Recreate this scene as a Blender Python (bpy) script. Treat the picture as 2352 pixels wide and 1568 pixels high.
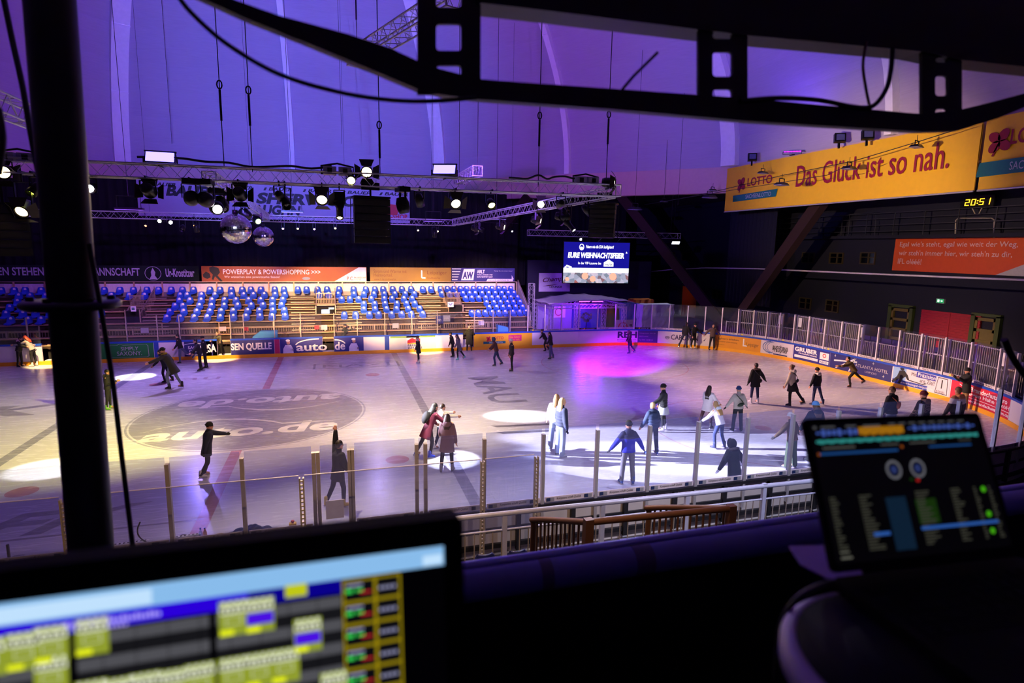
import bpy, bmesh, math, random
from mathutils import Vector, Matrix, Euler, noise
for o in list(bpy.data.objects): bpy.data.objects.remove(o)
SC = bpy.context.scene
COL = SC.collection
rnd = random.Random(7)
R = math.radians
# ------------------------------------------------------------------ camera, view, world
F = 1340.72; PITCH = .159176; ROLL = .017308; YAW = .294053
CAM = Vector((3.2169, -24.0004, 6.5966))
fw = Vector((math.sin(YAW)*math.cos(PITCH), math.cos(YAW)*math.cos(PITCH), -math.sin(PITCH)))
rt0 = Vector((math.cos(YAW), -math.sin(YAW), 0)); up0 = rt0.cross(fw)
rt = rt0*math.cos(ROLL)+up0*math.sin(ROLL); up = -rt0*math.sin(ROLL)+up0*math.cos(ROLL)
cd = bpy.data.cameras.new('camera'); cam = bpy.data.objects.new('camera', cd); COL.objects.link(cam)
cam.matrix_world = Matrix(((rt.x, up.x, -fw.x, CAM.x), (rt.y, up.y, -fw.y, CAM.y), (rt.z, up.z, -fw.z, CAM.z), (0, 0, 0, 1)))
cd.sensor_width = 36; cd.lens = F/2352*36; cd.clip_start = .02; cd.clip_end = 300
cd.dof.use_dof = True; cd.dof.focus_distance = 26; cd.dof.aperture_fstop = 2.6
SC.camera = cam
SC.cycles.transparent_max_bounces = 32
SC.view_settings.view_transform = 'Standard'; SC.view_settings.look = 'None'
SC.view_settings.gamma = 1; SC.view_settings.exposure = 0; SC.view_settings.use_curve_mapping = False
w = bpy.data.worlds.new('hall'); SC.world = w; w.use_nodes = True
w.node_tree.nodes['Background'].inputs[0].default_value = (.020, .010, .05, 1)
w.node_tree.nodes['Background'].inputs[1].default_value = 0.35

def ray(u, v): return fw + rt*((u-1176)/F) + up*((784-v)/F)
def at_z(u, v, z=0.): d = ray(u, v); return CAM + d*((z-CAM.z)/d.z)
def at_y(u, v, y): d = ray(u, v); return CAM + d*((y-CAM.y)/d.y)
def at_x(u, v, x): d = ray(u, v); return CAM + d*((x-CAM.x)/d.x)
def proj(P):
    d = Vector(P)-CAM; z = d.dot(fw); return (1176+F*d.dot(rt)/z, 784-F*d.dot(up)/z)

# ------------------------------------------------------------------ helpers
def lin(h):
    if isinstance(h, str):
        h = h.lstrip('#'); c = [int(h[i:i+2], 16)/255 for i in (0, 2, 4)]
        return tuple(x/12.92 if x <= .04045 else ((x+.055)/1.055)**2.4 for x in c)
    return tuple(h)
MC = {}
def mat(name, col, rough=.6, metal=0., es=0., emit=None, nz=None, bump=0., spec=.5):
    """principled material; nz=(scale, amount[, stretch]) adds procedural colour variation"""
    if name in MC: return MC[name]
    m = bpy.data.materials.new(name); m.use_nodes = True; nt = m.node_tree; b = nt.nodes['Principled BSDF']
    c = lin(col); b.inputs['Base Color'].default_value = (*c, 1); b.inputs['Roughness'].default_value = rough
    b.inputs['Metallic'].default_value = metal; b.inputs['Specular IOR Level'].default_value = spec
    if es: b.inputs['Emission Color'].default_value = (*lin(emit or col), 1); b.inputs['Emission Strength'].default_value = es
    nz = nz or (9, .12)
    tc = nt.nodes.new('ShaderNodeTexCoord'); mp = nt.nodes.new('ShaderNodeMapping'); nt.links.new(tc.outputs['Object'], mp.inputs[0])
    if len(nz) > 2: mp.inputs['Scale'].default_value = nz[2]
    n = nt.nodes.new('ShaderNodeTexNoise'); n.inputs['Scale'].default_value = nz[0]; n.inputs['Detail'].default_value = 4
    nt.links.new(mp.outputs[0], n.inputs['Vector'])
    mx = nt.nodes.new('ShaderNodeMix'); mx.data_type = 'RGBA'; mx.blend_type = 'MULTIPLY'; mx.inputs['Factor'].default_value = 1
    rp = nt.nodes.new('ShaderNodeMapRange'); rp.inputs['To Min'].default_value = 1-nz[1]; rp.inputs['To Max'].default_value = 1+nz[1]
    nt.links.new(n.outputs['Fac'], rp.inputs['Value'])
    mx.inputs['A'].default_value = (*c, 1); nt.links.new(rp.outputs[0], mx.inputs['B']); nt.links.new(mx.outputs['Result'], b.inputs['Base Color'])
    if bump:
        bp = nt.nodes.new('ShaderNodeBump'); bp.inputs['Strength'].default_value = bump; nt.links.new(n.outputs['Fac'], bp.inputs['Height']); nt.links.new(bp.outputs[0], b.inputs['Normal'])
    MC[name] = m; return m
def emat(name, col, s): return mat(name, (0, 0, 0), .4, 0, s, col)

class MB:
    """collects shapes, builds ONE mesh object"""
    def __init__(s): s.v = []; s.f = []; s.m = []; s.sm = []
    def add(s, vs, fs, mi=0, smooth=False):
        o = len(s.v); s.v += [tuple(x) for x in vs]; s.f += [tuple(i+o for i in f) for f in fs]; s.m += [mi]*len(fs); s.sm += [smooth]*len(fs); return s
    def hexa(s, P, mi=0): return s.add(P, [(0, 3, 2, 1), (4, 5, 6, 7), (0, 1, 5, 4), (1, 2, 6, 5), (2, 3, 7, 6), (3, 0, 4, 7)], mi)
    def box(s, a, b, mi=0, M=None):
        (x0, y0, z0), (x1, y1, z1) = a, b
        P = [Vector(p) for p in ((x0, y0, z0), (x1, y0, z0), (x1, y1, z0), (x0, y1, z0), (x0, y0, z1), (x1, y0, z1), (x1, y1, z1), (x0, y1, z1))]
        if M: P = [M @ p for p in P]
        return s.hexa(P, mi)
    def cbox(s, c, d, mi=0, M=None): return s.box([c[i]-d[i]/2 for i in range(3)], [c[i]+d[i]/2 for i in range(3)], mi, M)
    def beam(s, p, q, w, h, mi=0, upv=(0, 0, 1)):
        p, q = Vector(p), Vector(q); d = (q-p).normalized(); u = Vector(upv)
        if abs(d.dot(u)) > .99: u = Vector((0, 1, 0))
        x = d.cross(u).normalized(); y = x.cross(d)
        c = [x*sx*w/2+y*sy*h/2 for sx, sy in ((-1, -1), (1, -1), (1, 1), (-1, 1))]
        return s.hexa([p+k for k in c]+[q+k for k in c], mi)
    def tube(s, pts, r, n=8, mi=0, cap=True, rs=None):
        pts = [Vector(p) for p in pts]; rings = []; x = None
        for i, p in enumerate(pts):
            d = (pts[min(i+1, len(pts)-1)]-pts[max(i-1, 0)]).normalized()
            if x is None: x = d.orthogonal().normalized()
            else:
                x = x-d*x.dot(d)
                x = x.normalized() if x.length > 1e-6 else d.orthogonal().normalized()
            y = d.cross(x); rr = rs[i] if rs else r
            rings.append([p+(x*math.cos(2*math.pi*k/n)+y*math.sin(2*math.pi*k/n))*rr for k in range(n)])
        vs = [q for r_ in rings for q in r_]
        fs = [(i*n+k, i*n+(k+1) % n, (i+1)*n+(k+1) % n, (i+1)*n+k) for i in range(len(pts)-1) for k in range(n)]
        s.add(vs, fs, mi, True)
        if cap: s.add(rings[0], [tuple(range(n-1, -1, -1))], mi); s.add(rings[-1], [tuple(range(n))], mi)
        return s
    def lathe(s, prof, n=16, mi=0, M=None, smooth=True):
        vs = []; fs = []
        for r_, z in prof: vs += [Vector((r_*math.cos(2*math.pi*k/n), r_*math.sin(2*math.pi*k/n), z)) for k in range(n)]
        for i in range(len(prof)-1):
            for k in range(n): fs.append((i*n+k, i*n+(k+1) % n, (i+1)*n+(k+1) % n, (i+1)*n+k))
        fs.append(tuple(range(n-1, -1, -1))); fs.append(tuple((len(prof)-1)*n+k for k in range(n)))
        if M: vs = [M @ q for q in vs]
        return s.add(vs, fs, mi, smooth)
    def ell(s, c, r, mi=0, n=12, m=8, M=None):
        c = Vector(c); vs = []; fs = []
        for i in range(m+1):
            t = math.pi*i/m
            for k in range(n):
                q = Vector((r[0]*math.sin(t)*math.cos(2*math.pi*k/n), r[1]*math.sin(t)*math.sin(2*math.pi*k/n), r[2]*math.cos(t)))
                vs.append(c+(M @ q if M else q))
        for i in range(m):
            for k in range(n): fs.append((i*n+k, (i+1)*n+k, (i+1)*n+(k+1) % n, i*n+(k+1) % n))
        return s.add(vs, fs, mi, True)
    def cap(s, p, q, r0, r1, n=10, mi=0):
        p, q = Vector(p), Vector(q); d = (q-p)
        d = d.normalized() if d.length > 1e-6 else Vector((0, 0, 1))
        pts = [p-d*r0*.98, p-d*r0*.75, p-d*r0*.35, p, q, q+d*r1*.35, q+d*r1*.75, q+d*r1*.98]
        return s.tube(pts, 0, n, mi, True, [r0*.15, r0*.66, r0*.94, r0, r1, r1*.94, r1*.66, r1*.15])
    def prism(s, poly, fn, d0, d1, mi=0):
        """2-D polygon (a,b) extruded from d0 to d1; fn(a,b,d)->world point"""
        n = len(poly); vs = [fn(a, b, d0) for a, b in poly]+[fn(a, b, d1) for a, b in poly]
        s.add(vs, [tuple(range(n)), tuple(range(2*n-1, n-1, -1))]+[(i, i+n, (i+1) % n+n, (i+1) % n) for i in range(n)], mi); return s
    def text(s, t, fn, x0, y0, w, h, mi=0, bold=0., shear=0., fit=True, rough=False):
        """lettering fitted in the box (x0,y0,w,h) of a 2-D frame; fn(a,b)->world point"""
        vs, fs, W, H, by = glyphs(t, bold)
        sx = w/W; sy = h/H
        if not fit: sx = min(sx, sy); sy = sx
        return s.add([fn(x0+(a+shear*b)*sx, y0+b*sy) for a, b in vs], fs, mi)
    def build(s, name, mats, parent=None, local=False, smooth=None, bevel=0):
        me = bpy.data.meshes.new(name)
        off = Vector((0, 0, 0))
        if parent and not local: off = wl(parent)
        me.from_pydata([tuple(Vector(v)-off) for v in s.v], [], s.f)
        for m in (mats if isinstance(mats, (list, tuple)) else [mats]): me.materials.append(m)
        me.polygons.foreach_set('material_index', s.m)
        me.polygons.foreach_set('use_smooth', s.sm if smooth is None else [smooth]*len(s.f)); me.update()
        o = bpy.data.objects.new(name, me); COL.objects.link(o)
        if parent: o.parent = parent
        if bevel:
            b = o.modifiers.new('bevel', 'BEVEL'); b.width = bevel; b.segments = 2; b.limit_method = 'ANGLE'
        return o
def wl(o):
    l = Vector((0, 0, 0))
    while o: l += o.location; o = o.parent
    return l
GC = {}
def glyphs(t, bold=0.):
    k = (t, bold)
    if k in GC: return GC[k]
    cu = bpy.data.curves.new('t', 'FONT'); cu.body = t; cu.size = 1; cu.offset = bold; cu.resolution_u = 3; cu.fill_mode = 'FRONT'
    o = bpy.data.objects.new('t', cu); COL.objects.link(o)
    me = bpy.data.meshes.new_from_object(o.evaluated_get(bpy.context.evaluated_depsgraph_get()))
    vs = [(v.co.x, v.co.y) for v in me.vertices]; fs = [tuple(p.vertices) for p in me.polygons]
    bpy.data.objects.remove(o); bpy.data.curves.remove(cu); bpy.data.meshes.remove(me)
    x0 = min(a for a, b in vs); x1 = max(a for a, b in vs); y0 = min(b for a, b in vs); y1 = max(b for a, b in vs)
    GC[k] = ([(a-x0, b-y0) for a, b in vs], fs, x1-x0, y1-y0, y0); return GC[k]
def tag(o, label=None, cat=None, group=None, kind=None):
    if label: o['label'] = label
    if cat: o['category'] = cat
    if group: o['group'] = group
    if kind: o['kind'] = kind
    return o
def empty(name, loc, label=None, cat=None, group=None, rot=(0, 0, 0)):
    o = bpy.data.objects.new(name, None); o.empty_display_size = .1; COL.objects.link(o); o.location = loc; o.rotation_euler = rot
    return tag(o, label, cat, group)
def dup(o, loc, rot=None, label=None, group=None, parent=None, scale=None):
    c = o.copy(); COL.objects.link(c)
    if parent: c.parent = parent
    else:
        c.location = loc
        if rot is not None: c.rotation_euler = rot
        if scale: c.scale = scale
        if label: c['label'] = label
        if group: c['group'] = group
    for ch in o.children: dup(ch, None, parent=c)
    return c
def light(name, kind, loc, target, energy, color, size=.1, spot=40, blend=.4, parent=None):
    l = bpy.data.lights.new(name, kind); l.energy = energy; l.color = lin(color)
    if kind == 'SPOT': l.spot_size = R(spot); l.spot_blend = blend; l.shadow_soft_size = size
    elif kind == 'AREA': l.size = size
    else: l.shadow_soft_size = size
    o = bpy.data.objects.new(name, l); COL.objects.link(o)
    q = (Vector(target)-Vector(loc)).to_track_quat('-Z', 'Y')
    if parent:
        o.parent = parent; o.matrix_parent_inverse = Matrix.Identity(4)
        M = parent.rotation_euler.to_matrix().to_4x4(); M.translation = parent.location
        L = M.inverted() @ (Matrix.Translation(Vector(loc)) @ q.to_matrix().to_4x4())
        o.location = L.to_translation(); o.rotation_euler = L.to_euler()
    else: o.location = loc; o.rotation_euler = q.to_euler()
    return o

# shared materials
BLACK = mat('black_metal', '#0b0b0d', .45, .3); DARK = mat('dark_plastic', '#121216', .5)
ALU = mat('aluminium', '#b9b6bd', .4, .45, nz=(30, .08)); STEEL = mat('galvanised_steel', '#a39a92', .5, .3, nz=(20, .15))
WHITE = mat('white_print', '#ece8ea', .6); BLKP = mat('black_print', '#101014', .6); RED = mat('red_print', '#c3202e', .55)
NAVY = mat('navy_print', '#1d1f66', .5); BLUE = mat('blue_plastic', '#1a50c8', .4); YELLOW = mat('yellow_print', '#f0b81e', .55)
ORANGE = mat('orange_print', '#e8701c', .55); GREENP = mat('green_print', '#17803a', .5); PINK = mat('pink_print', '#d81e5f', .5)
GREYP = mat('grey_print', '#8d8d96', .6); TEAL = mat('teal_print', '#12646a', .5); SILV = mat('silver_print', '#b9b3bd', .4)
def glass(name, tint='#ffffff', a=.08, haze=.0):
    m = bpy.data.materials.new(name); m.use_nodes = True; nt = m.node_tree; nt.nodes.clear()
    o = nt.nodes.new('ShaderNodeOutputMaterial'); t = nt.nodes.new('ShaderNodeBsdfTransparent'); g = nt.nodes.new('ShaderNodeBsdfGlossy')
    t.inputs[0].default_value = (*lin(tint), 1); g.inputs['Roughness'].default_value = .03
    lw = nt.nodes.new('ShaderNodeLayerWeight'); pw = nt.nodes.new('ShaderNodeMath'); pw.operation = 'POWER'; pw.inputs[1].default_value = 5; nt.links.new(lw.outputs['Facing'], pw.inputs[0]); ma = nt.nodes.new('ShaderNodeMath'); ma.operation = 'MULTIPLY_ADD'; ma.inputs[1].default_value = .55; ma.inputs[2].default_value = .035; nt.links.new(pw.outputs[0], ma.inputs[0])
    mx = nt.nodes.new('ShaderNodeMixShader'); nt.links.new(ma.outputs[0], mx.inputs[0]); nt.links.new(t.outputs[0], mx.inputs[1]); nt.links.new(g.outputs[0], mx.inputs[2])
    d = nt.nodes.new('ShaderNodeBsdfDiffuse'); d.inputs[0].default_value = (.4, .42, .9, 1); m2 = nt.nodes.new('ShaderNodeMixShader'); m2.inputs[0].default_value = haze
    nt.links.new(mx.outputs[0], m2.inputs[1]); nt.links.new(d.outputs[0], m2.inputs[2]); nt.links.new(m2.outputs[0], o.inputs[0]); return m
GLASS = glass('clear_plexiglass', '#f6f7fb', haze=.012)
GLASSN = glass('blue_reflection_plexiglass', '#eef1fd', haze=.06)  # blue haze paints the dome's reflection into the near panes
# ------------------------------------------------------------------ the hall
AP = 30.5; ZB = 12.55; ZH = 17.5
def oct_pt(k, r):          # octagon corner k at apothem r
    a = R(22.5+45*k); q = r/math.cos(R(22.5)); return Vector((q*math.cos(a), q*math.sin(a), 0))
def dome_z(x, y):
    r = max(abs(x*math.cos(R(45*k))+y*math.sin(R(45*k))) for k in range(4)); return ZB-.3+ZH*math.sqrt(max(0, 1-(r/AP)**2))
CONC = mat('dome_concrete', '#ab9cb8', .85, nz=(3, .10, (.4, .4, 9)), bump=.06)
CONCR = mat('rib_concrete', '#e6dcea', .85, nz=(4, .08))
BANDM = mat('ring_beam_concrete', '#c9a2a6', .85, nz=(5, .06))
WALLM = mat('dark_blue_wall_paint', '#14142e', .85, nz=(6, .25))
CURT = mat('black_stage_cloth', '#08070a', .95, nz=(5, .3))
STRUT = mat('oxide_red_steel', '#240808', .85)
b = MB(); T = [R(a) for a in (0, 6, 12, 18, 24, 31, 38, 46, 54, 63, 72, 81, 88)]
for k in range(8):
    for i in range(len(T)-1):
        q = []
        for t, kk in ((T[i], k), (T[i], k+1), (T[i+1], k+1), (T[i+1], k)):
            p = oct_pt(kk, AP*math.cos(t)); p.z = ZB+ZH*math.sin(t); q.append(p)
        b.add(q, [(0, 3, 2, 1)])
for k in range(8):         # outer skin gives the shell a thickness
    for i in range(len(T)-1):
        q = []
        for t, kk in ((T[i], k), (T[i], k+1), (T[i+1], k+1), (T[i+1], k)):
            p = oct_pt(kk, (AP+.35)*math.cos(t)); p.z = ZB+(ZH+.35)*math.sin(t); q.append(p)
        b.add(q, [(0, 1, 2, 3)])
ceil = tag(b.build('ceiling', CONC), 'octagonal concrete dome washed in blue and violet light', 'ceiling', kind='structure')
def rib(P0, wd, dp, m):
    b = MB(); n = Vector((-P0.x, -P0.y, 0)).normalized(); s_ = Vector((-n.y, n.x, 0)); ap = P0.length
    pts = []
    for t in [R(a*3.6) for a in range(0, 24)]:
        base = Vector((P0.x*math.cos(t), P0.y*math.cos(t), ZB+ZH*math.sin(t))); nn = Vector((n.x*math.cos(t)*ZH, n.y*math.cos(t)*ZH, -math.sin(t)*ap)).normalized()
        pts.append((base-nn*.3, base+nn*dp))
    vs = []; fs = []
    for A, B in pts: vs += [A-s_*wd/2, A+s_*wd/2, B+s_*wd/2*.86, B-s_*wd/2*.86]
    for i in range(len(pts)-1):
        for k in range(4): fs.append((4*i+k, 4*i+(k+1) % 4, 4*i+4+(k+1) % 4, 4*i+4+k))
    fs.append((0, 1, 2, 3)); b.add(vs, fs)
    for i in (5, 9, 13):     # joint collar between precast lengths
        A, B = pts[i]; u_ = (B-A).normalized()
        b.beam(B+u_*.02-s_*wd*.44, B+u_*.02+s_*wd*.44, .1, .05, 0, u_)
    return b.build('trim_rib', m, ceil)
for k in range(8):
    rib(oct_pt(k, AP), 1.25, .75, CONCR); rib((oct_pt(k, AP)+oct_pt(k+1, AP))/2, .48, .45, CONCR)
b = MB()
for k in range(8):
    A = oct_pt(k, AP); B = oct_pt(k+1, AP); A2 = oct_pt(k, AP+.7); B2 = oct_pt(k+1, AP+.7); z0, z1 = 10.75, ZB
    U = lambda p, z: Vector((p.x, p.y, z))
    b.hexa([U(A, z0), U(B, z0), U(B2, z0), U(A2, z0), U(A, z1), U(B, z1), U(B2, z1), U(A2, z1)])
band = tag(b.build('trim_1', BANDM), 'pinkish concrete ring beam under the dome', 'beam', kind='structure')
b = MB()                     # dark soffit between ring beam and outer walls
q = [oct_pt(k, AP+.5) for k in range(8)]; O = [Vector(p) for p in ((40, 16, 0), (40, 38, 0), (-40, 38, 0), (-40, 16, 0), (-40, -30, 0), (-40, -38, 0), (40, -38, 0), (40, -16, 0))]
for k in range(8):
    A, B, C_, D = q[k], q[(k+1) % 8], O[(k+1) % 8], O[k]
    b.prism([(p.x, p.y) for p in (A, B, C_, D)], lambda a, c, d: (a, c, d), 11.2, 11.4)
tag(b.build('trim_2', WALLM), 'dark flat ceiling outside the ring beam', 'ceiling', kind='structure')
tag(MB().box((-40, -38, -.5), (40, 38, -.12)).build('floor', mat('hall_floor', '#3a3636', .7, nz=(2, .2))), 'dark concrete hall floor around the rink', 'floor', kind='structure')
XW = 38.0
wall_r = tag(MB().box((XW, -20, -.2), (XW+.4, 37, 11.2)).build('wall_right', WALLM), 'dark painted side wall with doors and small windows', 'wall', kind='structure')
tag(MB().box((-38, 35.5, -.2), (XW, 36, 11.2)).build('wall_back', WALLM), 'dark end wall behind the black drapes', 'wall', kind='structure')
tag(MB().box((-38.4, -20, -.2), (-38, 36, 11.2)).build('wall_left', WALLM), 'dark side wall at the left', 'wall', kind='structure')
# black drape behind the stand
def drape(name, x0, x1, y, z0, z1, label, fold=.45, amp=.1, m=CURT):
    b = MB(); n = int(abs(x1-x0)/fold*6); vs = []; fs = []
    for i in range(n+1):
        x = x0+(x1-x0)*i/n; a = 2*math.pi*(x/fold)
        yy = y+amp*math.sin(a)+.04*math.sin(a*.37+1)
        for d in (0, .03):
            for z in (z0, z1): vs.append((x, yy+d, z))
    for i in range(n):
        o = 4*i; fs += [(o, o+4, o+5, o+1), (o+2, o+3, o+7, o+6), (o+1, o+5, o+7, o+3), (o, o+2, o+6, o+4)]
    b.add(vs, fs, 0, True); return tag(b.build(name, m), label, 'curtain')
drape('stage_curtain', -30, 18.6, 25.5, 0, 11.1, 'wide black stage curtain hanging behind the seated stand', .6, .12)
drape('stage_curtain', 18.8, 30, 27.5, 3.2, 11.1, 'black curtain hanging behind the lit screen in the corner', .6, .12, mat('navy_cloth', '#0b0b1c', .95, nz=(5, .3)))
# windows and doors on the right wall ; a runs to the right in view (-Y)
def wallx(X): return lambda y0, z0: (lambda a, c, d=0: (X-d, y0-a, z0+c))
WF = mat('tarnished_window_frame', '#3c3018', .6); WG = mat('unlit_window_glass', '#05050b', .15, spec=.8)
k = 1
for u, v, ww, hh in ((1922, 593, 29, 27), (1994, 593, 32, 29), (1850, 697, 25, 30), (1912, 703, 27, 32), (1857, 592, 26, 26), (1576, 589, 19, 20), (1542, 588, 17, 20), (1647, 676, 19, 24), (1507, 660, 14, 22)):
    A = at_x(u-ww/2, v-hh/2, XW); B = at_x(u+ww/2, v+hh/2, XW); W = A.y-B.y; H = A.z-B.z
    fn = wallx(XW)(A.y, B.z); b = MB(); t = .08
    for a0, a1, c0, c1 in ((0, t, 0, H), (W-t, W, 0, H), (t, W-t, 0, t), (t, W-t, H-t, H), (W*.55-.03, W*.55+.06, t, H-t), (t, W-t, H*.55, H*.55+.05)):
        b.prism([(a0, c0), (a1, c0), (a1, c1), (a0, c1)], fn, .0, .09)
    f = tag(b.build('window_%d' % k, WF), 'small dark window set in the side wall', 'window', kind='structure')
    MB().prism([(t, t), (W-t, t), (W-t, H-t), (t, H-t)], fn, .0, .03).build('pane', WG, f); k += 1
# the big red roller gate between green framed panels
OLV = mat('olive_frame_paint', '#3c4a1c', .6); OLB = mat('olive_brown_panel', '#6a5c2a', .6); REDG = mat('red_gate_paint', '#a01826', .5)
def quadx(b, P, X, d0, d1, mi=0):      # image-located upright panel on the wall: P=(u0,v0,u1,v1) at its top left / bottom right
    A = at_x(P[0], P[1], X); B = at_x(P[2], P[3], X); b.box((X-d1, B.y, B.z), (X-d0, A.y, A.z), mi); return A, B
gate = empty('door_1', (XW, 2.2, 0), 'red roller gate with a wicket door in the dark side wall', 'door'); gate['kind'] = 'structure'
b = MB(); A = at_x(2122, 710, XW); B = at_x(2233, 900, XW); zt = A.z; yl, yr = A.y, B.y
for i in range(22): b.box((XW-.16-.02*(i % 2), yr, 1.55+(zt-1.55)*i/22), (XW-.05, yl, 1.55+(zt-1.55)*(i+1)/22-.012))
b.build('shutter', REDG, gate); ym = (yl+yr)/2
MB().box((XW-.2, ym-.05, 1.5), (XW-.05, ym+.05, zt)).build('mullion', REDG, gate)
MB().box((XW-.14, ym-.05, 0), (XW-.05, yl, 1.5)).build('wicket_door', mat('bright_red_paint', '#c8142c', .5), gate)
MB().box((XW-.06, yr, 0), (XW-.02, ym-.05, 1.5)).build('doorway_shade_panel', mat('doorway_shade', '#060609', .9), gate)  # flat dark panel paints the shade of the open doorway
MB().box((XW-.16, ym+.1, .75), (XW-.14, ym+.32, 1.3)).build('notice', WHITE, gate)
for n_, u0, u1, kk in (('left', 2045, 2102, 2), ('right', 2238, 2307, 3)):
    y0 = at_x(u0, 720, XW).y; y1 = at_x(u1, 720, XW).y; d = empty('door_%d' % kk, (XW, (y0+y1)/2, 0), 'green framed louvre panel standing open %s of the red gate' % n_, 'door'); d['kind'] = 'structure'
    b = MB()
    for a, c, z0, z1 in ((y1, y1+.22, 0, zt+.05), (y0-.22, y0, 0, zt+.05), (y1, y0, zt-.02, zt+.15)): b.box((XW-.25, a, z0), (XW-.02, c, z1))
    b.build('frame', OLV, d); b = MB()
    for i in range(5): b.box((XW-.2, y1+.22, zt-.1-.62*i-.17), (XW-.04, y0-.22, zt-.1-.62*i))
    for yy in (y1+.22, y0-.36): b.box((XW-.2, yy, 0), (XW-.05, yy+.14, zt-.1))
    if n_ == 'right': b.box((XW-.12, y1+.3, 1.0), (XW-.05, y0-.3, zt-.75))
    b.build('slats', OLB, d)
# corner door, standing open with a warm spot before it
d = empty('door_4', (XW, 28, 0), 'orange brown door leaf standing ajar under the corner exit sign', 'door'); d['kind'] = 'structure'
b = MB(); A, B = quadx(b, (1571, 657, 1597, 742), XW, .05, .12); b.build('leaf', mat('orange_door_paint', '#c8642a', .55), d)
MB().box((XW-.16, A.y+.0, B.z), (XW-.02, A.y+.12, A.z+.1)).build('frame', OLV, d)
light('corridor_light', 'SPOT', (XW-3.0, A.y-1.6, 3.6), (XW, A.y-.6, 1.5), 26, '#ff9a4a', .1, 60, .8)
for i, (u, v, s_, l) in enumerate(((2163, 691, 15, 'green lit exit sign above the red roller gate'), (1573, 644, 7, 'small green lit exit sign above the orange corner door'))):
    A = at_x(u-s_/2, v-5, XW); B = at_x(u+s_/2, v+5, XW); e = empty('exit_sign', (XW-.1, (A.y+B.y)/2, B.z), l, 'sign')
    MB().box((XW-.12, B.y-.03, B.z-.03), (XW, A.y+.03, A.z+.03)).build('housing', GREYP, e)
    fn = wallx(XW-.12)(A.y, B.z); W = A.y-B.y; H = A.z-B.z
    MB().prism([(0, 0), (W, 0), (W, H), (0, H)], fn, 0, .01).build('panel', emat('exit_panel_green', '#19b060', .9), e)
    b = MB(); q = lambda P: b.prism([(x*W, y*H) for x, y in P], fn, .012, .016)
    q([(.12, .2), (.4, .2), (.4, .85), (.12, .85)]); q([(.5, .45), (.7, .45), (.7, .25), (.9, .52), (.7, .8), (.7, .6), (.5, .6)])
    b.build('pictogram', emat('exit_picto', '#e8fff0', 1.6), e)
# oxide-red raking struts that carry the ring beam
for (bx, by), tops in (((31.4, 12.9), ((31.6, 4.4, 10.9), (25.2, 19.4, 10.9))), ((12.6, 30.3), ((19.0, 24.0, 10.9), (5.0, 30.4, 10.9)))):
    s0 = empty('raking_strut', (bx, by, -.12), 'V shaped oxide red strut below the yellow banner corner' if bx > 20 else 'V shaped oxide red strut hidden behind the black curtain', 'strut'); s0['kind'] = 'structure'
    MB().box((bx-.7, by-.7, -.12), (bx+.7, by+.7, 1.2)).build('footing', STRUT, s0)
    for t in tops: MB().beam((bx, by, .6), t, .6, .7).build('arm', STRUT, s0)
# striped drape between the struts
def drape_xy(P, Q, z0, z1, label, m):
    P, Q = Vector(P), Vector(Q); d = Q-P; L = d.length; t = d.normalized(); nrm = Vector((-t.y, t.x, 0)); n = int(L/.07); b = MB(); vs = []; fs = []
    for i in range(n+1):
        c = P+t*(L*i/n)+nrm*(.1*math.sin(2*math.pi*L*i/n/.42))
        for o in (0, .03):
            for z in (z0, z1): vs.append((c.x+nrm.x*o, c.y+nrm.y*o, z))
    for i in range(n):
        o = 4*i; fs += [(o, o+4, o+5, o+1), (o+2, o+3, o+7, o+6), (o+1, o+5, o+7, o+3), (o, o+2, o+6, o+4)]
    b.add(vs, fs, 0, True); return tag(b.build('stage_curtain', m), label, 'curtain')
drape_xy((33.5, 16.5, 0), (33.5, 11.2, 0), 2.6, 11.2, 'tall pleated dark curtain hanging between the red struts', mat('ink_blue_cloth', '#15132c', .95, nz=(5, .3)))
# gallery rail high on the right wall
g = empty('gallery_rail', (XW-1, 0, 8.0), 'thin grey gallery railing high on the dark side wall', 'railing'); b = MB(); GR = mat('dull_rail_paint', '#3a3a46', .5, .4)
for z in (8.05, 8.45, 8.85, 9.2): b.beam((XW-1, 16, z), (XW-1, -9, z), .04, .04)
for y in range(-9, 17, 2): b.beam((XW-1, y, 7.8), (XW-1, y, 9.2), .05, .05, 0, (0, 1, 0))
b.build('bars', GR, g); MB().box((XW-1.1, -9, 7.6), (XW, 16, 7.8)).build('walkway', WALLM, g)
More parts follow.
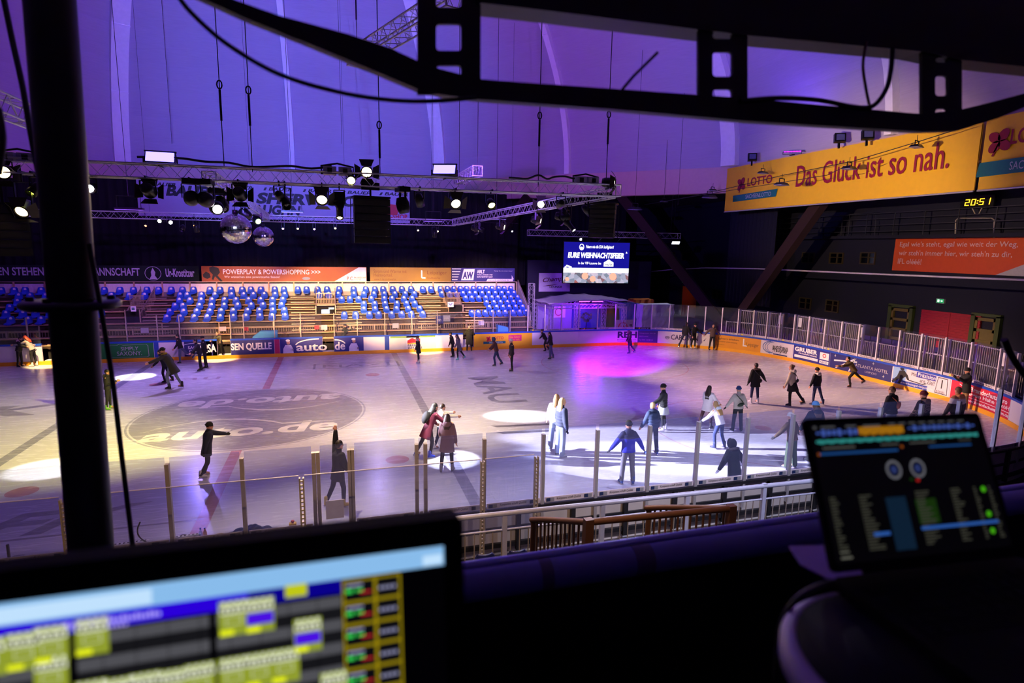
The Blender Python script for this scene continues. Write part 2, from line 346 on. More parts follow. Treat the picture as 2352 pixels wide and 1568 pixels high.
# clock
ck = empty('digital_clock', (37.2, -2.0, 7.7), 'digital wall clock with amber digits on a bent tube stand', 'clock')
A = at_x(2208, 452, 37.2); B = at_x(2281, 476, 37.2); fn = wallx(37.2)(A.y, B.z); W = A.y-B.y; H = A.z-B.z
MB().prism([(0.05, 0), (W-.05, 0), (W, .06), (W, H-.06), (W-.05, H), (.05, H), (0, H-.06), (0, .06)], fn, -.12, 0).build('case', BLACK, ck)
b = MB(); seg = {'2': 'abged', '0': 'abcdef', '5': 'afgcd', '1': 'bc'}; x = .14*W; dw = .13*W; dh = .5*H; y = .25*H; th = .035
for ch in '20:51':
    if ch == ':':
        for yy in (.3, .7): b.prism([(x, y+dh*yy-.03), (x+.06, y+dh*yy-.03), (x+.06, y+dh*yy+.03), (x, y+dh*yy+.03)], fn, .005, .02)
        x += .06*W; continue
    S = {'a': (0, dh-th, dw, dh), 'd': (0, 0, dw, th), 'g': (0, dh/2-th/2, dw, dh/2+th/2), 'f': (0, dh/2, th, dh), 'e': (0, 0, th, dh/2), 'b': (dw-th, dh/2, dw, dh), 'c': (dw-th, 0, dw, dh/2)}
    for c_ in seg[ch]:
        a0, c0, a1, c1 = S[c_]; sh = .12; b.prism([(x+a0+sh*c0, y+c0), (x+a1+sh*c0, y+c0), (x+a1+sh*c1, y+c1), (x+a0+sh*c1, y+c1)], fn, .005, .02)
    x += .185*W
b.build('digits', emat('amber_digits', '#ffb020', 5), ck)
P = lambda u, v: at_x(u, v, 37.2)
MB().tube([P(2233, 478), P(2240, 492), P(2248, 492), P(2256, 476)], .03).build('bracket', STEEL, ck)
MB().tube([Vector((P(2194, 548).x, P(2194, 548).y, 7.8)), P(2194, 548), P(2195, 506), P(2201, 501), P(2278, 501), P(2284, 505), P(2283, 546), Vector((37.2, P(2283, 546).y, 7.8))], .035).build('tube_frame', STEEL, ck)
# small empty tube frame further left
g = empty('tube_frame', (37.2, 6, 8), 'empty thin tube frame on the gallery left of the clock', 'frame')
MB().tube([Vector((37.2, P(1950, 520).y, 7.8)), P(1950, 520), P(1951, 492), P(2012, 487), P(2011, 518), Vector((37.2, P(2011, 518).y, 7.8))], .025).build('tube', GR, g)
# ------------------------------------------------------------------ banners
def wrinkle(W, H, fn, nx, ny, amp, seed, d0=0.02):
    vs = []; fs = []; r_ = random.Random(seed); ph = [r_.uniform(0, 6) for _ in range(4)]
    for j in range(ny+1):
        for i in range(nx+1):
            a = W*i/nx; c = H*j/ny; s_ = math.sin(a*2.1+ph[0]+.5*c)+.6*math.sin(a*5.3+ph[1])+.5*math.sin(a*.9+c*1.6+ph[2])
            vs.append(fn(a, c, d0+amp*s_*(.3+.7*c/H)))
    for j in range(ny):
        for i in range(nx): o = j*(nx+1)+i; fs.append((o, o+1, o+nx+2, o+nx+1))
    m = len(vs); vs += [fn(0, 0, -.02), fn(W, 0, -.02), fn(W, H, -.02), fn(0, H, -.02)]; fs.append((m+3, m+2, m+1, m))
    return vs, fs
def clover(b, fn, x, y, r, d0, d1, mi=0):
    for a in (60, 140, 230, 320):
        cx, cy = x+r*.5*math.cos(R(a)), y+r*.5*math.sin(R(a)); ca, sa = math.cos(R(a)), math.sin(R(a))
        b.prism([(cx+ca*r*.5*math.cos(t)-sa*r*.36*math.sin(t), cy+sa*r*.5*math.cos(t)+ca*r*.36*math.sin(t)) for t in [2*math.pi*i/14 for i in range(14)]], fn, d0, d1, mi)
    b.prism([(x-.03*r, y), (x+.05*r, y), (x-.3*r, y-1.1*r), (x-.45*r, y-1.05*r)], fn, d0, d1, mi)
YB = mat('yellow_vinyl', '#e9b41c', .55, nz=(4, .07)); DRED = mat('dark_red_print', '#8f1030', .6)
XB = 30.25
for i, (ua, ub, lab) in enumerate(((1668, 2243, 'long yellow vinyl banner with a dark red slogan, left of the two'), (2246, 2420, 'yellow vinyl banner cut off by the right picture edge'))):
    y0 = at_x(ua, 440, XB).y; y1 = at_x(ub, 400, XB).y; W = y0-y1; z0 = 9.42; H = 3.0; fn = wallx(XB)(y0, z0)
    o = empty('advertising_banner', (XB, y0, z0), lab, 'banner'); b = MB(); b.add(*wrinkle(W, H, fn, 90 if i == 0 else 40, 10, .03, 3+i), 0, True); b.build('sheet', YB, o)
    MB().tube([fn(0, -.02, .05), fn(W, -.02, .05)], .04).build('bottom_pole', ALU, o)
    f2 = lambda a, c: fn(a, c, .1)
    def X(u, v=440): return y0-at_x(u, v, XB).y
    b = MB(); f3 = fn
    if i == 0:
        clover(b, fn, X(1704), 1.75, .5, .09, .1); b.text('LOTTO', f2, X(1718), 1.55, X(1774)-X(1718), .55, bold=.02)
        b.text('Das Glück ist so nah.', f2, X(1829), 1.1, X(2174)-X(1829), 1.25, bold=.005); b.build('lettering', DRED, o)
        MB().prism([(X(1687), .62), (X(1785), .68), (X(1788), 1.15), (X(1687), 1.05)], fn, .085, .09).build('label_strip', TEAL, o)
        MB().text('SACHSENLOTTO', lambda a, c: fn(a, c, .1), X(1716), .75, X(1774)-X(1716), .27).build('strip_lettering', SILV, o)
    else:
        clover(b, fn, X(2297, 340), 1.95, .55, .09, .1); b.text('LOTTO', f2, X(2322, 340), 1.75, 1.9, .62, bold=.02); b.build('lettering', DRED, o)
        MB().prism([(X(2244, 400)+.02, .55), (W*.98, .6), (W*.98, 1.2), (X(2250, 400), 1.15)], fn, .085, .09).build('label_strip', TEAL, o)
        MB().text('SACHSENLOTTO', lambda a, c: fn(a, c, .1), X(2322, 385), .72, 2.3, .33).build('strip_lettering', SILV, o)
# orange supporters' banner on the right wall
A = at_x(2058, 547, XW-.07); B = at_x(2420, 630, XW-.07); W = A.y-B.y; H = 2.05; z0 = A.z-H; fn = wallx(XW-.07)(A.y, z0)
o = empty('advertising_banner', (XW-.07, A.y, z0), 'orange banner with three lines of pale verse on the side wall', 'banner')
b = MB(); b.add(*wrinkle(W, H, fn, 60, 8, .025, 9), 0, True); b.build('sheet', mat('orange_vinyl', '#d2501e', .55, nz=(4, .08)), o)
b = MB(); f2 = lambda a, c: fn(a, c, .09)
def X(u): return A.y-at_x(u, 590, XW-.07).y
for i, (t, u1, h) in enumerate((("Egal wie's steht, egal wie weit der Weg,", 2337, .40), ("wir steh'n immer hier, wir steh'n zu dir,", 2327, .36), ('IFL olééé!', 2120, .34))):
    b.text(t, f2, X(2066), H-.62-.5*i, X(u1)-X(2066), h, bold=.005)
b.build('lettering', mat('pale_pink_print', '#e0b8c8', .6), o)
MB().prism([(X(2295), .0), (W, 0), (W, 1.25)], fn, .08, .085).build('corner_print', SILV, o)
# sport-shop banner under the far ring beam
YB2 = 25.2; A = at_y(314, 428, YB2); B = at_y(941, 500, YB2); z0 = at_y(600, 503, YB2).z; H = at_y(600, 424, YB2).z-z0; W = B.x-A.x
fn = lambda a, c, d=0: (A.x+a, YB2-d, z0+c)
def X(u): return at_y(u, 460, YB2).x-A.x
def Z(v): return at_y(600, v, YB2).z-z0
o = empty('advertising_banner', (A.x, YB2, z0), 'white banner with black sports lettering behind the lighting rig', 'banner')
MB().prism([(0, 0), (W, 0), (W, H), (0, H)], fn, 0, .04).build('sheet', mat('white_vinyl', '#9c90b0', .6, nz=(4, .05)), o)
b = MB(); f2 = lambda a, c: fn(a, c, .06)
for u in (345, 520, 610, 700, 790, 875): b.text('BAUER', f2, X(u+8), Z(437), X(u+62)-X(u+8), .26, 0, .03, .25); b.prism([(X(u-4), Z(437)), (X(u+1), Z(437)), (X(u+5), Z(430)), (X(u), Z(430))], fn, .05, .06)
b.text('BAUER', f2, X(382), Z(458), X(500)-X(382), .8, 0, .05, .25); b.prism([(X(338), Z(458)), (X(352), Z(458)), (X(370), Z(440)), (X(356), Z(440))], fn, .05, .06)
b.text('SHERWOOD', f2, X(587), Z(468), X(852)-X(587), .85, 0, .05, .2); b.text('VAUGHN', f2, X(560), Z(493), X(686)-X(560), .75, 0, .05, .2)
b.build('lettering', BLKP, o); b = MB(); b.text('SPORT-SHOP', f2, X(856), Z(494), X(935)-X(856), .4, 0, .03); b.build('red_lettering', RED, o)
MB().prism([(X(858), Z(484)), (X(912), Z(484)), (X(918), Z(460)), (X(870), Z(455))], fn, .05, .055).build('red_emblem', RED, o)
# white flexible tube sagging along the right side
pts = [(1475, 626), (1540, 619), (1620, 615), (1740, 617), (1850, 622), (1960, 627), (2080, 632), (2200, 637), (2360, 643)]
MB().tube([at_x(u, v, 33.0-.9*(i == 0)) for i, (u, v) in enumerate(pts)], .05, 8).build('light_tube', mat('white_tube', '#c9bccd', .5))
tag(bpy.data.objects['light_tube'], 'long pale tube hanging in a shallow curve before the side wall', 'tube')
# ------------------------------------------------------------------ ice
YF = 12.42; YN = -12.42; XE = 30.0; RC = 9.0
NS = 48
def path_pts():
    P = [(-24.0, YF), (XE-RC, YF)]
    P += [(XE-RC+RC*math.sin(t), YF-RC+RC*math.cos(t)) for t in [math.pi/2*i/NS for i in range(1, NS+1)]]
    P += [(XE-RC+RC*math.cos(t), YN+RC-RC*math.sin(t)) for t in [math.pi/2*i/NS for i in range(0, NS+1)]]
    P += [(-24.0, YN)]; return [Vector((x, y, 0)) for x, y in P]
PP = path_pts(); CUM = [0]
for i in range(1, len(PP)): CUM.append(CUM[-1]+(PP[i]-PP[i-1]).length)
def path(s):               # point and inward normal at arc length s
    s = max(0, min(CUM[-1]-1e-4, s)); lo = 0
    for i in range(1, len(CUM)):
        if CUM[i] >= s: lo = i-1; break
    a = (s-CUM[lo])/max(1e-9, CUM[lo+1]-CUM[lo]); p = PP[lo].lerp(PP[lo+1], a); t = (PP[lo+1]-PP[lo]).normalized(); return p, Vector((t.y, -t.x, 0))
def pfn(s0, z0):            # panel frame: a along the boards, c up, d towards the ice
    def f(a, c, d=0):
        p, n = path(s0+a); return (p.x+n.x*d, p.y+n.y*d, z0+c)
    return f
SF = [i*.05 for i in range(int(CUM[-1]/.05))]; SU = [(proj((path(s)[0].x, path(s)[0].y, .6))[0], s) for s in SF if s < CUM[1+NS]+12]
def s_of(u, v=None):        # arc length on the far/right boards that shows at image column u
    return min(SU, key=lambda q: abs(q[0]-u))[1]
ice = bpy.data.materials.new('skated_ice'); ice.use_nodes = True; nt = ice.node_tree; bs = nt.nodes['Principled BSDF']; L = nt.links
def N(t, **k):
    n = nt.nodes.new(t)
    for a, c in k.items(): setattr(n, a, c)
    return n
def math_(op, a, c=None):
    n = N('ShaderNodeMath', operation=op)
    for i, q in enumerate((a, c)):
        if q is None: continue
        if isinstance(q, (int, float)): n.inputs[i].default_value = q
        else: L.new(q, n.inputs[i])
    return n.outputs[0]
tc = N('ShaderNodeTexCoord'); sx = N('ShaderNodeSeparateXYZ'); L.new(tc.outputs['Object'], sx.inputs[0]); PX, PY = sx.outputs[0], sx.outputs[1]
def band(val, c, hw): return math_('LESS_THAN', math_('ABSOLUTE', math_('SUBTRACT', val, c)), hw)
nlow = N('ShaderNodeTexNoise'); nlow.inputs['Scale'].default_value = .35; nlow.inputs['Detail'].default_value = 6; L.new(tc.outputs['Object'], nlow.inputs['Vector'])
def scratch(rot, sc, thr):
    mp = N('ShaderNodeMapping'); mp.inputs['Rotation'].default_value = (0, 0, rot); mp.inputs['Scale'].default_value = (.5, 5, 1); L.new(tc.outputs['Object'], mp.inputs[0])
    n = N('ShaderNodeTexNoise'); n.inputs['Scale'].default_value = sc; n.inputs['Detail'].default_value = 3; n.inputs['Distortion'].default_value = 1.6; L.new(mp.outputs[0], n.inputs['Vector'])
    r_ = N('ShaderNodeMapRange'); r_.inputs['From Min'].default_value = thr; r_.inputs['From Max'].default_value = thr+.16; L.new(n.outputs['Fac'], r_.inputs['Value']); return r_.outputs[0]
sc_ = math_('MAXIMUM', math_('MAXIMUM', scratch(.25, 1.3, .56), scratch(-.5, 1.7, .58)), scratch(1.1, 1.5, .6))
cr = N('ShaderNodeMix', data_type='RGBA'); cr.inputs['A'].default_value = (.56, .55, .60, 1); cr.inputs['B'].default_value = (.74, .735, .77, 1)
L.new(math_('ADD', math_('MULTIPLY', nlow.outputs['Fac'], .8), math_('MULTIPLY', sc_, .13)), cr.inputs['Factor']); colr = cr.outputs['Result']
def over(col, mask, c, k):
    global colr
    m = N('ShaderNodeMix', data_type='RGBA'); L.new(col, m.inputs['A']); m.inputs['B'].default_value = (*lin(c), 1); L.new(math_('MULTIPLY', mask, k), m.inputs['Factor']); colr = m.outputs['Result']
rr = math_('SQRT', math_('ADD', math_('MULTIPLY', PX, PX), math_('MULTIPLY', PY, PY)))
wear = math_('ADD', .55, math_('MULTIPLY', nlow.outputs['Fac'], .5))
logo = math_('LESS_THAN', rr, 4.1)
over(colr, math_('MULTIPLY', band(PX, 0, .16), math_('GREATER_THAN', rr, 4.25)), '#b02a3a', .62)
over(colr, math_('MAXIMUM', band(PX, 6.55, .17), band(PX, -6.55, .17)), '#3c3c66', .55)
over(colr, logo, '#5c5670', .62); over(colr, band(rr, 4.2, .035), '#6a6a88', .6)
for fx, fy in ((-4.9, -6.3), (4.9, -6.3), (4.9, 6.3), (-4.9, 6.3)):
    d = math_('SQRT', math_('ADD', math_('POWER', math_('ABSOLUTE', math_('SUBTRACT', PX, fx)), 2), math_('POWER', math_('ABSOLUTE', math_('SUBTRACT', PY, fy)), 2)))
    over(colr, math_('LESS_THAN', d, .36), '#b02a3a', .6)
for fx in (18.6, -18.6):
    for fy in (6.3, -6.3):
        d = math_('SQRT', math_('ADD', math_('POWER', math_('ABSOLUTE', math_('SUBTRACT', PX, fx)), 2), math_('POWER', math_('ABSOLUTE', math_('SUBTRACT', PY, fy)), 2)))
        over(colr, math_('MAXIMUM', band(d, 4.2, .03), math_('LESS_THAN', d, .3)), '#b02a3a', .4)
L.new(colr, bs.inputs['Base Color'])
rr_ = math_('ADD', .16, math_('ADD', math_('MULTIPLY', sc_, .16), math_('MULTIPLY', nlow.outputs['Fac'], .14))); L.new(rr_, bs.inputs['Roughness']); bs.inputs['Specular IOR Level'].default_value = .42
bp = N('ShaderNodeBump'); bp.inputs['Strength'].default_value = .05; bp.inputs['Distance'].default_value = .02; L.new(sc_, bp.inputs['Height']); L.new(bp.outputs[0], bs.inputs['Normal'])
b = MB(); poly = [(p.x, p.y) for p in PP]; b.prism(poly, lambda a, c, d: (a, c, d), -.12, 0)
floor_ice = tag(b.build('floor', ice), 'scratched white rink ice with painted lines and a centre logo', 'ice', kind='structure')
def decal(name, col, k):
    m = bpy.data.materials.new(name); m.use_nodes = True; q = m.node_tree; p = q.nodes['Principled BSDF']; p.inputs['Base Color'].default_value = (*lin(col), 1); p.inputs['Roughness'].default_value = .25; p.inputs['Alpha'].default_value = k
    n = q.nodes.new('ShaderNodeTexNoise'); n.inputs['Scale'].default_value = 1.2; n.inputs['Detail'].default_value = 5
    r_ = q.nodes.new('ShaderNodeMapRange'); r_.inputs['From Min'].default_value = .3; r_.inputs['From Max'].default_value = .7; r_.inputs['To Min'].default_value = k*.6; r_.inputs['To Max'].default_value = k
    tcn = q.nodes.new('ShaderNodeTexCoord'); q.links.new(tcn.outputs['Object'], n.inputs['Vector']); q.links.new(n.outputs['Fac'], r_.inputs['Value']); q.links.new(r_.outputs[0], p.inputs['Alpha']); return m
DW = decal('worn_white_ice_paint', '#f6f2f4', 1.0); DG = decal('worn_dark_ice_paint', '#4c4660', .38)
def swoosh(b, fn, pts, w):
    up_ = [(x, y+w*(.15+math.sin(math.pi*i/(len(pts)-1)))) for i, (x, y) in enumerate(pts)]; n = len(pts)
    b.add([fn(x, y) for x, y in pts]+[fn(x, y) for x, y in up_], [(i, i+1, n+i+1, n+i) for i in range(n-1)])
b = MB()
for sg in (1, -1):
    f = lambda a, c: (sg*a, sg*c, .004)
    b.text('auto.de', f, -3.35, -2.7, 6.4, 1.35, 0, .03, .15)
    swoosh(b, f, [(-3.4+.35*i, -1.55+1.0*math.sin(math.pi*min(1, i/13))**.8+.16*max(0, 13-i)*0) for i in range(20)], .13)
b.lathe([(.28, .003), (.33, .003)], 24, M=Matrix.Translation((0, 0, .001))) if False else None
b.build('painted_lettering', DW, floor_ice)
b = MB()
# advertising painted flat in the ice, worn; read from the far end
f = lambda a, c: (9.3+c, 2.6-a, .004)
b.text('MAU', f, -2.0, .2, 5.2, 1.6, 0, .02)
for sy in (-3.6, -4.4): b.prism([(8.6, sy), (11.2, sy-.25), (11.1, sy-.45), (8.8, sy-.25)], lambda a, c, d: (a, c, d), .003, .004)
f = lambda a, c: (1.9+a, 8.3+c, .004)
for a0, a1, c0, c1 in ((0, 4.6, 0, .1), (0, 4.6, 1.3, 1.4), (0, .12, 0, 1.4), (4.5, 4.62, 0, 1.4)): b.add([f(a0, c0), f(a1, c0), f(a1, c1), f(a0, c1)], [(0, 1, 2, 3)])
b.text('MAXI', f, .5, .3, 3.6, .8)
f = lambda a, c: (-5.6+a, -9.7+c, .004); b.text('iau o', f, 0.3, -.9, 3.4, .8, 0, .01, .2); b.text('FK', f, .6, .6, 3.0, 1.3, 0, .03, .4)
for c0 in (.35, -1.15): b.add([f(-.6, c0), f(5.6, c0+.1), f(5.6, c0+.18), f(-.6, c0+.1)], [(0, 1, 2, 3)])
f = lambda a, c: (-11.5+a, 1.8+c, .004); b.text('IK', f, 0, 0, 3.6, 1.6, 0, .04, .3)
b.build('painted_lettering', DG, floor_ice)
b = MB(); f = lambda a, c: (-5.0+a, 6.9+c, .004); b.text('SPARKASSE' if False else 'bau', f, 0, 0, 2.6, .8); b.text('e', f, -2.4, -1.2, .8, .5); b.build('painted_red_lettering', decal('worn_red_ice_paint', '#a84858', .35), floor_ice)
# ------------------------------------------------------------------ boards
KICK = mat('yellow_kick_strip', '#f0a818', .45, nz=(3, .06)); TOPB = mat('blue_top_rail', '#1546b8', .4); BW = mat('white_board_panel', '#d9d3dc', .5, nz=(2.5, .07))
ZT = 1.14
def strip(b, s0, s1, z0, z1, d0, d1, mi=0):
    n = max(1, int((s1-s0)/.45)); 
    S = [s0+(s1-s0)*i/n for i in range(n+1)]; vs = []
    for s in S:
        p, nn = path(s)
        for d, z in ((d0, z0), (d1, z0), (d1, z1), (d0, z1)): vs.append((p.x+nn.x*d, p.y+nn.y*d, z))
    fs = [(4*i+k, 4*i+4+k, 4*i+4+(k+1) % 4, 4*i+(k+1) % 4) for i in range(n) for k in range(4)]+[(0, 1, 2, 3), (4*n+3, 4*n+2, 4*n+1, 4*n)]
    b.add(vs, fs, mi)
boards = empty('rink_boards', (10, YF, 0), 'ice rink boards with advert panels along the far side and right end', 'rink boards')
s_end = CUM[-1]-1.2-(CUM[-1]-CUM[-2]); SE0 = s_of(2352)+.2
gaps = [(97, 128), (500, 530), (741, 768), (1064, 1088)]
segs = []; prev = 0
for g0, g1 in gaps: segs.append((prev, s_of(g0))); prev = s_of(g1)
segs.append((prev, SE0+2.5))
bk = MB(); bt = MB(); bc = MB()
strip(bk, 0, SE0+2.5, 0, .2, -.06, .035)
for a, c in segs: strip(bt, a, c, ZT-.09, ZT, -.1, .05); strip(bc, a, c, .2, ZT-.09, -.08, 0)
bk.build('kick_strip', KICK, boards); bt.build('top_rail', TOPB, boards); bc.build('board_core', BW, boards)
PINKV = mat('magenta_panel', '#c81e5a', .5); VIO = mat('violet_blue_panel', '#2c2a80', .5, nz=(2, .08)); NVP = mat('navy_panel', '#22226a', .5, nz=(2, .1)); GRN = mat('green_panel', '#147a38', .5, nz=(2, .08)); YLP = mat('yellow_panel', '#e8b020', .5, nz=(2, .08)); ORP = mat('orange_panel', '#e0961e', .5, nz=(2, .08)); RDP = mat('red_panel', '#c61c3c', .5, nz=(2, .06)); LBL = mat('light_blue_print', '#8cb4e0', .5); CYB = mat('blue_board_panel', '#1c3f9c', .5)
def panel(u0, u1, m, z0=.2, z1=ZT-.09, name='advert_panel'):
    s0 = s_of(u0); s1 = s_of(u1); b = MB(); strip(b, s0+.01, s1-.01, z0, z1, 0, .012); o = b.build(name, m, boards)
    fn = pfn(s0, z0); H = z1-z0; W = s1-s0
    return o, s0, W, H, fn
def pbox(o, fn, x0, y0, x1, y1, m, name='print', d=.016, sk=0):
    b = MB(); n = 4 if x1-x0 > .5 else 1
    for i in range(n):
        a0 = x0+(x1-x0)*i/n; a1 = x0+(x1-x0)*(i+1)/n; b.prism([(a0, y0), (a1, y0), (a1+sk, y1), (a0+sk, y1)], fn, .012, d)
    return b.build(name, m, o)
def lett(o, fn, items, m, name='lettering'):
    b = MB(); f = lambda a, c: fn(a, c, .02)
    for t, x, y, ww, h, *r_ in items: b.text(t, f, x, y, ww, h, 0, *(r_ or [.0]))
    return b.build(name, m, o)
def ring(b, fn, cx, cy, rx, ry, w_, a0=0, a1=360, d=.02, n=20):
    P = [(R(a0+(a1-a0)*i/n)) for i in range(n+1)]
    b.add([fn(cx+rx*math.cos(t), cy+ry*math.sin(t), d) for t in P]+[fn(cx+(rx-w_)*math.cos(t), cy+(ry-w_)*math.sin(t), d) for t in P], [(i, i+1, n+2+i, n+1+i) for i in range(n)])
def disc(b, fn, cx, cy, rx, ry, d0=.013, d1=.018, n=20): b.prism([(cx+rx*math.cos(2*math.pi*i/n), cy+ry*math.sin(2*math.pi*i/n)) for i in range(n)], fn, d0, d1)
def outline(b, fn, P, w_, d=.02):
    n = len(P); cx = sum(p[0] for p in P)/n; cy = sum(p[1] for p in P)/n
    I = [(x+(cx-x)/max(.01, math.hypot(cx-x, cy-y))*w_*1.3, y+(cy-y)/max(.01, math.hypot(cx-x, cy-y))*w_*1.3) for x, y in P]
    b.add([fn(x, y, d) for x, y in P]+[fn(x, y, d) for x, y in I], [(i, (i+1) % n, n+(i+1) % n, n+i) for i in range(n)])
o, *_ = panel(-60, 97, BW)
o, s0, W, H, fn = panel(128, 218, GRN); b = MB(); outline(b, fn, [(.2, .1), (W-.15, .1), (W-.05, .3), (W-.2, .75), (.2, .75)], .02); b.build('outline', SILV, o)
o, s0, W, H, fn = panel(219, 353, GRN); x0 = s_of(250)-s0; x1 = s_of(342)-s0
b = MB(); outline(b, fn, [(x0, .12), (x0+.07, .06), (x1-.07, .06), (x1, .12), (x1-.02, .7), (x1-.1, .76), (x0+.7, .76), (x0+.55, .82), (x0+.42, .76), (x0+.1, .76), (x0+.03, .7)], .018); b.build('outline', SILV, o)
lett(o, fn, [('SIMPLY', s_of(279)-s0, .45, s_of(319)-s0-s_of(279)+s0, .2), ('SAXONY.', s_of(268)-s0, .17, s_of(326)-s_of(268), .23)], SILV)
panel(353, 366, CYB); panel(366, 423, BW)
o, s0, W, H, fn = panel(424, 486, NVP); lett(o, fn, [('SACHSEN', s_of(431)-s0, .42, 1.0, .17, .02), ('QUELLE', s_of(434)-s0, .2, .85, .17, .02)], WHITE)
b = MB(); ring(b, fn, s_of(447)-s0, .4, .85, .36, .03, 40, 140); ring(b, fn, s_of(447)-s0, .42, .85, .36, .03, 220, 320); b.build('emblem', WHITE, o)
o, s0, W, H, fn = panel(487, 500, NVP); 
o1, s0, W, H, fn = panel(463, 500, NVP); lett(o1, fn, [('SA', s_of(478)-s0, .2, s_of(498)-s_of(478), .48, .03)], WHITE)
o, s0, W, H, fn = panel(530, 630, NVP); lett(o, fn, [('SEN QUELLE', .02, .2, s_of(624)-s0-.02, .48, .03)], WHITE)
panel(631, 643, PINKV)
def man(o, fn, x, h):      # printed figure in a white jacket and cap
    b = MB(); b.prism([(x-.28, 0), (x+.3, 0), (x+.27, .3*h), (x+.17, .56*h), (x-.15, .56*h), (x-.27, .3*h)], fn, .012, .018); disc(b, fn, x, .86*h, .12, .08*h, .012, .019); b.build('printed_jacket', WHITE, o)
    b = MB(); disc(b, fn, x+.02, .72*h, .1, .14*h, .012, .017); disc(b, fn, x+.25, .22*h, .06, .05); b.build('printed_face', mat('printed_skin', '#c89a86', .6), o)
o, s0, W, H, fn = panel(643, 741, VIO); man(o, fn, s_of(661)-s0, .88)
b = MB(); f = lambda a, c: fn(a, c, .02); x0 = s_of(681)-s0; b.text('auto', f, x0, .1, s_of(752)-s_of(681), .42, 0, .02); b.build('lettering', WHITE, o)
b = MB(); ring(b, fn, s_of(733)-s0, .45, s_of(733)-s_of(679), .4, .07, 90, 175); b.build('swoosh', WHITE, o)
o, s0, W, H, fn = panel(768, 835, VIO); man(o, fn, s_of(812)-s0, .86)
b = MB(); f = lambda a, c: fn(a, c, .02); b.text('de', f, .05, .1, s_of(792)-s0-.05, .5, 0, .02); b.build('lettering', WHITE, o); b = MB(); ring(b, fn, 0.05, .4, s_of(793)-s0, .36, .07, 15, 90); b.build('swoosh', WHITE, o)
panel(835, 884, BW); panel(884, 895, CYB)
o, s0, W, H, fn = panel(895, 1002, mat('pale_graphic_panel', '#cfd2cf', .5, nz=(1.5, .2)))
pbox(o, fn, s_of(934)-s0, .02, s_of(962)-s0, H-.02, WHITE, 'white_field'); b = MB(); x0 = s_of(935)-s0; b.prism([(x0, .38), (x0+.8, .42), (x0+.8, .68), (x0+.5, .62), (x0+.3, .72), (x0, .55)], fn, .013, .02); b.build('mountain_emblem', RED, o)
pbox(o, fn, x0, .32, x0+.8, .38, YELLOW, 'yellow_bar', .02); lett(o, fn, [('FARBEN', x0+.02, .17, .8, .13, .02), ('SCHULTZE', x0+.02, .02, .9, .13, .02)], BLKP); pbox(o, fn, .05, H-.12, W-.05, H-.02, mat('leaf_print', '#7aa850', .6), 'green_border')
panel(1002, 1064, BW)
o, s0, W, H, fn = panel(1088, 1222, YLP)
b = MB(); clover(b, fn, s_of(1122)-s0, .5, .19, .013, .02); f = lambda a, c: fn(a, c, .02); b.text('LOTTO', f, s_of(1131)-s0, .45, s_of(1156)-s_of(1131), .2, 0, .03); b.build('lettering', RED, o)
pbox(o, fn, s_of(1110)-s0, .18, s_of(1161)-s0, .34, TEAL, 'label_strip'); lett(o, fn, [('SACHSENLOTTO', s_of(1124)-s0, .21, s_of(1155)-s_of(1124), .09)], WHITE, 'strip_lettering')
x0 = s_of(1168)-s0; x1 = s_of(1197)-s0; pbox(o, fn, x0, .32, x1, .72, mat('magenta_print', '#d0246e', .5), 'slogan_field'); lett(o, fn, [('Das Glück', x0+.08, .53, x1-x0-.2, .13), ('ist so nah.', x0+.08, .36, x1-x0-.2, .12)], YELLOW, 'slogan')
for a, c in ((1222, 1327), (1328, 1370), (1371, 1411)): panel(a, c, BW)
PUR = mat('purple_panel', '#3a2a6e', .5); DPU = mat('dark_purple_print', '#2a1c50', .5)
o, s0, W, H, fn = panel(1412, 1464, BW); lett(o, fn, [('RBH', s_of(1418)-s0, .32, W*.85, .45, .04), ('Baudienstleistung und', s_of(1418)-s0, .16, W*.8, .08), ('Fensterbau Leipzig', s_of(1418)-s0, .05, W*.8, .08)], DPU)
o, s0, W, H, fn = panel(1465, 1510, PUR); lett(o, fn, [('Volbegartenstr. 21a / 22', .1, .62, W*.8, .08), ('04347 Leipzig', .1, .4, W*.45, .08), ('Tel. 0341- 24 88 212', .1, .15, W*.7, .08)], SILV)
o, s0, W, H, fn = panel(1511, 1638, BW); b = MB(); ring(b, fn, s_of(1532)-s0, .45, .14, .16, .03, 170, 370); ring(b, fn, s_of(1532)-s0, .45, .14, .05, .03); b.build('bowl_emblem', DPU, o)
lett(o, fn, [('CARUSON', s_of(1542)-s0, .28, s_of(1604)-s_of(1542), .36, .01)], DPU); b = MB(); b.prism([(s_of(1615)-s0, .35), (s_of(1618)-s0, .3), (s_of(1622)-s0, .55), (s_of(1620)-s0, .5)], fn, .013, .02); b.build('leaf_emblem', DPU, o)
o, s0, W, H, fn = panel(1639, 1747, ORP); lett(o, fn, [('Ice', s_of(1642)-s0, .5, .3, .12), ('fighters erleben.', s_of(1648)-s0, .52, s_of(1697)-s_of(1648), .16, .01), ('Mit unserer Unterstützung.', s_of(1646)-s0, .34, s_of(1694)-s_of(1646), .13), ('www.L.de/engagement', s_of(1646)-s0, .16, s_of(1664)-s_of(1646), .07)], mat('brown_print', '#7a4a1c', .6))
lett(o, fn, [('L', s_of(1707)-s0, .25, .28, .5, .02)], WHITE, 'initial'); lett(o, fn, [('Leipziger', s_of(1715)-s0, .24, s_of(1743)-s_of(1715), .3)], mat('grey_brown_print', '#6a4a32', .6), 'name_lettering')
o, s0, W, H, fn = panel(1748, 1821, WHITE if False else BW); b = MB()
for i in range(3): ring(b, fn, .72+.1*i, .45, .6-.05*i, .4-.02*i, .05-.01*i, 95, 265)
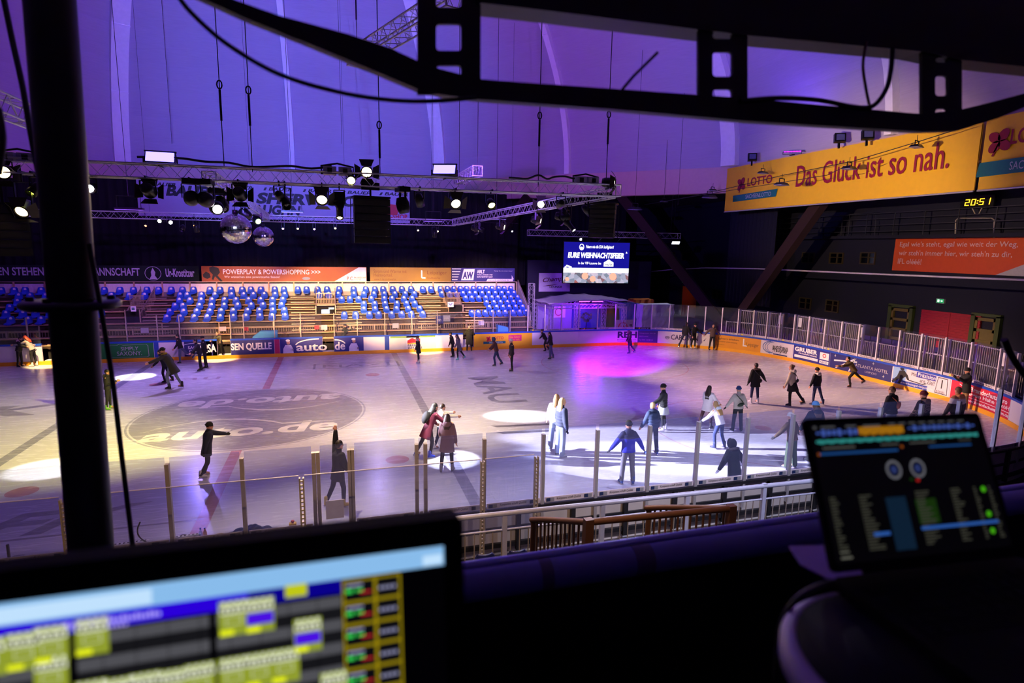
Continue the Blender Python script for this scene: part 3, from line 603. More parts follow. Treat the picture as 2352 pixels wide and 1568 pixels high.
b.build('arc_emblem', mat('steel_blue_print', '#4a6aa8', .5), o); lett(o, fn, [('autohaus', .8, .42, W-1.15, .24, .02), ('graupner', .78, .12, W-1.1, .3, .02)], BLKP); pbox(o, fn, .85, .02, W-.35, .09, NAVY, 'base_strip')
o, s0, W, H, fn = panel(1822, 1906, VIO); lett(o, fn, [('GRUBER', .1, .5, W*.62, .27, .04), ('Nutzfahrzeuge', .4, .34, W*.5, .13, .02)], WHITE); pbox(o, fn, .1, .14, W*.68, .29, WHITE, 'address_strip'); pbox(o, fn, W*.73, .34, W*.97, .74, WHITE, 'badge_field'); pbox(o, fn, W*.73, .1, W*.97, .27, WHITE, 'name_field')
lett(o, fn, [('www.gruma.de', W*.2, .17, W*.35, .08)], GREYP, 'address'); lett(o, fn, [('IVECO', W*.755, .13, W*.19, .1, .02)], NAVY, 'name_lettering'); b = MB(); ring(b, fn, W*.85, .57, .13, .12, .05, d=.02); b.build('badge', RED, o)
o, s0, W, H, fn = panel(1907, 2048, NVP); b = MB(); xa = s_of(1916)-s0
b.prism([(xa, .42), (xa+1.5, .6), (xa+1.5, .66), (xa, .5)], fn, .013, .02); b.prism([(xa+.1, .05), (xa+.2, .05), (xa+1.45, .8), (xa+1.35, .8)], fn, .013, .02); b.prism([(xa+1.0, .02), (xa+1.08, .02), (xa+1.4, .8), (xa+1.32, .8)], fn, .013, .02)
for u, y in ((1918, .72), (2005, .74), (2030, .2)):
    x = s_of(u)-s0; b.prism([(x-.08, y), (x, y-.02), (x+.08, y), (x, y+.02)], fn, .013, .02); b.prism([(x, y-.08), (x+.02, y), (x, y+.08), (x-.02, y)], fn, .013, .02)
b.build('star_emblem', WHITE, o); lett(o, fn, [('ATLANTA HOTEL', s_of(1965)-s0, .38, s_of(2040)-s_of(1965), .17), ('LEIPZIG', s_of(1988)-s0, .18, s_of(2014)-s_of(1988), .1)], SILV)
o, s0, W, H, fn = panel(2050, 2182, BW); pbox(o, fn, .02, .02, W*.62, .24, mat('mid_blue_print', '#2a44a8', .5), 'base_field'); pbox(o, fn, .02, .24, W*.24, H-.02, LBL, 'sky_field'); b = MB(); x = W*.17
b.prism([(x-.25, .4), (x-.15, .7), (x+.1, .75), (x+.3, .55), (x+.42, .3), (x+.3, .32), (x+.2, .45), (x+.05, .35), (x-.05, .05), (x-.2, .05), (x-.1, .3), (x-.45, .02), (x-.52, .1)], fn, .015, .022); disc(b, fn, x-.02, .8, .11, .07, .015, .022); b.prism([(x+.38, .3), (x+1.1, .25), (x+1.3, .33), (x+1.25, .36), (x+1.08, .29), (x+.38, .34)], fn, .015, .022); b.build('player_silhouette', BLKP, o)
lett(o, fn, [('Mit', s_of(2092)-s0, .58, s_of(2104)-s_of(2092), .17), ('ans Ziel!', s_of(2113)-s0, .34, s_of(2147)-s_of(2113), .2)], BLKP); pbox(o, fn, s_of(2105)-s0, .56, s_of(2148)-s0, .82, mat('violet_print', '#3a3aa0', .5), 'word_field'); lett(o, fn, [('Präzision', s_of(2106)-s0+.03, .61, s_of(2146)-s_of(2106), .18, .01), ('www.koegel-leipzig.de', s_of(2070)-s0, .06, s_of(2144)-s_of(2070), .13)], WHITE, 'word_lettering')
b = MB(); x0 = s_of(2150)-s0; x1 = s_of(2178)-s0; outline(b, fn, [(x0, .04), (x1, .04), (x1-.05, .8), (x0+.1, .8)], .03); b.prism([(x0+.3, .3), (x0+.34, .3), (x0+.36, .7), (x0+.3, .7)], fn, .013, .02); b.text('KÖGEL', lambda a, c: fn(a, c, .02), x0+.07, .08, x1-x0-.18, .12); b.build('tool_emblem', BLKP, o)
o, s0, W, H, fn = panel(2183, 2338, RDP); lett(o, fn, [('Brandschutzbüro', s_of(2229)-s0, .56, s_of(2313)-s_of(2229), .2, .02), ('Jürgen Hahn GmbH', s_of(2217)-s0, .32, s_of(2325)-s_of(2217), .2, .02), ('www.brandschutz-hahn.de', s_of(2216)-s0, .08, s_of(2321)-s_of(2216), .13, .02)], WHITE); b = MB(); ring(b, fn, .1, .45, .7, .36, .04, -60, 60); b.build('arc', WHITE, o); pbox(o, fn, s_of(2212)-s0, .26, s_of(2334)-s0, .28, WHITE, 'rule_line')
panel(2339, 2348, BW); panel(2349, 2420, CYB) if s_of(2420)-s_of(2349) > .1 else None
# gate recess walls behind the openings
for i, (g0, g1) in enumerate(gaps):
    s0, s1 = s_of(g0), s_of(g1); p = path((s0+s1)/2)[0]; y = YF+.12
    o = empty('bench_gate', (p.x, YF, .2), ['open gate in the boards beside the embracing couple', 'open gate in the boards where a person leans out', 'open gate in the violet panel with dark bench behind', 'lit gate in the boards left of the yellow panel'][i], 'gate')
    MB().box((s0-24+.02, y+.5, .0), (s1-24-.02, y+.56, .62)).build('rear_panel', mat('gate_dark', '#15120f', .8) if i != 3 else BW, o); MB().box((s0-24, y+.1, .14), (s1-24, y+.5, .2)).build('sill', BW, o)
    MB().box((s0-24+.02, y+.5, .74), (s1-24-.02, y+.55, 1.0)).build('upper_panel', mat('tan_panel', '#c8a888', .6), o)
# ------------------------------------------------------------------ plexiglass round the far side and right end
gl = empty('plexiglass_screen', (24, 6, ZT), 'plexiglass screen on white posts around the right end of the rink', 'glass screen')
PU = [1211, 1250, 1289, 1327, 1370, 1412, 1454, 1494, 1535, 1575, 1615, 1654, 1691, 1725, 1756, 1785, 1817, 1851, 1887, 1924, 1964, 2007, 2055, 2104, 2158, 2215, 2280, 2347]
PW = mat('white_post_paint', '#d8d0d8', .4, .2); ADS = mat('white_advert_strip', '#c8c0cc', .5)
SP = [s_of(u)+.02 for u in PU]
def post_at(b, s, z0, z1, w_=.06, d=-.03):
    p, n = path(s); t = Vector((-n.y, n.x, 0)); M = Matrix(((t.x, n.x, 0, p.x+n.x*d), (t.y, n.y, 0, p.y+n.y*d), (0, 0, 1, 0), (0, 0, 0, 1))); b.box((-w_/2, -.05, z0), (w_/2, .05, z1), 0, M)
HEART = mat('yellow_heart_print', '#e8d020', .5)
for i, s in enumerate(SP):
    b = MB(); post_at(b, s, ZT, 2.88); b.build('post', PW, gl)
    if i+1 < len(SP):
        b = MB(); strip(b, s+.03, SP[i+1]-.03, ZT, 2.92, -.045, -.033); b.build('pane', GLASS, gl)
        b = MB(); strip(b, s+.05, SP[i+1]-.05, ZT+.01, ZT+.13, -.03, -.022); q = b.build('advert_strip', (DARK if i % 3 == 0 else ADS) if i < 10 else (ADS if i % 3 else SILV), gl)
        fn = pfn(s+.05, ZT+.01); Ls = SP[i+1]-s-.1; m = (SILV if i % 3 == 0 else NAVY) if i < 10 else DARK
        b = MB(); b.text(['Wir    Lebensmittel', 'Porzellan', 'Alles für Ihre Tafel'][i % 3], lambda a, c: fn(a, c, -.018), .12*Ls, .03, .75*Ls, .07, 0, .01); b.build('strip_lettering', m, q)
        if i % 3 == 0: b = MB(); disc(b, fn, .3*Ls, .06, .06, .045, -.02, -.016); b.build('heart', HEART, q)
g2 = empty('plexiglass_screen', (0, YF, ZT), 'low plexiglass screen along the boards before the seated stand', 'glass screen')
edges = [0]+[s_of(u) for u in (67, 97, 128, 170, 225, 292, 363, 413)]+[s_of(500)]+[s_of(u) for u in (530, 560, 630, 690, 741)]+[s_of(u) for u in (768, 820, 884, 945, 1004, 1063)]+[s_of(u) for u in (1088, 1130, 1170, 1209)]
for i in range(len(edges)-1):
    a, c = edges[i], edges[i+1]; um = proj(path((a+c)/2)[0])[0]
    if any(g0-2 <= um <= g1+2 for g0, g1 in gaps): continue
    b = MB(); post_at(b, a+.04, ZT, 2.55, .045); b.build('post', STEEL, g2)
    b = MB(); strip(b, a+.06, c-.02, ZT, 2.5, -.045, -.035); b.build('pane', GLASS, g2)
# barred railings behind the glass at the right end
def barred(name, ss, z0, z1, off, label, mids=()):
    o = empty(name, (*path(ss[0])[0].xy, 0), label, 'railing'); b = MB(); bp = MB(); br = MB()
    for s in ss: post_at(bp, s, -.1, z1+.02, .06, -off)
    n = int((ss[-1]-ss[0])/.115)
    for i in range(n): post_at(b, ss[0]+(i+.5)*(ss[-1]-ss[0])/n, z0, z1, .022, -off) if (i % 14) else None
    strip(br, ss[0], ss[-1], z1-.05, z1, -off-.03, -off+.03); strip(br, ss[0], ss[-1], z0, z0+.05, -off-.03, -off+.03)
    for m_ in mids: strip(br, ss[0], ss[-1], m_, m_+.05, -off-.03, -off+.03)
    b.build('bars', STEEL, o); bp.build('posts', ALU, o); br.build('rails', ALU, o); return o
barred('barred_railing', [SP[i]+.05 for i in (12, 13, 14, 15)], 1.2, 2.8, .25, 'tall barred railing behind the glass, farther of three', (1.95,))
barred('barred_railing', [SP[i]+.05 for i in (16, 17, 18, 19, 20)], 1.2, 2.82, .25, 'tall barred railing behind the glass opposite the red gate, middle of three', (1.95,))
barred('barred_railing', [SP[i]+.05 for i in (22, 23, 24, 25, 26)], 1.2, 2.78, .25, 'tall barred railing behind the glass nearest the right picture edge', (1.95,))
barred('barred_railing', [SP[i]+.05 for i in (11, 14, 17, 20, 22, 24, 27)], .9, 1.9, 1.0, 'long low barred railing between rink glass and the side benches')
for i, (k, l) in enumerate(((15, 'white notice sheet on the near end of the farther barred railing'), (16, 'white notice sheet on the far end of the middle barred railing'), (20, 'white notice sheet on the near end of the middle barred railing'), (26, 'white notice sheet on the railing by the right picture edge'))):
    s = SP[k]+(.12 if k == 16 else -.22); p, n = path(s); b = MB(); fn = pfn(s, 2.15); b.prism([(0, 0), (.24, 0), (.24, .55), (0, .55)], fn, -.2, -.19); tag(b.build('notice_sheet', WHITE), l, 'notice')
# low tier of benches on the right
BEN = mat('violet_lit_bench_plastic', '#33247a', .5); o = empty('bench_tier', (33.5, 0, -.12), 'low tier of dark violet benches beyond the right end glass', 'benches')  # violet light painted into the dark bench colour
for i in range(4):
    MB().box((31.8+.75*i, -9, -.12), (32.55+.75*i, 9, .15+.28*i)).build('step', mat('bench_step_grey', '#2c2834', .7), o); b = MB()
    for j in range(24): b.box((32.1+.75*i, -8.8+.74*j, .45+.28*i), (32.5+.75*i, -8.8+.74*j+.66, .5+.28*i)); b.box((32.48+.75*i, -8.8+.74*j, .45+.28*i), (32.52+.75*i, -8.8+.74*j+.66, .75+.28*i))
    b.box((32.2+.75*i, -8.8, .1+.28*i), (32.3+.75*i, 8.9, .46+.28*i)); b.build('bench', BEN, o)
b = MB(); b.tube([(35, -4.5, 0), (35, -4.5, 1.9), (35, -5.0, 2.05), (35, -9, 2.05)], .03)
for i in range(30): b.beam((35, -4.6-.15*i, .2), (35, -4.6-.15*i, 2.0), .02, .02, 0, (0, 1, 0))
tag(b.build('dark_handrail', BLACK), 'black barred handrail below the green framed panel at far right', 'railing')
# ------------------------------------------------------------------ seated stand on the far side
WOOD = mat('bleacher_plank', '#c09c72', .6, nz=(2, .25, (.3, 4, 4))); FRM = mat('stand_frame_metal', '#b09c84', .45, .5, nz=(8, .15)); RIB = mat('white_ribbed_sheet', '#e4dcd4', .6); UND = mat('under_stand_shade', '#100d0b', .9)  # UND paints the shade below planks and in openings
ROW_Y = [15+.8*k for k in range(6)]; ROW_Z = [1.92+.27*k for k in range(6)]
XL = -17.0; XR0 = at_y(1212, 740, 15).x; XR1 = at_y(1186, 660, 19.6).x
def Xy(u, v, y): return at_y(u, v, y).x
st = empty('grandstand', (0, 14.2, -.1), 'long plank grandstand with steel frame along the far side', 'grandstand'); st['kind'] = 'structure'
AIS = [(300, 383), (668, 722), (772, 830), (960, 1012), (1070, 1112)]
def xr(y): return XR0+(XR1-XR0)*(y-15)/4.6
for k in range(-2, 6):
    y = 15+.8*k; z = 1.5+.27*k
    b = MB(); b.box((XL, y-.5, z-.04), (xr(y), y-.22, z)); b.box((XL, y-.18, z-.04), (xr(y), y+.12, z)); b.build('tread', WOOD, st)
    b = MB(); b.box((XL, y+.1, z+.02), (xr(y), y+.13, z+.2)); b.box((XL, y-.5, z-.16), (xr(y), y-.47, z-.05)); b.build('riser', mat('brown_riser', '#3c2c20', .75, nz=(3, .2)), st)  # brown boards, darkened to paint the shaded gaps between rows
    if k < 5: MB().box((XL, y-.18, z+.3), (xr(y), y+.16, z+.35)).build('bench_board', WOOD, st)
b = MB()
for i in range(34):
    x = XL+.5+i*1.03
    if x < xr(17): b.beam((x, 13.5, .55), (min(x, xr(19.5)), 19.6, 2.75), .06, .08)
    if x < XR1: b.beam((x, 19.6, 0), (x, 19.6, 2.9), .06, .06)
    b.beam((x, 14.6, 0), (x, 14.6, 1.2), .06, .06)
b.build('raker_frame', FRM, st)
MB().box((XL, 17.2, -.1), (XR1-.3, 17.3, 2.0)).build('underside_shade_sheet', UND, st)  # dark sheet standing for the shade under the rows
b = MB(); x = XL
while x < XR1-.1: b.box((x, 19.72+.03*(int(x/.14) % 2), 2.95), (min(x+.14, XR1), 19.79, 3.86)); x += .14
b.build('back_panel', RIB, st)
MB().box((XL, 19.68, 2.95), (XR1, 19.72, 3.3)).build('skirt_panel', mat('grey_skirt_panel', '#8f8a86', .6), st)
b = MB(); b.beam((XL, 19.62, 3.98), (XR1, 19.62, 3.98), .07, .06); b.build('top_rail', FRM, st)
x = XR1
while x > XL: MB().beam((x, 19.6, 2.8), (x, 19.6, 4.0), .08, .08, 0, (0, 1, 0)).build('rear_post', WOOD if x < 1 else FRM, st); x -= 1.63
# stairways cut into the planks
for i, (u0, u1) in enumerate(AIS):
    b = MB()
    for j in range(13 if i != 4 else 7):
        y = 14.1+.4*j; z = .93+.135*(j+1)+.0; x0 = Xy(u0 + (20 if i == 0 else 0) * j / 12, 700, y); x1 = Xy(u1, 700, y)
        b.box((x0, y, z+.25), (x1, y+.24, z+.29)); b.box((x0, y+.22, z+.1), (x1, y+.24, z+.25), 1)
    b.build('stairway', [mat('pale_step_board', '#d8c4a4', .6) if i else mat('grey_step_metal', '#a89c8c', .5, .2), UND], st)  # second slot paints the dark gap below each step
# entrances under the upper rows
for i, (u0, u1, yb) in enumerate(((288, 322, 15.4), (726, 771, 16.4), (1030, 1063, 16.2))):
    x0, x1 = Xy(u0, 720, yb), Xy(u1, 720, yb)
    e = MB().box((x0, yb, 1.05), (x1, yb+1.4, 2.5)); e.build('entrance_shade_box', UND, st)  # solid black box paints the dark of the opening
    b = MB()
    for x_ in (x0, x1): b.beam((x_, yb-.05, .9), (x_, yb-.05, 2.6), .06, .06, 0, (0, 1, 0)); b.beam((x_, 18.6, 2.6), (x_, 18.6, 3.75), .05, .05, 0, (0, 1, 0)); b.beam((x_, yb-.05, 2.35), (x_, 18.6, 3.6), .05, .05)
    for zz in (2.55, 3.35): b.beam((x0, yb+.9, zz), (x1, yb+.9, zz), .05, .05)
    for j in range(12): xx = x0+(x1-x0)*(j+.5)/12; b.beam((xx, yb+.9, 2.55), (xx, yb+.9, 3.35), .022, .022, 0, (0, 1, 0)); b.beam((xx, yb-.3, .75), (xx, yb-.3, 1.6), .022, .022, 0, (0, 1, 0))
    b.beam((x0, yb-.3, 1.6), (x1, yb-.3, 1.6), .05, .05)
    for x_ in (x0, x1):
        for j in range(14): yy = yb+(18.6-yb)*j/14; b.beam((x_, yy, 1.5+.39*(yy-yb)), (x_, yy, 2.35+.39*(yy-yb)), .02, .02, 0, (0, 1, 0))
    b.build('entrance_rail', FRM, st)
    if i == 1:
        MB().box((x0+.35, yb-.06, 2.1), (x0+.85, yb-.02, 2.34)).build('entrance_lamp', emat('entrance_lamp_glow', '#dfe8ff', 5), st)
        MB().box((x0+.8, yb-.06, 2.36), (x0+1.15, yb-.02, 2.48)).build('entrance_sign', emat('entrance_sign_glow', '#eaffea', 1.5), st)
# side panel at the right end
b = MB(); q = [(14.6, 1.2), (19.7, 2.8), (19.7, 4.0), (14.6, 1.95)]
b.prism(q, lambda a, c, d: (xr(a)+.1+d, a, c), 0, .05); b.build('end_panel', RIB, st)
MB().beam((xr(14.5)+.14, 14.5, 2.05), (xr(19.7)+.14, 19.7, 4.1), .06, .06).build('end_rail', FRM, st)
# front railing
b = MB(); x = XL
while x < XR0: b.beam((x, 13.95, .75), (x, 13.95, 1.62), .02, .02, 0, (0, 1, 0)); x += .14
for zz in (.75, 1.2, 1.62): b.beam((XL, 13.95, zz), (XR0, 13.95, zz), .045, .045)
x = XL
while x < XR0: b.beam((x, 13.95, -.1), (x, 13.95, 1.9 if int(x) % 3 == 0 else 1.65), .06, .06, 0, (0, 1, 0)); x += 1.5
b.build('front_railing', FRM, st)
# ---- blue seats
SEATB = mat('blue_seat_plastic', '#2450c8', .35, nz=(4, .05)); SEATN = mat('dark_blue_seat_plastic', '#141c5c', .4)
def seat_mesh(m, name='stadium_seat'):
    b = MB(); prof = [(-.38, -.05, .30), (-.37, 0, .40), (-.2, .015, .43), (-.02, .04, .44), (.05, .12, .43), (.085, .25, .40), (.1, .36, .35), (.105, .42, .26)]
    vs = []; n = 7
    for y, z, wd in prof:
        for i in range(n):
            t = i/(n-1)*2-1; vs.append((t*wd/2, y-(.05*t*t if y > .03 else 0), z+(.03*t*t if y <= .03 else 0)))
    m_ = len(vs); vs += [(x, y+.02, z-.02) for x, y, z in vs]; fs = []
    for j in range(len(prof)-1):
        for i in range(n-1): o = j*n+i; fs.append((o, o+1, o+n+1, o+n)); fs.append((o+m_, o+n+m_, o+n+1+m_, o+1+m_))
    for j in range(len(prof)-1):
        for i in (0, n-1): o = j*n+i; fs.append((o, o+n, o+n+m_, o+m_))
    for i in range(n-1):
        o = (len(prof)-1)*n+i; fs.append((o, o+1, o+1+m_, o+m_)); fs.append((i, i+m_, i+1+m_, i+1))
    b.add(vs, fs, 0, True); b.box((-.16, -.25, -.1), (.16, .02, -.005), 2)
    b.add([(-.06, .022, .24), (.06, .022, .24), (.075, .025, .31), (.035, .03, .37), (-.035, .03, .37), (-.075, .025, .31)], [(0, 1, 2, 3, 4, 5)], 1)
    return b.build(name, [m, WHITE, BLACK])
SROW = {5: [2, 32, 57, 94, 239, 275, 306, 337, 364, 393, 419, 444, 482, 505, 531, 556, 576, 599, 631, 652, 684, 704, 729, 751, 779, 812, 840, 861, 880, 902, 923, 944, 971, 990, 1012, 1028, 1043, 1058, 1072, 1088, 1102, 1117, 1131, 1146, 1159, 1174],
 4: [42, 68, 104, 256, 297, 332, 414, 430, 463, 494, 532, 560, 582, 607, 632, 654, 733, 755, 777, 813, 836, 859, 883, 907, 931, 952, 1015, 1033, 1049, 1064, 1079, 1092, 1108, 1123, 1138, 1153, 1168, 1181],
 3: [39, 75, 412, 436, 462, 487, 516, 542, 571, 599, 626, 650, 785, 804, 824, 853, 883, 901, 928, 947, 1070, 1084, 1100, 1116, 1130, 1144, 1159, 1174, 1189],
 2: [21, 47, 402, 420, 458, 486, 515, 546, 577, 604, 626, 647, 836, 861, 885, 912, 934, 953, 1118, 1135, 1150, 1166, 1180, 1195],
 1: [12, 51, 80, 113, 231, 390, 422, 452, 482, 508, 536, 569, 596, 627, 653, 836, 862, 888, 911, 938, 964, 1124, 1141, 1156, 1170, 1185, 1201],
 0: [23, 63, 93, 383, 414, 446, 476, 506, 536, 565, 597, 625, 655, 791, 817, 849, 870, 900, 923, 945, 971, 1084, 1099, 1115, 1131, 1146, 1161, 1179, 1194, 1209]}
ORD = ['first', 'second', 'third', 'fourth', 'fifth', 'sixth', 'seventh', 'eighth', 'ninth', 'tenth', 'eleventh', 'twelfth', 'thirteenth', 'fourteenth', 'fifteenth', 'sixteenth']
BLK = [(205, 'block left of the dark pole'), (368, 'block just right of the dark pole'), (672, 'big middle block'), (768, 'part above the lit entrance'), (960, 'block right of the lit entrance'), (1052, 'part around the right stairway'), (9999, 'densely filled right-hand block')]
seat0 = None
for k in range(5, -1, -1):
    cnt = {}
    for u in SROW[k]:
        bl = next(n for lim, n in BLK if u < lim); i = cnt.get(bl, 0); cnt[bl] = i+1
        v = [735, 721, 708.6, 696, 685, 673][k]; x = Xy(u, v+(640-u)*.012, ROW_Y[k])
        lab = 'blue seat, %s from left, %s row, %s' % (ORD[i], ['bottom', 'second lowest', 'third lowest', 'third highest', 'second highest', 'top'][k], bl)
        loc = (x, ROW_Y[k]+.1, ROW_Z[k])
        if seat0 is None: seat0 = tag(seat_mesh(SEATB), lab, 'seat', 'blue seats of the far stand'); seat0.location = loc
        else: dup(seat0, loc, (0, 0, R(rnd.uniform(-3, 3))), lab)
# ---- banners over the stand
def ban(u0, u1, m, label, y=19.67, z0=4.0, z1=5.03):
    x0, x1 = Xy(u0, 630, y), Xy(u1, 630, y); o = empty('advertising_banner', (x0, y, z0), label, 'banner'); fn = lambda a, c, d=0: (x0+a, y-d, z0+c)
    b = MB(); b.add(*wrinkle(x1-x0, z1-z0, fn, 60, 6, .012, int(u0)+99, .02), 0, True); b.build('sheet', m, o)
    return o, (lambda u: Xy(u, 630, y)-x0), z1-z0, fn
def txt(o, fn, items, m, name='lettering', d=.05):
    b = MB(); f = lambda a, c: fn(a, c, d)
    for t, x, y, w_, h, *r_ in items: b.text(t, f, x, y, w_, h, 0, *r_)
    return b.build(name, m, o)
o, X, H, fn = ban(-90, 457, mat('bottle_green_vinyl', '#0b1c14', .95, nz=(3, .1)), 'dark green banner with pale capitals above the stand at left')
txt(o, fn, [('WIR ALLEN STEHEN ZUR', X(-88), .38, X(150)-X(-88), .5, .02), ('MANNSCHAFT', X(203), .38, X(322)-X(203), .5, .02), ('Ur-Krostitzer', X(381), .3, X(447)-X(381), .55, .03)], SILV)
b = MB(); cx = X(352); ring(b, fn, cx, .53, .48, .46, .03, d=.05); b.prism([(cx-.22, .15), (cx+.25, .15), (cx+.1, .4), (cx+.14, .6), (cx, .9), (cx-.12, .62), (cx-.1, .4)], fn, .045, .05); b.build('crest', SILV, o)
o, X, H, fn = ban(463, 842, mat('orange_stand_vinyl', '#a04814', .55, nz=(3, .1)), 'orange banner with a hockey player print above the middle of the stand')
txt(o, fn, [('POWERPLAY & POWERSHOPPING >>>', X(513), .5, X(736)-X(513), .33, .01), ('Wir wünschen eine powerstarke Saison!', X(515), .2, X(642)-X(515), .2)], WHITE)
b = MB(); q = lambda P: b.prism([(X(u), (648-v)/35*H) for u, v in P], fn, .045, .055)
q([(482, 616), (490, 613), (503, 617), (506, 627), (500, 634), (511, 647), (506, 648), (494, 636), (490, 644), (486, 643), (489, 632), (482, 624)]); q([(466, 632), (474, 625), (482, 630), (484, 638), (476, 642), (467, 638)]); b.build('player_print', BLKP, o)
b = MB(); b.prism([(X(768), 0.02), (X(841), .02), (X(841), H-.02), (X(824), H-.02)], fn, .04, .045); b.build('white_corner', WHITE, o); txt(o, fn, [('P.C.', X(797), .1, X(812)-X(797), .25, .01), ('PAUNSDORF', X(813), .22, X(840)-X(813), .12, .01), ('CENTER', X(813), .09, X(829)-X(813), .1)], RED, 'corner_lettering', .06)
txt(o, fn, [('Über 1.000 kostenlose', X(749), .78, X(789)-X(749), .1), ('Parkplätze', X(749), .65, X(768)-X(749), .1), ('Mo bis Sa für Sie', X(749), .42, X(784)-X(749), .1), ('geöffnet', X(749), .29, X(764)-X(749), .1)], mat('brick_print', '#a04a1a', .6), 'small_lettering')
b = MB()
for yy in (.8, .42): ring(b, fn, X(744), yy, .14, .13, .03, d=.05)
b.build('round_icon', mat('brick_print', '#a04a1a', .6), o); b = MB(); disc(b, fn, X(703), .22, .27, .1, .045, .05); b.build('puck_print', GREYP, o)
o, X, H, fn = ban(850, 1036, mat('ochre_vinyl', '#9a7624', .55, nz=(3, .08)), 'ochre yellow banner above the stand with a white L emblem'); BR = mat('brown_print', '#7a4a1c', .6)
txt(o, fn, [('Strom und Wärme mit', X(858), .62, X(934)-X(858), .25), ('Heimvorteil.', X(858), .35, X(902)-X(858), .25), ('www.L.de/stadtwerke', X(859), .1, X(909)-X(859), .14), ('Leipziger', X(981), .46, X(1026)-X(981), .34), ('Stadtwerke', X(981), .18, X(1011)-X(981), .18)], BR)
b = MB(); b.prism([(X(967), .3), (X(970), .3), (X(970), .82), (X(967), .85)], fn, .045, .05); b.prism([(X(967), .3), (X(969), .22), (X(977), .2), (X(977), .32), (X(970), .33)], fn, .045, .05); b.build('emblem', WHITE, o)
o, X, H, fn = ban(1037, 1182, mat('navy_vinyl', '#26246e', .55, nz=(3, .08)), 'navy banner with white stripes above the right end of the stand')
b = MB()
for i in range(5): b.prism([(X(1038), .12+.2*i), (X(1050)+.07*i, .12+.2*i), (X(1051)+.07*i, .18+.2*i), (X(1038), .18+.2*i)], fn, .045, .05)
b.prism([(X(1059), .1), (X(1065), .95), (X(1090), .95), (X(1087), .1)], fn, .04, .045); b.prism([(X(1117), .03), (X(1178), .03), (X(1178), .2), (X(1120), .2)], fn, .045, .05); b.prism([(X(1175), .2), (X(1175), .5), (X(1180), .18)], fn, .045, .05); b.build('stripes', WHITE, o)
b = MB(); b.text('AW', lambda a, c: fn(a, c, .06), X(1062), .2, X(1086)-X(1062), .55, 0, .05, .1); b.text('www.arlt-wachdienst.de', lambda a, c: fn(a, c, .06), X(1121), .07, X(1168)-X(1121), .1, 0, .01); b.build('dark_lettering', NAVY, o)
txt(o, fn, [('ARLT', X(1095), .62, X(1113)-X(1095), .27, .03), ('WACH-, SCHLIESS- UND', X(1095), .46, X(1131)-X(1095), .1, .02), ('SCHUTZDIENST GmbH', X(1095), .31, X(1131)-X(1095), .1, .02), ('"Kampf: Du mit weitem Bizeps"', X(1134), .76, X(1177)-X(1134), .09)], WHITE)
# signs and small things in front of the stand
def sign(u0, v0, u1, v1, y, m, label, t=None, mt=None, tbox=None):
    A = at_y(u0, v0, y); B = at_y(u1, v1, y); o = empty('notice_sign', (A.x, y, B.z), label, 'sign'); fn = lambda a, c, d=0: (A.x+a, y-d, B.z+c); W = B.x-A.x; H = A.z-B.z
    MB().prism([(0, 0), (W, 0), (W, H), (0, H)], fn, 0, .02).build('plate', m, o)
    if t: MB().text(t, lambda a, c: fn(a, c, .025), W*.12, H*.3, W*.7, H*.45, 0, .01).build('lettering', mt, o)
    return o
sign(300, 703, 313, 715, 13.85, WHITE, 'small white notice by the entrance right of the dark pole', 'i', TEAL)
sign(503, 750, 520, 760, 13.85, SILV, 'pale plate on the railing above the person leaning in the gate')
sign(323, 753, 342, 764, 13.85, SILV, 'pale plate on the front railing right of the dark pole')
sign(559, 751, 571, 759, 13.85, RED, 'small red plate on the railing left of the light blue cover')
sign(722, 747, 733, 756, 13.85, RED, 'small red plate on the railing below the lit entrance')
sign(736, 746, 752, 757, 13.85, SILV, 'pale plate right beside the red one below the lit entrance')
sign(901, 742, 916, 753, 13.85, SILV, 'pale plate on the railing left of the square dark blue sign')
sign(1099, 737, 1112, 746, 13.85, SILV, 'pale plate on the railing under the dense block of seats')
o = sign(1001, 725, 1018, 743, 13.8, NAVY, 'square dark blue sign with lower case letters on the railing', 'bsm', SILV); sign(1018, 724, 1034, 738, 13.8, GREYP, 'grey plate joined to the right of the square blue sign', 'projekt', SILV)
sign(1028, 693, 1042, 705, 15.6, WHITE, 'white notice on the stair railing at the right entrance', 'V', BLUE)
CYAN = mat('light_blue_cover', '#4aa8d8', .5)
A = at_y(578, 776, 13.1); B = at_y(637, 759, 13.1); tag(MB().prism([(A.x, .95), (B.x, .95), (B.x, B.z), (A.x+.5, B.z), (A.x+.1, B.z-.3)], lambda a, c, d: (a, 12.9+d, c), 0, .5).build('equipment_cover', CYAN), 'light blue cover standing behind the boards at the middle', 'cover')
A = at_y(1142, 761, 13.1); B = at_y(1166, 745, 13.1); tag(MB().prism([(A.x, .9), (B.x+.1, .9), (B.x-.05, B.z-.15), (A.x, B.z)], lambda a, c, d: (a, 12.9+d, c), 0, .5).build('equipment_cover', CYAN), 'light blue cover standing behind the boards left of the blue post', 'cover')
p = at_y(1171, 740, 12.8); tag(MB().box((p.x-.06, 12.8, 0), (p.x+.06, 12.9, 2.6)).build('padded_post', mat('blue_post_pad', '#1a34a8', .5)), 'dark blue padded post behind the boards near the right end of the stand', 'post')
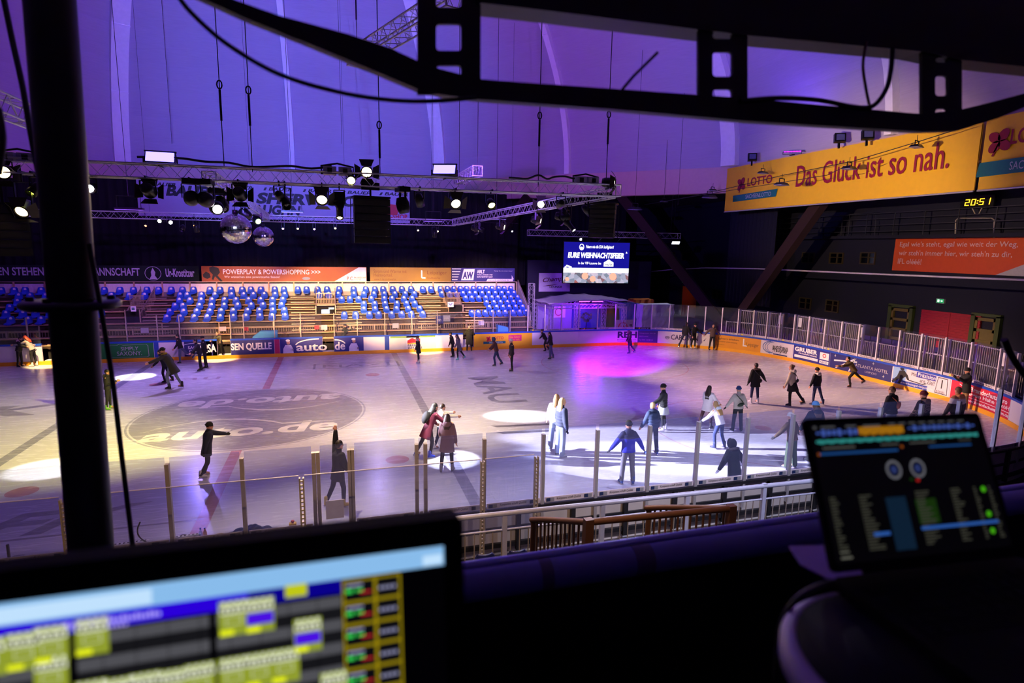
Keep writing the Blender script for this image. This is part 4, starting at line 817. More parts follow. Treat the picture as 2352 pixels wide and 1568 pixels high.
# table with bag and stool behind the boards
x = Xy(645, 755, 13.2); t = empty('folding_table', (x, 13.3, 0), 'small pale table behind the boards right of the light blue cover', 'table')
MB().box((x-.6, 13.0, .92), (x+.55, 13.6, .96)).build('table_top', mat('pale_table', '#c8b8a0', .6), t)
for sx_, sy_ in ((-.55, 13.05), (.5, 13.05), (-.55, 13.55), (.5, 13.55)): MB().beam((x+sx_, sy_, -.1), (x+sx_, sy_, .92), .04, .04, 0, (0, 1, 0)).build('leg', STEEL, t)
b = MB(); b.ell((x+.2, 13.3, 1.12), (.22, .16, .19)); b.tube([(x+.08, 13.28, 1.25), (x+.1, 13.28, 1.38), (x+.3, 13.28, 1.38), (x+.32, 13.28, 1.25)], .015); tag(b.build('holdall', mat('brown_bag', '#4a3420', .8)), 'brown holdall standing on the pale table', 'bag')
x = Xy(675, 765, 13.2); s_ = empty('bar_stool', (x, 13.2, 0), 'round topped stool behind the boards below the stairway', 'stool'); MB().lathe([(.0, .98), (.36, .98), (.38, 1.0), (.36, 1.03), (0, 1.03)], 20, M=Matrix.Translation((x, 13.2, 0))).build('top', mat('stool_top', '#7a6a58', .5), s_); MB().lathe([(.05, -.1), (.04, .98)], 8, M=Matrix.Translation((x, 13.2, 0))).build('stem', BLACK, s_)
# ------------------------------------------------------------------ corner: screen, sign, pavilion
def truss(name, p, q, sz, label, m=ALU, n=None, upv=(0, 0, 1), r=.02):
    p, q = Vector(p), Vector(q); d = q-p; L = d.length; t = d.normalized(); u_ = Vector(upv); s_ = t.cross(u_).normalized(); u_ = s_.cross(t); o = empty(name, p, label, 'truss')
    c = [s_*a*sz/2+u_*e*sz/2 for a, e in ((-1, -1), (1, -1), (1, 1), (-1, 1))]
    for k in c: MB().tube([p+k, q+k], r, 8).build('chord', m, o)
    b = MB(); n = n or max(2, round(L/(sz*1.7)))
    for i in range(n):
        a0, a1 = p+d*i/n, p+d*(i+1)/n; am = (a0+a1)/2
        for k in range(4):
            c0, c1 = c[k], c[(k+1) % 4]
            b.tube([a0+c0, am+c1, a1+c0], r*.42, 5, cap=False)
    for a in (p, q):
        for k in range(4): b.tube([a+c[k], a+c[(k+1) % 4]], r*.7, 6)
    b.build('bracing', m, o); return o
SCR = [at_y(1296, 555, 19.2), at_y(1447, 555, 18.5)]; pL, pR = SCR; zb = at_y(1296, 649, 19.2).z; Hs = pL.z-zb; tv = (pR-pL); tv.z = 0; Ws = tv.length; tv.normalize(); nv = Vector((tv.y, -tv.x, 0))
def sf(a, c, d=0): return (pL.x+tv.x*a+nv.x*d, pL.y+tv.y*a+nv.y*d, zb+c)
sc = empty('led_screen', (pL.x, pL.y, zb), 'large lit video wall hanging above the corner of the rink', 'screen')
MB().prism([(-.05, -.05), (Ws+.05, -.05), (Ws+.05, Hs+.05), (-.05, Hs+.05)], sf, -.25, -.01).build('housing', BLACK, sc)
MB().prism([(0, 0), (Ws, 0), (Ws, Hs), (0, Hs)], sf, -.01, 0).build('display', emat('screen_blue', '#1414b0', .75), sc)
SW = emat('screen_white', '#f4f4ff', 1.5)
b = MB(); b.prism([(0, .25*Hs), (Ws, .25*Hs), (Ws, .37*Hs), (0, .37*Hs)], sf, .002, .006); b.build('white_band', SW, sc)
gar = emat('screen_photo', '#8a6a78', 1.1); nt2 = gar.node_tree; n = nt2.nodes.new('ShaderNodeTexVoronoi'); n.inputs['Scale'].default_value = 3.2; r_ = nt2.nodes.new('ShaderNodeValToRGB'); tcn = nt2.nodes.new('ShaderNodeTexCoord')
r_.color_ramp.elements[0].color = (.5, .12, .10, 1); r_.color_ramp.elements[1].color = (.75, .6, .7, 1); e = r_.color_ramp.elements.new(.35); e.color = (.10, .16, .22, 1); e = r_.color_ramp.elements.new(.6); e.color = (.45, .45, .6, 1)
nt2.links.new(tcn.outputs['Object'], n.inputs['Vector']); nt2.links.new(n.outputs['Color'], r_.inputs[0]); nt2.links.new(r_.outputs[0], nt2.nodes['Principled BSDF'].inputs['Emission Color'])
MB().prism([(0, 0), (Ws, 0), (Ws, .25*Hs), (0, .25*Hs)], sf, .002, .006).build('garland_picture', gar, sc)
b = MB()
for x_, y_, r0 in ((.33, .17, .27), (.45, .1, .24), (.76, .16, .3), (.06, .09, .16)): disc(b, sf, x_*Ws, y_*Hs, r0, r0, .007, .012)
b.build('bauble_picture', emat('screen_bauble', '#e8a088', 1.6), sc)
f = lambda a, c: sf(a, c, .008); b = MB()
b.text('Feiern wie die EXA IceFighters!', f, .33*Ws, .83*Hs, .42*Ws, .1*Hs, 0, .03, .15); b.text('EURE WEIHNACHTSFEIER', f, .06*Ws, .61*Hs, .86*Ws, .14*Hs, 0, .05, .15); b.text('In der VIP-Lounge des', f, .22*Ws, .44*Hs, .35*Ws, .08*Hs, 0, .02)
ring(b, sf, .265*Ws, .88*Hs, .2, .26, .07, d=.008); disc(b, sf, .265*Ws, .85*Hs, .12, .12, .006, .009)
for k in range(5): disc(b, sf, (.03+.02*k)*Ws, (.385+.012*((k*7) % 4))*Hs, .08, .07, .006, .009)
b.prism([(.94*Ws, .74*Hs), (.97*Ws, .74*Hs), (.955*Ws, .79*Hs)], sf, .006, .009); b.build('lettering', SW, sc)
b = MB(); b.prism([(.61*Ws, .41*Hs), (.76*Ws, .41*Hs), (.76*Ws, .51*Hs), (.72*Ws, .55*Hs), (.685*Ws, .59*Hs), (.65*Ws, .55*Hs), (.61*Ws, .51*Hs)], sf, .006, .009); b.build('badge', SW, sc); b = MB(); b.text('WALTER', lambda a, c: sf(a, c, .011), .63*Ws, .43*Hs, .11*Ws, .05*Hs, 0, .02); b.build('badge_lettering', emat('screen_navy', '#1a1a60', .5), sc)
A = at_y(1213, 541, 17.8); B = at_y(1560, 540, 17.8); truss('lighting_truss', (A.x, 17.8, 7.72), (B.x, 17.8, 7.74), .42, 'straight silver truss carrying the video wall')
for u in (1235, 1300, 1540):
    p = at_y(u, 545, 17.8); b = MB(); b.tube([(p.x, 17.8, 7.9), (p.x, 17.8, 11.3)], .015, 6); tag(b.build('suspension_cable', BLACK), {1235: 'thin cable holding the left end of the video wall truss', 1300: 'thin cable holding the video wall truss above the screen', 1540: 'thin cable holding the right end of the video wall truss'}[u], 'cable')
b = MB(); p = Vector(sf(.3*Ws, Hs)); 
for a_ in (.2, .5, .8): q = Vector(sf(a_*Ws, Hs, -.1)); b.tube([(q.x, q.y, q.z), (q.x, 17.9, 7.55)], .03, 6)
b.build('hanger', BLACK, sc)
# lounge sign
A = at_y(1238, 627, 22.29); B = at_y(1308, 669, 22.29); W = B.x-A.x; H = A.z-B.z; fn = lambda a, c, d=0: (A.x+a, 22.29-d, B.z+c)
o = empty('lounge_sign', (A.x, 22.29, B.z), 'white lounge sign half hidden behind the video wall', 'sign'); MB().prism([(0, 0), (W, 0), (W, H), (0, H)], fn, 0, .06).build('board', mat('white_sign_board', '#c4c2cc', .6), o)
b = MB(); b.text('Champions', lambda a, c: fn(a, c+.09*a, .07), W*.08, H*.42, W*1.02, H*.3, 0, .02, .3); b.prism([(W*.12, H*.28), (W*.3, H*.3), (W*.62, H*.4), (W*.3, H*.36)], fn, .065, .07); b.build('lettering', mat('maroon_print', '#5c1030', .6), o); b = MB(); b.text('LOUNGE', lambda a, c: fn(a, c, .07), W*.34, H*.2, W*.4, H*.11, 0, .03); b.build('small_lettering', BLKP, o)
for a in (.2, .8): MB().tube([fn(W*a, H, -.0), fn(W*a, H+3.5, 0)], .02, 6).build('hanger_wire', BLACK, o)
tag(MB().box((A.x-1, 22.3, 0), (30, 22.5, 5.6)).build('partition_wall', mat('dark_partition', '#12122a', .8)), 'dark partition wall behind the corner pavilion', 'partition')
# vertical truss tower at the end of the stand
p = at_y(1219, 750, 14.2); truss('truss_tower', (p.x, 14.2, 0), (p.x, 14.2, 4.2), .34, 'upright silver truss tower at the right end of the stand', upv=(0, 1, 0))
# pavilion
x0, x1 = at_y(1262, 740, 15.5).x, at_y(1428, 740, 15.5).x; pv = empty('truss_pavilion', ((x0+x1)/2, 16.5, -.1), 'small truss pavilion with white roof sheet and violet light bars', 'pavilion'); zr = 2.45
fr = MB()
def tr(b, p, q, sz=.26):
    p, q = Vector(p), Vector(q); d = q-p; t = d.normalized(); u_ = Vector((0, 0, 1)) if abs(t.z) < .9 else Vector((0, 1, 0)); s_ = t.cross(u_).normalized(); u_ = s_.cross(t); n = max(2, round(d.length/.3))
    c = [s_*a*sz/2+u_*e*sz/2 for a, e in ((-1, -1), (1, -1), (1, 1), (-1, 1))]
    for k in c: b.tube([p+k, q+k], .022, 6)
    for i in range(n):
        for k in range(4): b.tube([p+d*i/n+c[k], p+d*(i+1)/n+c[(k+1) % 4]], .012, 4, cap=False)
for (a, c, e, f_) in ((x0, 15.2, x1, 15.2), (x0, 18.6, x1, 18.6), (x0, 15.2, x0, 18.6), (x1, 15.2, x1, 18.6)): fr = MB(); tr(fr, (a, c, zr), (e, f_, zr)); fr.build('roof_truss', ALU, pv)
for a, c in ((x0, 15.2), (x1, 15.2), (x0, 18.6), (x1, 18.6), (x0+2.1, 15.2), (x1-2.4, 18.6)): fr = MB(); tr(fr, (a, c, -.1), (a, c, zr)); fr.build('upright_truss', ALU, pv)
b = MB(); vs = []; n = 14
for i in range(n+1):
    for j in range(9):
        x = x0-.2+(x1-x0+.9)*i/n; y = 15.1+3.7*j/8; vs.append((x, y, zr+.22+.35*math.sin(math.pi*i/n)*(.5+.5*j/8)+.05*math.sin(i*2.1+j)+.12*(i/n)))
b.add(vs, [(i*9+j, (i+1)*9+j, (i+1)*9+j+1, i*9+j+1) for i in range(n) for j in range(8)], 0, True); o_ = b.build('roof_sheet', mat('white_roof_sheet', '#c6c0cc', .7, nz=(2, .15)), pv); o_.modifiers.new('thick', 'SOLIDIFY').thickness = .03
MB().box((x0+.3, 19.0, -.1), (x1, 19.1, 2.3)).build('rear_wall', mat('pavilion_wall', '#8c86a0', .7), pv)
MB().box((x0+3.2, 18.9, .1), (x1-.2, 19.0, 2.2)).build('blue_curtain', mat('royal_blue_cloth', '#2a2a8c', .8), pv)
MB().box((x0, 15.2, -.1), (x1, 19, -.04)).build('platform', mat('pale_floor', '#b8b2bc', .6), pv)
MB().box((x0+1.6, 18.9, 1.2), (x0+2.6, 19.0, 2.1)).build('poster', WHITE, pv)
fnp = lambda a, c, d=0: (x0+1.7+a, 18.88-d, 1.3+c); b = MB(); ring(b, fnp, .3, .35, .3, .3, .06); b.build('poster_ring', RED, pv)
for k, u in enumerate((1342, 1372)):
    p = at_y(u, 692, 15.0); l_ = empty('led_bar', (p.x, 14.98, p.z), 'lit violet LED bar on the pavilion front, %s of two' % ('left' if k == 0 else 'right'), 'lamp', 'LED bars on the pavilion'); MB().box((p.x-.46, 14.95, p.z-.07), (p.x+.46, 15.08, p.z+.07)).build('housing', BLACK, l_)
    b = MB()
    for j in range(12): b.lathe([(0, 0), (.032, 0), (.02, .02), (0, .025)], 8, M=Matrix.Translation((p.x-.4+.073*j, 14.95, p.z)) @ Matrix.Rotation(R(90), 4, 'X'))
    b.build('diodes', emat('violet_led', '#b030ff', 14), l_); light('led_glow', 'AREA', (p.x, 14.9, p.z-.05), (p.x, 13.2, 0), 120, '#9a20ff', .7, parent=l_)
x = (x0+x1)/2
light('pavilion_lamp', 'POINT', (x, 17, 2.1), (x, 17, 0), 420, '#8a30ff', .15)
px_ = at_y(1346, 745, 16); tr_ = empty('potted_tree', (px_.x, 16, -.1), 'small potted tree inside the violet lit pavilion', 'plant'); MB().box((px_.x-.25, 15.75, -.04), (px_.x+.25, 16.25, .4)).build('planter', BLACK, tr_); MB().tube([(px_.x, 16, .4), (px_.x+.03, 16, 1.3)], .03).build('trunk', mat('bark', '#3a2a1c', .9), tr_)
b = MB(); r_ = random.Random(3)
for i in range(150):
    a, t = r_.uniform(0, 6.28), r_.uniform(-1, 1); rr0 = .42*r_.uniform(.6, 1); c = Vector((px_.x+rr0*math.cos(a)*math.sqrt(1-t*t), 16+rr0*math.sin(a)*math.sqrt(1-t*t), 1.55+rr0*t)); d1 = Vector((r_.uniform(-1, 1), r_.uniform(-1, 1), r_.uniform(-1, 1)))*.08; d2 = d1.orthogonal()*.6
    b.add([c-d1, c+d2, c+d1, c-d2], [(0, 1, 2, 3)])
b.build('foliage', mat('dark_leaf', '#2a2420', .8), tr_)
# tarpaulined crates right of the pavilion
def bundle(u0, u1, v0, v1, y, m, label, seed):
    A = at_y(u0, v0, y); B = at_y(u1, v1, y); b = MB(); r_ = random.Random(seed); nx, nz_ = 12, 8; W = B.x-A.x; H = A.z+.1; D = 1.1; vs = []
    def pt(a, c, e): return Vector((A.x+a*W, y+e*D, -.1+c*H))
    import itertools
    ring_ = [(i/nx, 0) for i in range(nx)]+[(1, i/6) for i in range(6)]+[(1-i/nx, 1) for i in range(nx)]+[(0, 1-i/6) for i in range(6)]; n = len(ring_)
    for j in range(nz_+1):
        for a, e in ring_: p = pt(a, j/nz_, e); p += Vector((r_.uniform(-1, 1), r_.uniform(-1, 1), r_.uniform(-.5, .5)))*.05; vs.append(p)
    fs = [(j*n+i, j*n+(i+1) % n, (j+1)*n+(i+1) % n, (j+1)*n+i) for j in range(nz_) for i in range(n)]+[tuple(nz_*n+i for i in range(n))]
    b.add(vs, fs, 0); return tag(b.build('wrapped_crate', m), label, 'crate')
bundle(1477, 1546, 700, 745, 16.5, mat('white_tarpaulin', '#c8c6ce', .6, nz=(3, .2)), 'tall crate wrapped in white sheeting right of the pavilion', 1)
bundle(1438, 1466, 697, 740, 17.5, mat('blue_tarpaulin', '#20388c', .6, nz=(3, .2)), 'stack wrapped in blue sheeting between pavilion and white crate', 2)
bundle(1457, 1500, 688, 735, 19.5, mat('orange_tarpaulin', '#b4641e', .6, nz=(3, .2)), 'orange bundle behind the blue wrapped stack', 4)
A = at_y(1416, 725, 15.6); B = at_y(1453, 752, 15.6); fn = lambda a, c, d=0: (A.x+a, 15.6-d, .15+c); o = empty('logo_board', (A.x, 15.6, 0), 'white board with red ring emblem leaning right of the pavilion', 'sign'); W = B.x-A.x; MB().box((A.x, 15.6, -.1), (B.x, 15.66, 1.35)).build('board', mat('cream_board', '#b8a8a0', .6), o)
b = MB(); ring(b, fn, W*.4, .6, .42, .45, .1, d=.02); b.prism([(W*.4-.22, .42), (W*.4+.22, .42), (W*.4+.22, .78), (W*.4-.22, .78)], fn, .01, .02); b.build('emblem', RED, o); b = MB(); b.text('Z', lambda a, c: fn(a, c, .02), W*.78, .35, W*.18, .5, 0, .03); b.build('letter', BLKP, o)
MB().box((A.x, 15.58, -.1), (B.x, 15.6, .1)).build('orange_strip', ORANGE, o)
# ------------------------------------------------------------------ near side: boards seen from behind, glass, railings
nb = empty('rink_boards', (8, YN, 0), 'near rink boards seen from their grey back with posts', 'rink boards'); BKP = mat('board_back_sheet', '#b8b2b4', .6, nz=(2, .12)); FRD = mat('board_frame_dark', '#2a2a32', .5, .4)
SN0 = CUM[2*NS+2]
def sN(x): return SN0+(XE-RC-x) if x <= XE-RC else SN0-RC*math.asin(min(1, (x-(XE-RC))/RC))
NPX = [-4.0, -2.7, -1.41, .17, 1.42, 2.7, 2.78, 3.37, 3.43, 4.7, 4.88, 6.13, 7.46, 8.75, 10.07, 11.37, 12.76, 14.11, 15.54, 16.93, 18.36, 19.75, 21.31, 22.6, 23.9, 25.1, 26.3]
b = MB(); sA, sB = sN(26.3), sN(-8); strip(b, sA, sB, .0, ZT-.2, -.05, 0); b.build('back_sheet', BKP, nb)
b = MB(); strip(b, sA, sB, 0, .2, 0, .035); b.build('kick_strip', KICK, nb); b = MB(); strip(b, sA, sB, ZT-.2, ZT-.14, -.14, .04); b.build('top_ledge', FRD, nb); b = MB(); strip(b, sA, sB, .1, .2, -.12, -.05); strip(b, sA, sB, .5, .56, -.1, -.05); b.build('rail', FRD, nb)
for i, x in enumerate(NPX):
    if i+1 < len(NPX) and NPX[i+1]-x < .3: continue
    b = MB(); post_at(b, sN(x)+.55, 0, ZT-.2, .1, -.1); b.build('support', FRD, nb)
b = MB(); strip(b, sN(26.3), sN(-8), ZT-.14, ZT, -.06, -.03)
gn = empty('plexiglass_screen', (8, YN, ZT-.14), 'tall scuffed plexiglass screen on aluminium posts along the near side', 'glass screen')
KS = mat('lilac_white_strip', '#cfc4cf', .5); SIGL = mat('strip_blue_badge', '#20305c', .5)
for i, x in enumerate(NPX):
    s = sN(x); b = MB(); h = 2.6 if x < 21 else 2.85; post_at(b, s, .3 if x > 5 else .9, h, .07, -.07); b.build('post', ALU if x > 7 else STEEL, gn)  # warmer steel at left paints warm light on those posts
    if i+1 < len(NPX):
        s2 = sN(NPX[i+1]); L_ = s-s2
        if L_ < .15: continue
        b = MB(); strip(b, s2+.04, s-.04, ZT-.14, h+.12, -.06, -.048); b.build('pane', GLASSN, gn)
        if 2.78 <= x < 3.37: continue
        b = MB(); strip(b, s2+.06, s-.06, ZT-.12, ZT, -.09, -.075); q = b.build('advert_strip', KS, gn)
        if L_ > .5:
            fn = lambda a, c, d=0, s_=s: pfn(s_-.06-a, ZT-.12)(0, c, -.095-d)
            W = L_-.12; b = MB(); b.text('Kompetenz schafft Qualität', lambda a, c: fn(a, c), W*.24, .025, W*.5, .075, 0, -.002, .25); b.build('strip_lettering', BLKP, q)
            b = MB()
            for a0 in (.03, .81): b.prism([(W*a0, .02), (W*(a0+.08), .02), (W*(a0+.08), .1), (W*a0, .1)], fn, 0, .004)
            b.build('badge', SIGL, q); b = MB()
            for a0 in (.11, .89): b.prism([(W*a0, .02), (W*(a0+.08), .02), (W*(a0+.08), .1), (W*a0, .1)], fn, 0, .004)
            b.build('grey_badge', GREYP, q)
p = at_y(770, 1190, -12.5); MB().box((p.x-.17, -12.56, 1.22), (p.x+.17, -12.54, 1.6)).build('hanging_card', mat('pale_card', '#cfc8cc', .6), gn)
# lower glass of the team bench
g3 = empty('plexiglass_screen', (2, -13.2, .3), 'lower plexiglass screen on slotted posts before the near boards', 'glass screen'); GB = [-4.6, -1.2, 2.51, 5.92, 7.06]
for i, x in enumerate(GB):
    b = MB(); b.box((x-.045, -13.24, .25), (x-.02, -13.16, 2.38)); b.box((x+.02, -13.24, .25), (x+.045, -13.16, 2.38))
    for j in range(26): b.box((x-.02, -13.22, .3+.08*j), (x+.02, -13.18, .325+.08*j))
    b.build('slotted_post', STEEL, g3)
    if i+1 < len(GB): MB().box((x+.05, -13.206, .9), (GB[i+1]-.05, -13.194, 2.42)).build('pane', GLASSN, g3); MB().box((x+.05, -13.212, 2.42), (GB[i+1]-.05, -13.188, 2.43)).build('edge_trim', SILV, g3)
# desk behind the near boards with cables and gear
DT = mat('white_desk_top', '#c9bdb4', .5); P0 = at_z(0, 1290, .95); P1 = at_z(655, 1212, .95)
dk = empty('work_desk', (-.5, -12.95, -.1), 'long pale desk behind the near boards littered with cables', 'desk'); MB().box((-4, -13.1, .84), (P1.x+.05, -12.6, .88)).build('desk_top', DT, dk)
for x in (-3.9, -1, 1.9): MB().box((x, -13.1, -.1), (x+.06, -12.6, .84)).build('leg', FRD, dk)
def power(u, v, n, yaw, m, label):
    p = at_z(u, v, .9); o = empty('power_strip', (p.x, p.y, .88), label, 'power strip', rot=(0, 0, R(yaw))); b = MB(); W = .07*n+.06; b.box((-W/2, -.035, 0), (W/2, .035, .05)); b.build('housing', m, o, local=True, bevel=.008); b = MB()
    for i in range(n): b.lathe([(.022, .0505), (.022, .052), (0, .052)], 12, M=Matrix.Translation((-W/2+.065+.07*i, 0, 0)))
    b.build('sockets', BLACK, o, local=True); return o
power(43, 1282, 3, 8, WHITE, 'short white socket strip at the left end of the desk'); power(160, 1270, 5, 5, mat('yellow_black_strip', '#b08a10', .5), 'yellow socket strip beside the dark pole'); power(300, 1248, 8, 4, WHITE, 'long white socket strip right of the dark pole'); power(430, 1232, 6, 4, WHITE, 'white socket strip left of the plastic bottles')
cb = mat('black_cable', '#08080a', .5)
def cable(pts, r, label, m=cb, name='cable'): return tag(MB().tube([pts[0]]+[Vector(p) for p in pts[1:]], r, 8).build(name, m), label, 'cable')
def spl(P, n=8):
    P = [Vector(p) for p in P]; Q = [P[0]]+P+[P[-1]]; out = []
    for i in range(1, len(Q)-2):
        for k in range(n):
            t = k/n; a, b_, c, d = Q[i-1], Q[i], Q[i+1], Q[i+2]; out.append(.5*((2*b_)+(c-a)*t+(2*a-5*b_+4*c-d)*t*t+(3*b_-a-3*c+d)*t**3))
    return out+[P[-1]]
Z9 = lambda u, v, z=.9: at_z(u, v, z)
cable(spl([Z9(60, 1288), Z9(75, 1280), Z9(95, 1276), Z9(90, 1284), Z9(70, 1286), Z9(110, 1278)]), .012, 'black cable coiled on the desk beside the short socket strip')
cable(spl([at_y(322, 1198, -12.6), at_y(316, 1215, -12.65), at_y(320, 1232, -12.7), Z9(340, 1246), Z9(360, 1243)]), .012, 'black cable with a plug stuck on the glass')
cable(spl([Z9(400, 1240), Z9(420, 1228), Z9(455, 1232), Z9(500, 1228), Z9(560, 1222), Z9(620, 1216)]), .012, 'black cable running along the desk past the bottles')
cable(spl([Z9(480, 1232), Z9(510, 1224), Z9(520, 1231), Z9(545, 1228), Z9(520, 1236)]), .01, 'yellow cable bundled before the blue cloth', mat('yellow_cable', '#c8a010', .5))
for i, (u, v, l) in enumerate(((462, 1240, 'clear plastic bottle, left one of a pair on the desk'), (472, 1239, 'clear plastic bottle with amber drink, right one of a pair on the desk'))):
    p = at_z(u, v, .88); o = empty('bottle', (p.x, p.y, .88), l, 'bottle'); MB().lathe([(0, 0), (.033, 0), (.035, .02), (.035, .14), (.03, .17), (.014, .21), (.013, .23), (0, .23)], 14).build('body', glass('bottle_plastic', '#cfe0ee' if i == 0 else '#d8b070', haze=.15), o, local=True); MB().lathe([(0, .23), (.016, .23), (.016, .25), (0, .25)], 10).build('lid', BLUE, o, local=True)
def cloth_heap(p, rx, ry, h, m, label, name='cloth'):
    b = MB(); n, q = 28, 18; vs = []
    for j in range(q+1):
        for i in range(n+1):
            a, c = -1+2*i/n, -1+2*j/q; rr0 = a*a+c*c; z = h*max(0, 1-rr0)**.7*(.75+.25*math.sin(a*9+c*4)+.2*math.sin(c*13-a*6))+.01; vs.append((p[0]+a*rx, p[1]+c*ry, p[2]+max(.005, z)))
    b.add(vs, [(j*(n+1)+i, j*(n+1)+i+1, (j+1)*(n+1)+i+1, (j+1)*(n+1)+i) for j in range(q) for i in range(n)], 0, True); o = b.build(name, m); o.modifiers.new('t', 'SOLIDIFY').thickness = .01; return tag(o, label, 'cloth')
cloth_heap((*at_z(580, 1226, .88).xy, .88), .45, .18, .17, mat('navy_jacket_cloth', '#1a3068', .8), 'crumpled blue jacket lying on the desk', 'jacket')
p = at_z(673, 1215, .88); o = empty('button_box', (p.x, p.y, .88), 'yellow emergency stop box with a red button', 'switch'); MB().box((-.08, -.06, 0), (.08, .06, .04)).build('base', GREYP, o, local=True); MB().box((-.07, -.05, .04), (.07, .05, .14)).build('housing', YELLOW, o, local=True, bevel=.01); MB().lathe([(0, .14), (.02, .14), (.02, .16), (.035, .165), (.03, .19), (0, .19)], 14).build('button', RED, o, local=True)
p = at_z(22, 1288, .88); tag(MB().beam((p.x, p.y, .88), (p.x, p.y, 1.2), .035, .035, 0, (0, 1, 0)).build('short_stick', BLACK), 'short black stick standing up at the left end of the desk', 'stick')
# railings in front of the near stand
rl = empty('barred_railing', (8, -14.2, -.1), 'white and blue painted crowd railing behind the near boards', 'railing'); BWH = mat('bluish_white_paint', '#b8bcd8', .4, .2); TANR = mat('tan_rail_paint', '#8a6a52', .45, .3)
MB().tube([(3.5, -14.2, 1.75), (13.6, -14.2, 1.62)], .05, 10).build('top_rail', BWH, rl); MB().tube([(3.5, -14.2, 1.42), (13.6, -14.2, 1.33)], .02, 8).build('middle_rail', BWH, rl)
for x in (4.2, 6.1, 8.1, 10.0, 11.9, 13.5): MB().beam((x, -14.2, -.1), (x, -14.2, 1.7), .09, .07, 0, (0, 1, 0)).build('post', BWH, rl)
b = MB(); x = 3.6
while x < 13.5: b.tube([(x, -14.2, .3), (x, -14.2, 1.41-.09*(x-3.5)/10.1)], .012, 6); x += .175
b.build('bars', STEEL, rl); MB().tube([(3.5, -14.2, .3), (13.6, -14.2, .3)], .02, 8).build('bottom_rail', BWH, rl)
BRN = mat('brown_rail_paint', '#6a4630', .45, .25)
def guard(name, fu, fv, fy, nu, nv, ny, label, hb=.95):
    A = at_y(fu, fv, fy); B = at_y(nu, nv, ny); o = empty(name, (B.x, B.y, B.z-1), label, 'railing'); MB().tube(spl([A+Vector((0, .03, -hb)), A+Vector((0, .0, -.15)), A+Vector((0, -.08, 0)), B], 6), .045, 10).build('top_rail', BRN, o)
    b = MB(); d = B-A
    for i in range(1, 13): q = A+d*i/13; b.beam(q, q-Vector((0, 0, hb)), .025, .025, 0, (0, 1, 0))
    b.build('bars', BRN, o); MB().beam(A-Vector((0, 0, hb)), B-Vector((0, 0, hb)), .05, .05).build('bottom_rail', BRN, o); MB().beam(B+Vector((0, 0, .05)), B-Vector((0, 0, hb+.1)), .12, .1, 0, (0, 1, 0)).build('post', BRN, o); return A, B
A, B = guard('stair_railing', 1226, 1188, -15.7, 1352, 1199, -17.2, 'brown barred stair railing, left of a pair')
A2, B2 = guard('stair_railing', 1492, 1161, -15.9, 1680, 1167, -17.2, 'brown barred stair railing, right of a pair')
o = empty('guard_rail', (B.x, B.y, B.z-1), 'brown two-bar guard rail joining the two stair railings', 'railing'); MB().tube([B, B2], .05, 10).build('top_rail', BRN, o); MB().tube([B-Vector((0, 0, .42)), B2-Vector((0, 0, .38))], .03, 10).build('lower_rail', BRN, o)
# dark seats of the near stand
seat1 = None
for u, v, l in ((1112, 1266, 'dark blue seat back peeping over the padded rail, leftmost'), (1186, 1258, 'dark blue seat back peeping over the padded rail, second from the left'), (1262, 1252, 'dark blue seat back behind the left brown railing'), (1725, 1196, 'dark blue seat back at the foot of the white railing, left of four'), (1776, 1190, 'dark blue seat back at the foot of the white railing, second of four'), (1830, 1183, 'dark blue seat back at the foot of the white railing, third of four'), (1872, 1177, 'dark blue seat back at the foot of the white railing, next to the laptop')):
    p = at_y(u, v, -14.9)
    if seat1 is None: seat1 = tag(seat_mesh(SEATN), l, 'seat', 'dark blue seats of the near stand'); seat1.location = (p.x, p.y, p.z-.42); seat1.rotation_euler = (0, 0, R(180))
    else: dup(seat1, (p.x, p.y, p.z-.42), (0, 0, R(180)), l)
s = empty('grandstand', (8, -16, -.1), 'dark stepped floor of the near stand', 'grandstand'); s['kind'] = 'structure'
for i, (y, z) in enumerate(((-14.6, .25), (-15.4, .6), (-16.2, 1.0), (-17.0, 1.5), (-17.8, 1.9), (-18.6, 2.4), (-19.4, 2.9), (-20.2, 3.4), (-21.0, 3.9))): MB().box((-4, y-.8, -.1), (20, y, z)).build('step', mat('near_stand_concrete', '#2a2730', .8), s)
# ------------------------------------------------------------------ lighting rig
truss('lighting_truss', (-8.5, -7, 8.27), (11.75, -7, 8.40), .34, 'long near lighting truss crossing above the ice', r=.021)
truss('lighting_truss', (-13, 9, 7.80), (9.75, 9, 7.92), .32, 'far lighting truss above the ice before the black curtain', r=.019)
truss('lighting_truss', (.15, -6.8, 8.25), (-.1, 8.85, 7.9), .32, 'cross truss joining the near and far trusses above the mirror balls', r=.019)
truss('lighting_truss', (11.6, -6.8, 8.36), (9.7, 8.8, 7.95), .32, 'right hand cross truss slanting back from the near truss corner', r=.019)
def unD(u, v, D): return CAM+ray(u, v)*D
truss('lighting_truss', unD(812, 136, 15), unD(1045, -6, 10.5), .34, 'short raised truss seen behind the overhead frame at top centre', r=.021)
truss('lighting_truss', unD(-30, 228, 9.8), unD(120, 290, 12), .34, 'raised truss cut off by the left picture edge', r=.021)
tr5 = unD(1055, 413, 26); b = MB(); b.tube([tr5, (tr5.x, tr5.y, dome_z(tr5.x, tr5.y)-.1)], .012, 6); b.beam((tr5.x-.25, tr5.y, tr5.z), (tr5.x+.25, tr5.y, tr5.z), .03, .4); tag(b.build('suspension_cable', BLACK), 'thin cable holding the farther end of the short truss stub', 'cable'); truss('lighting_truss', unD(1055, 413, 26), unD(1097, 392, 22), .36, 'short violet lit truss stub standing behind the near truss', r=.021)
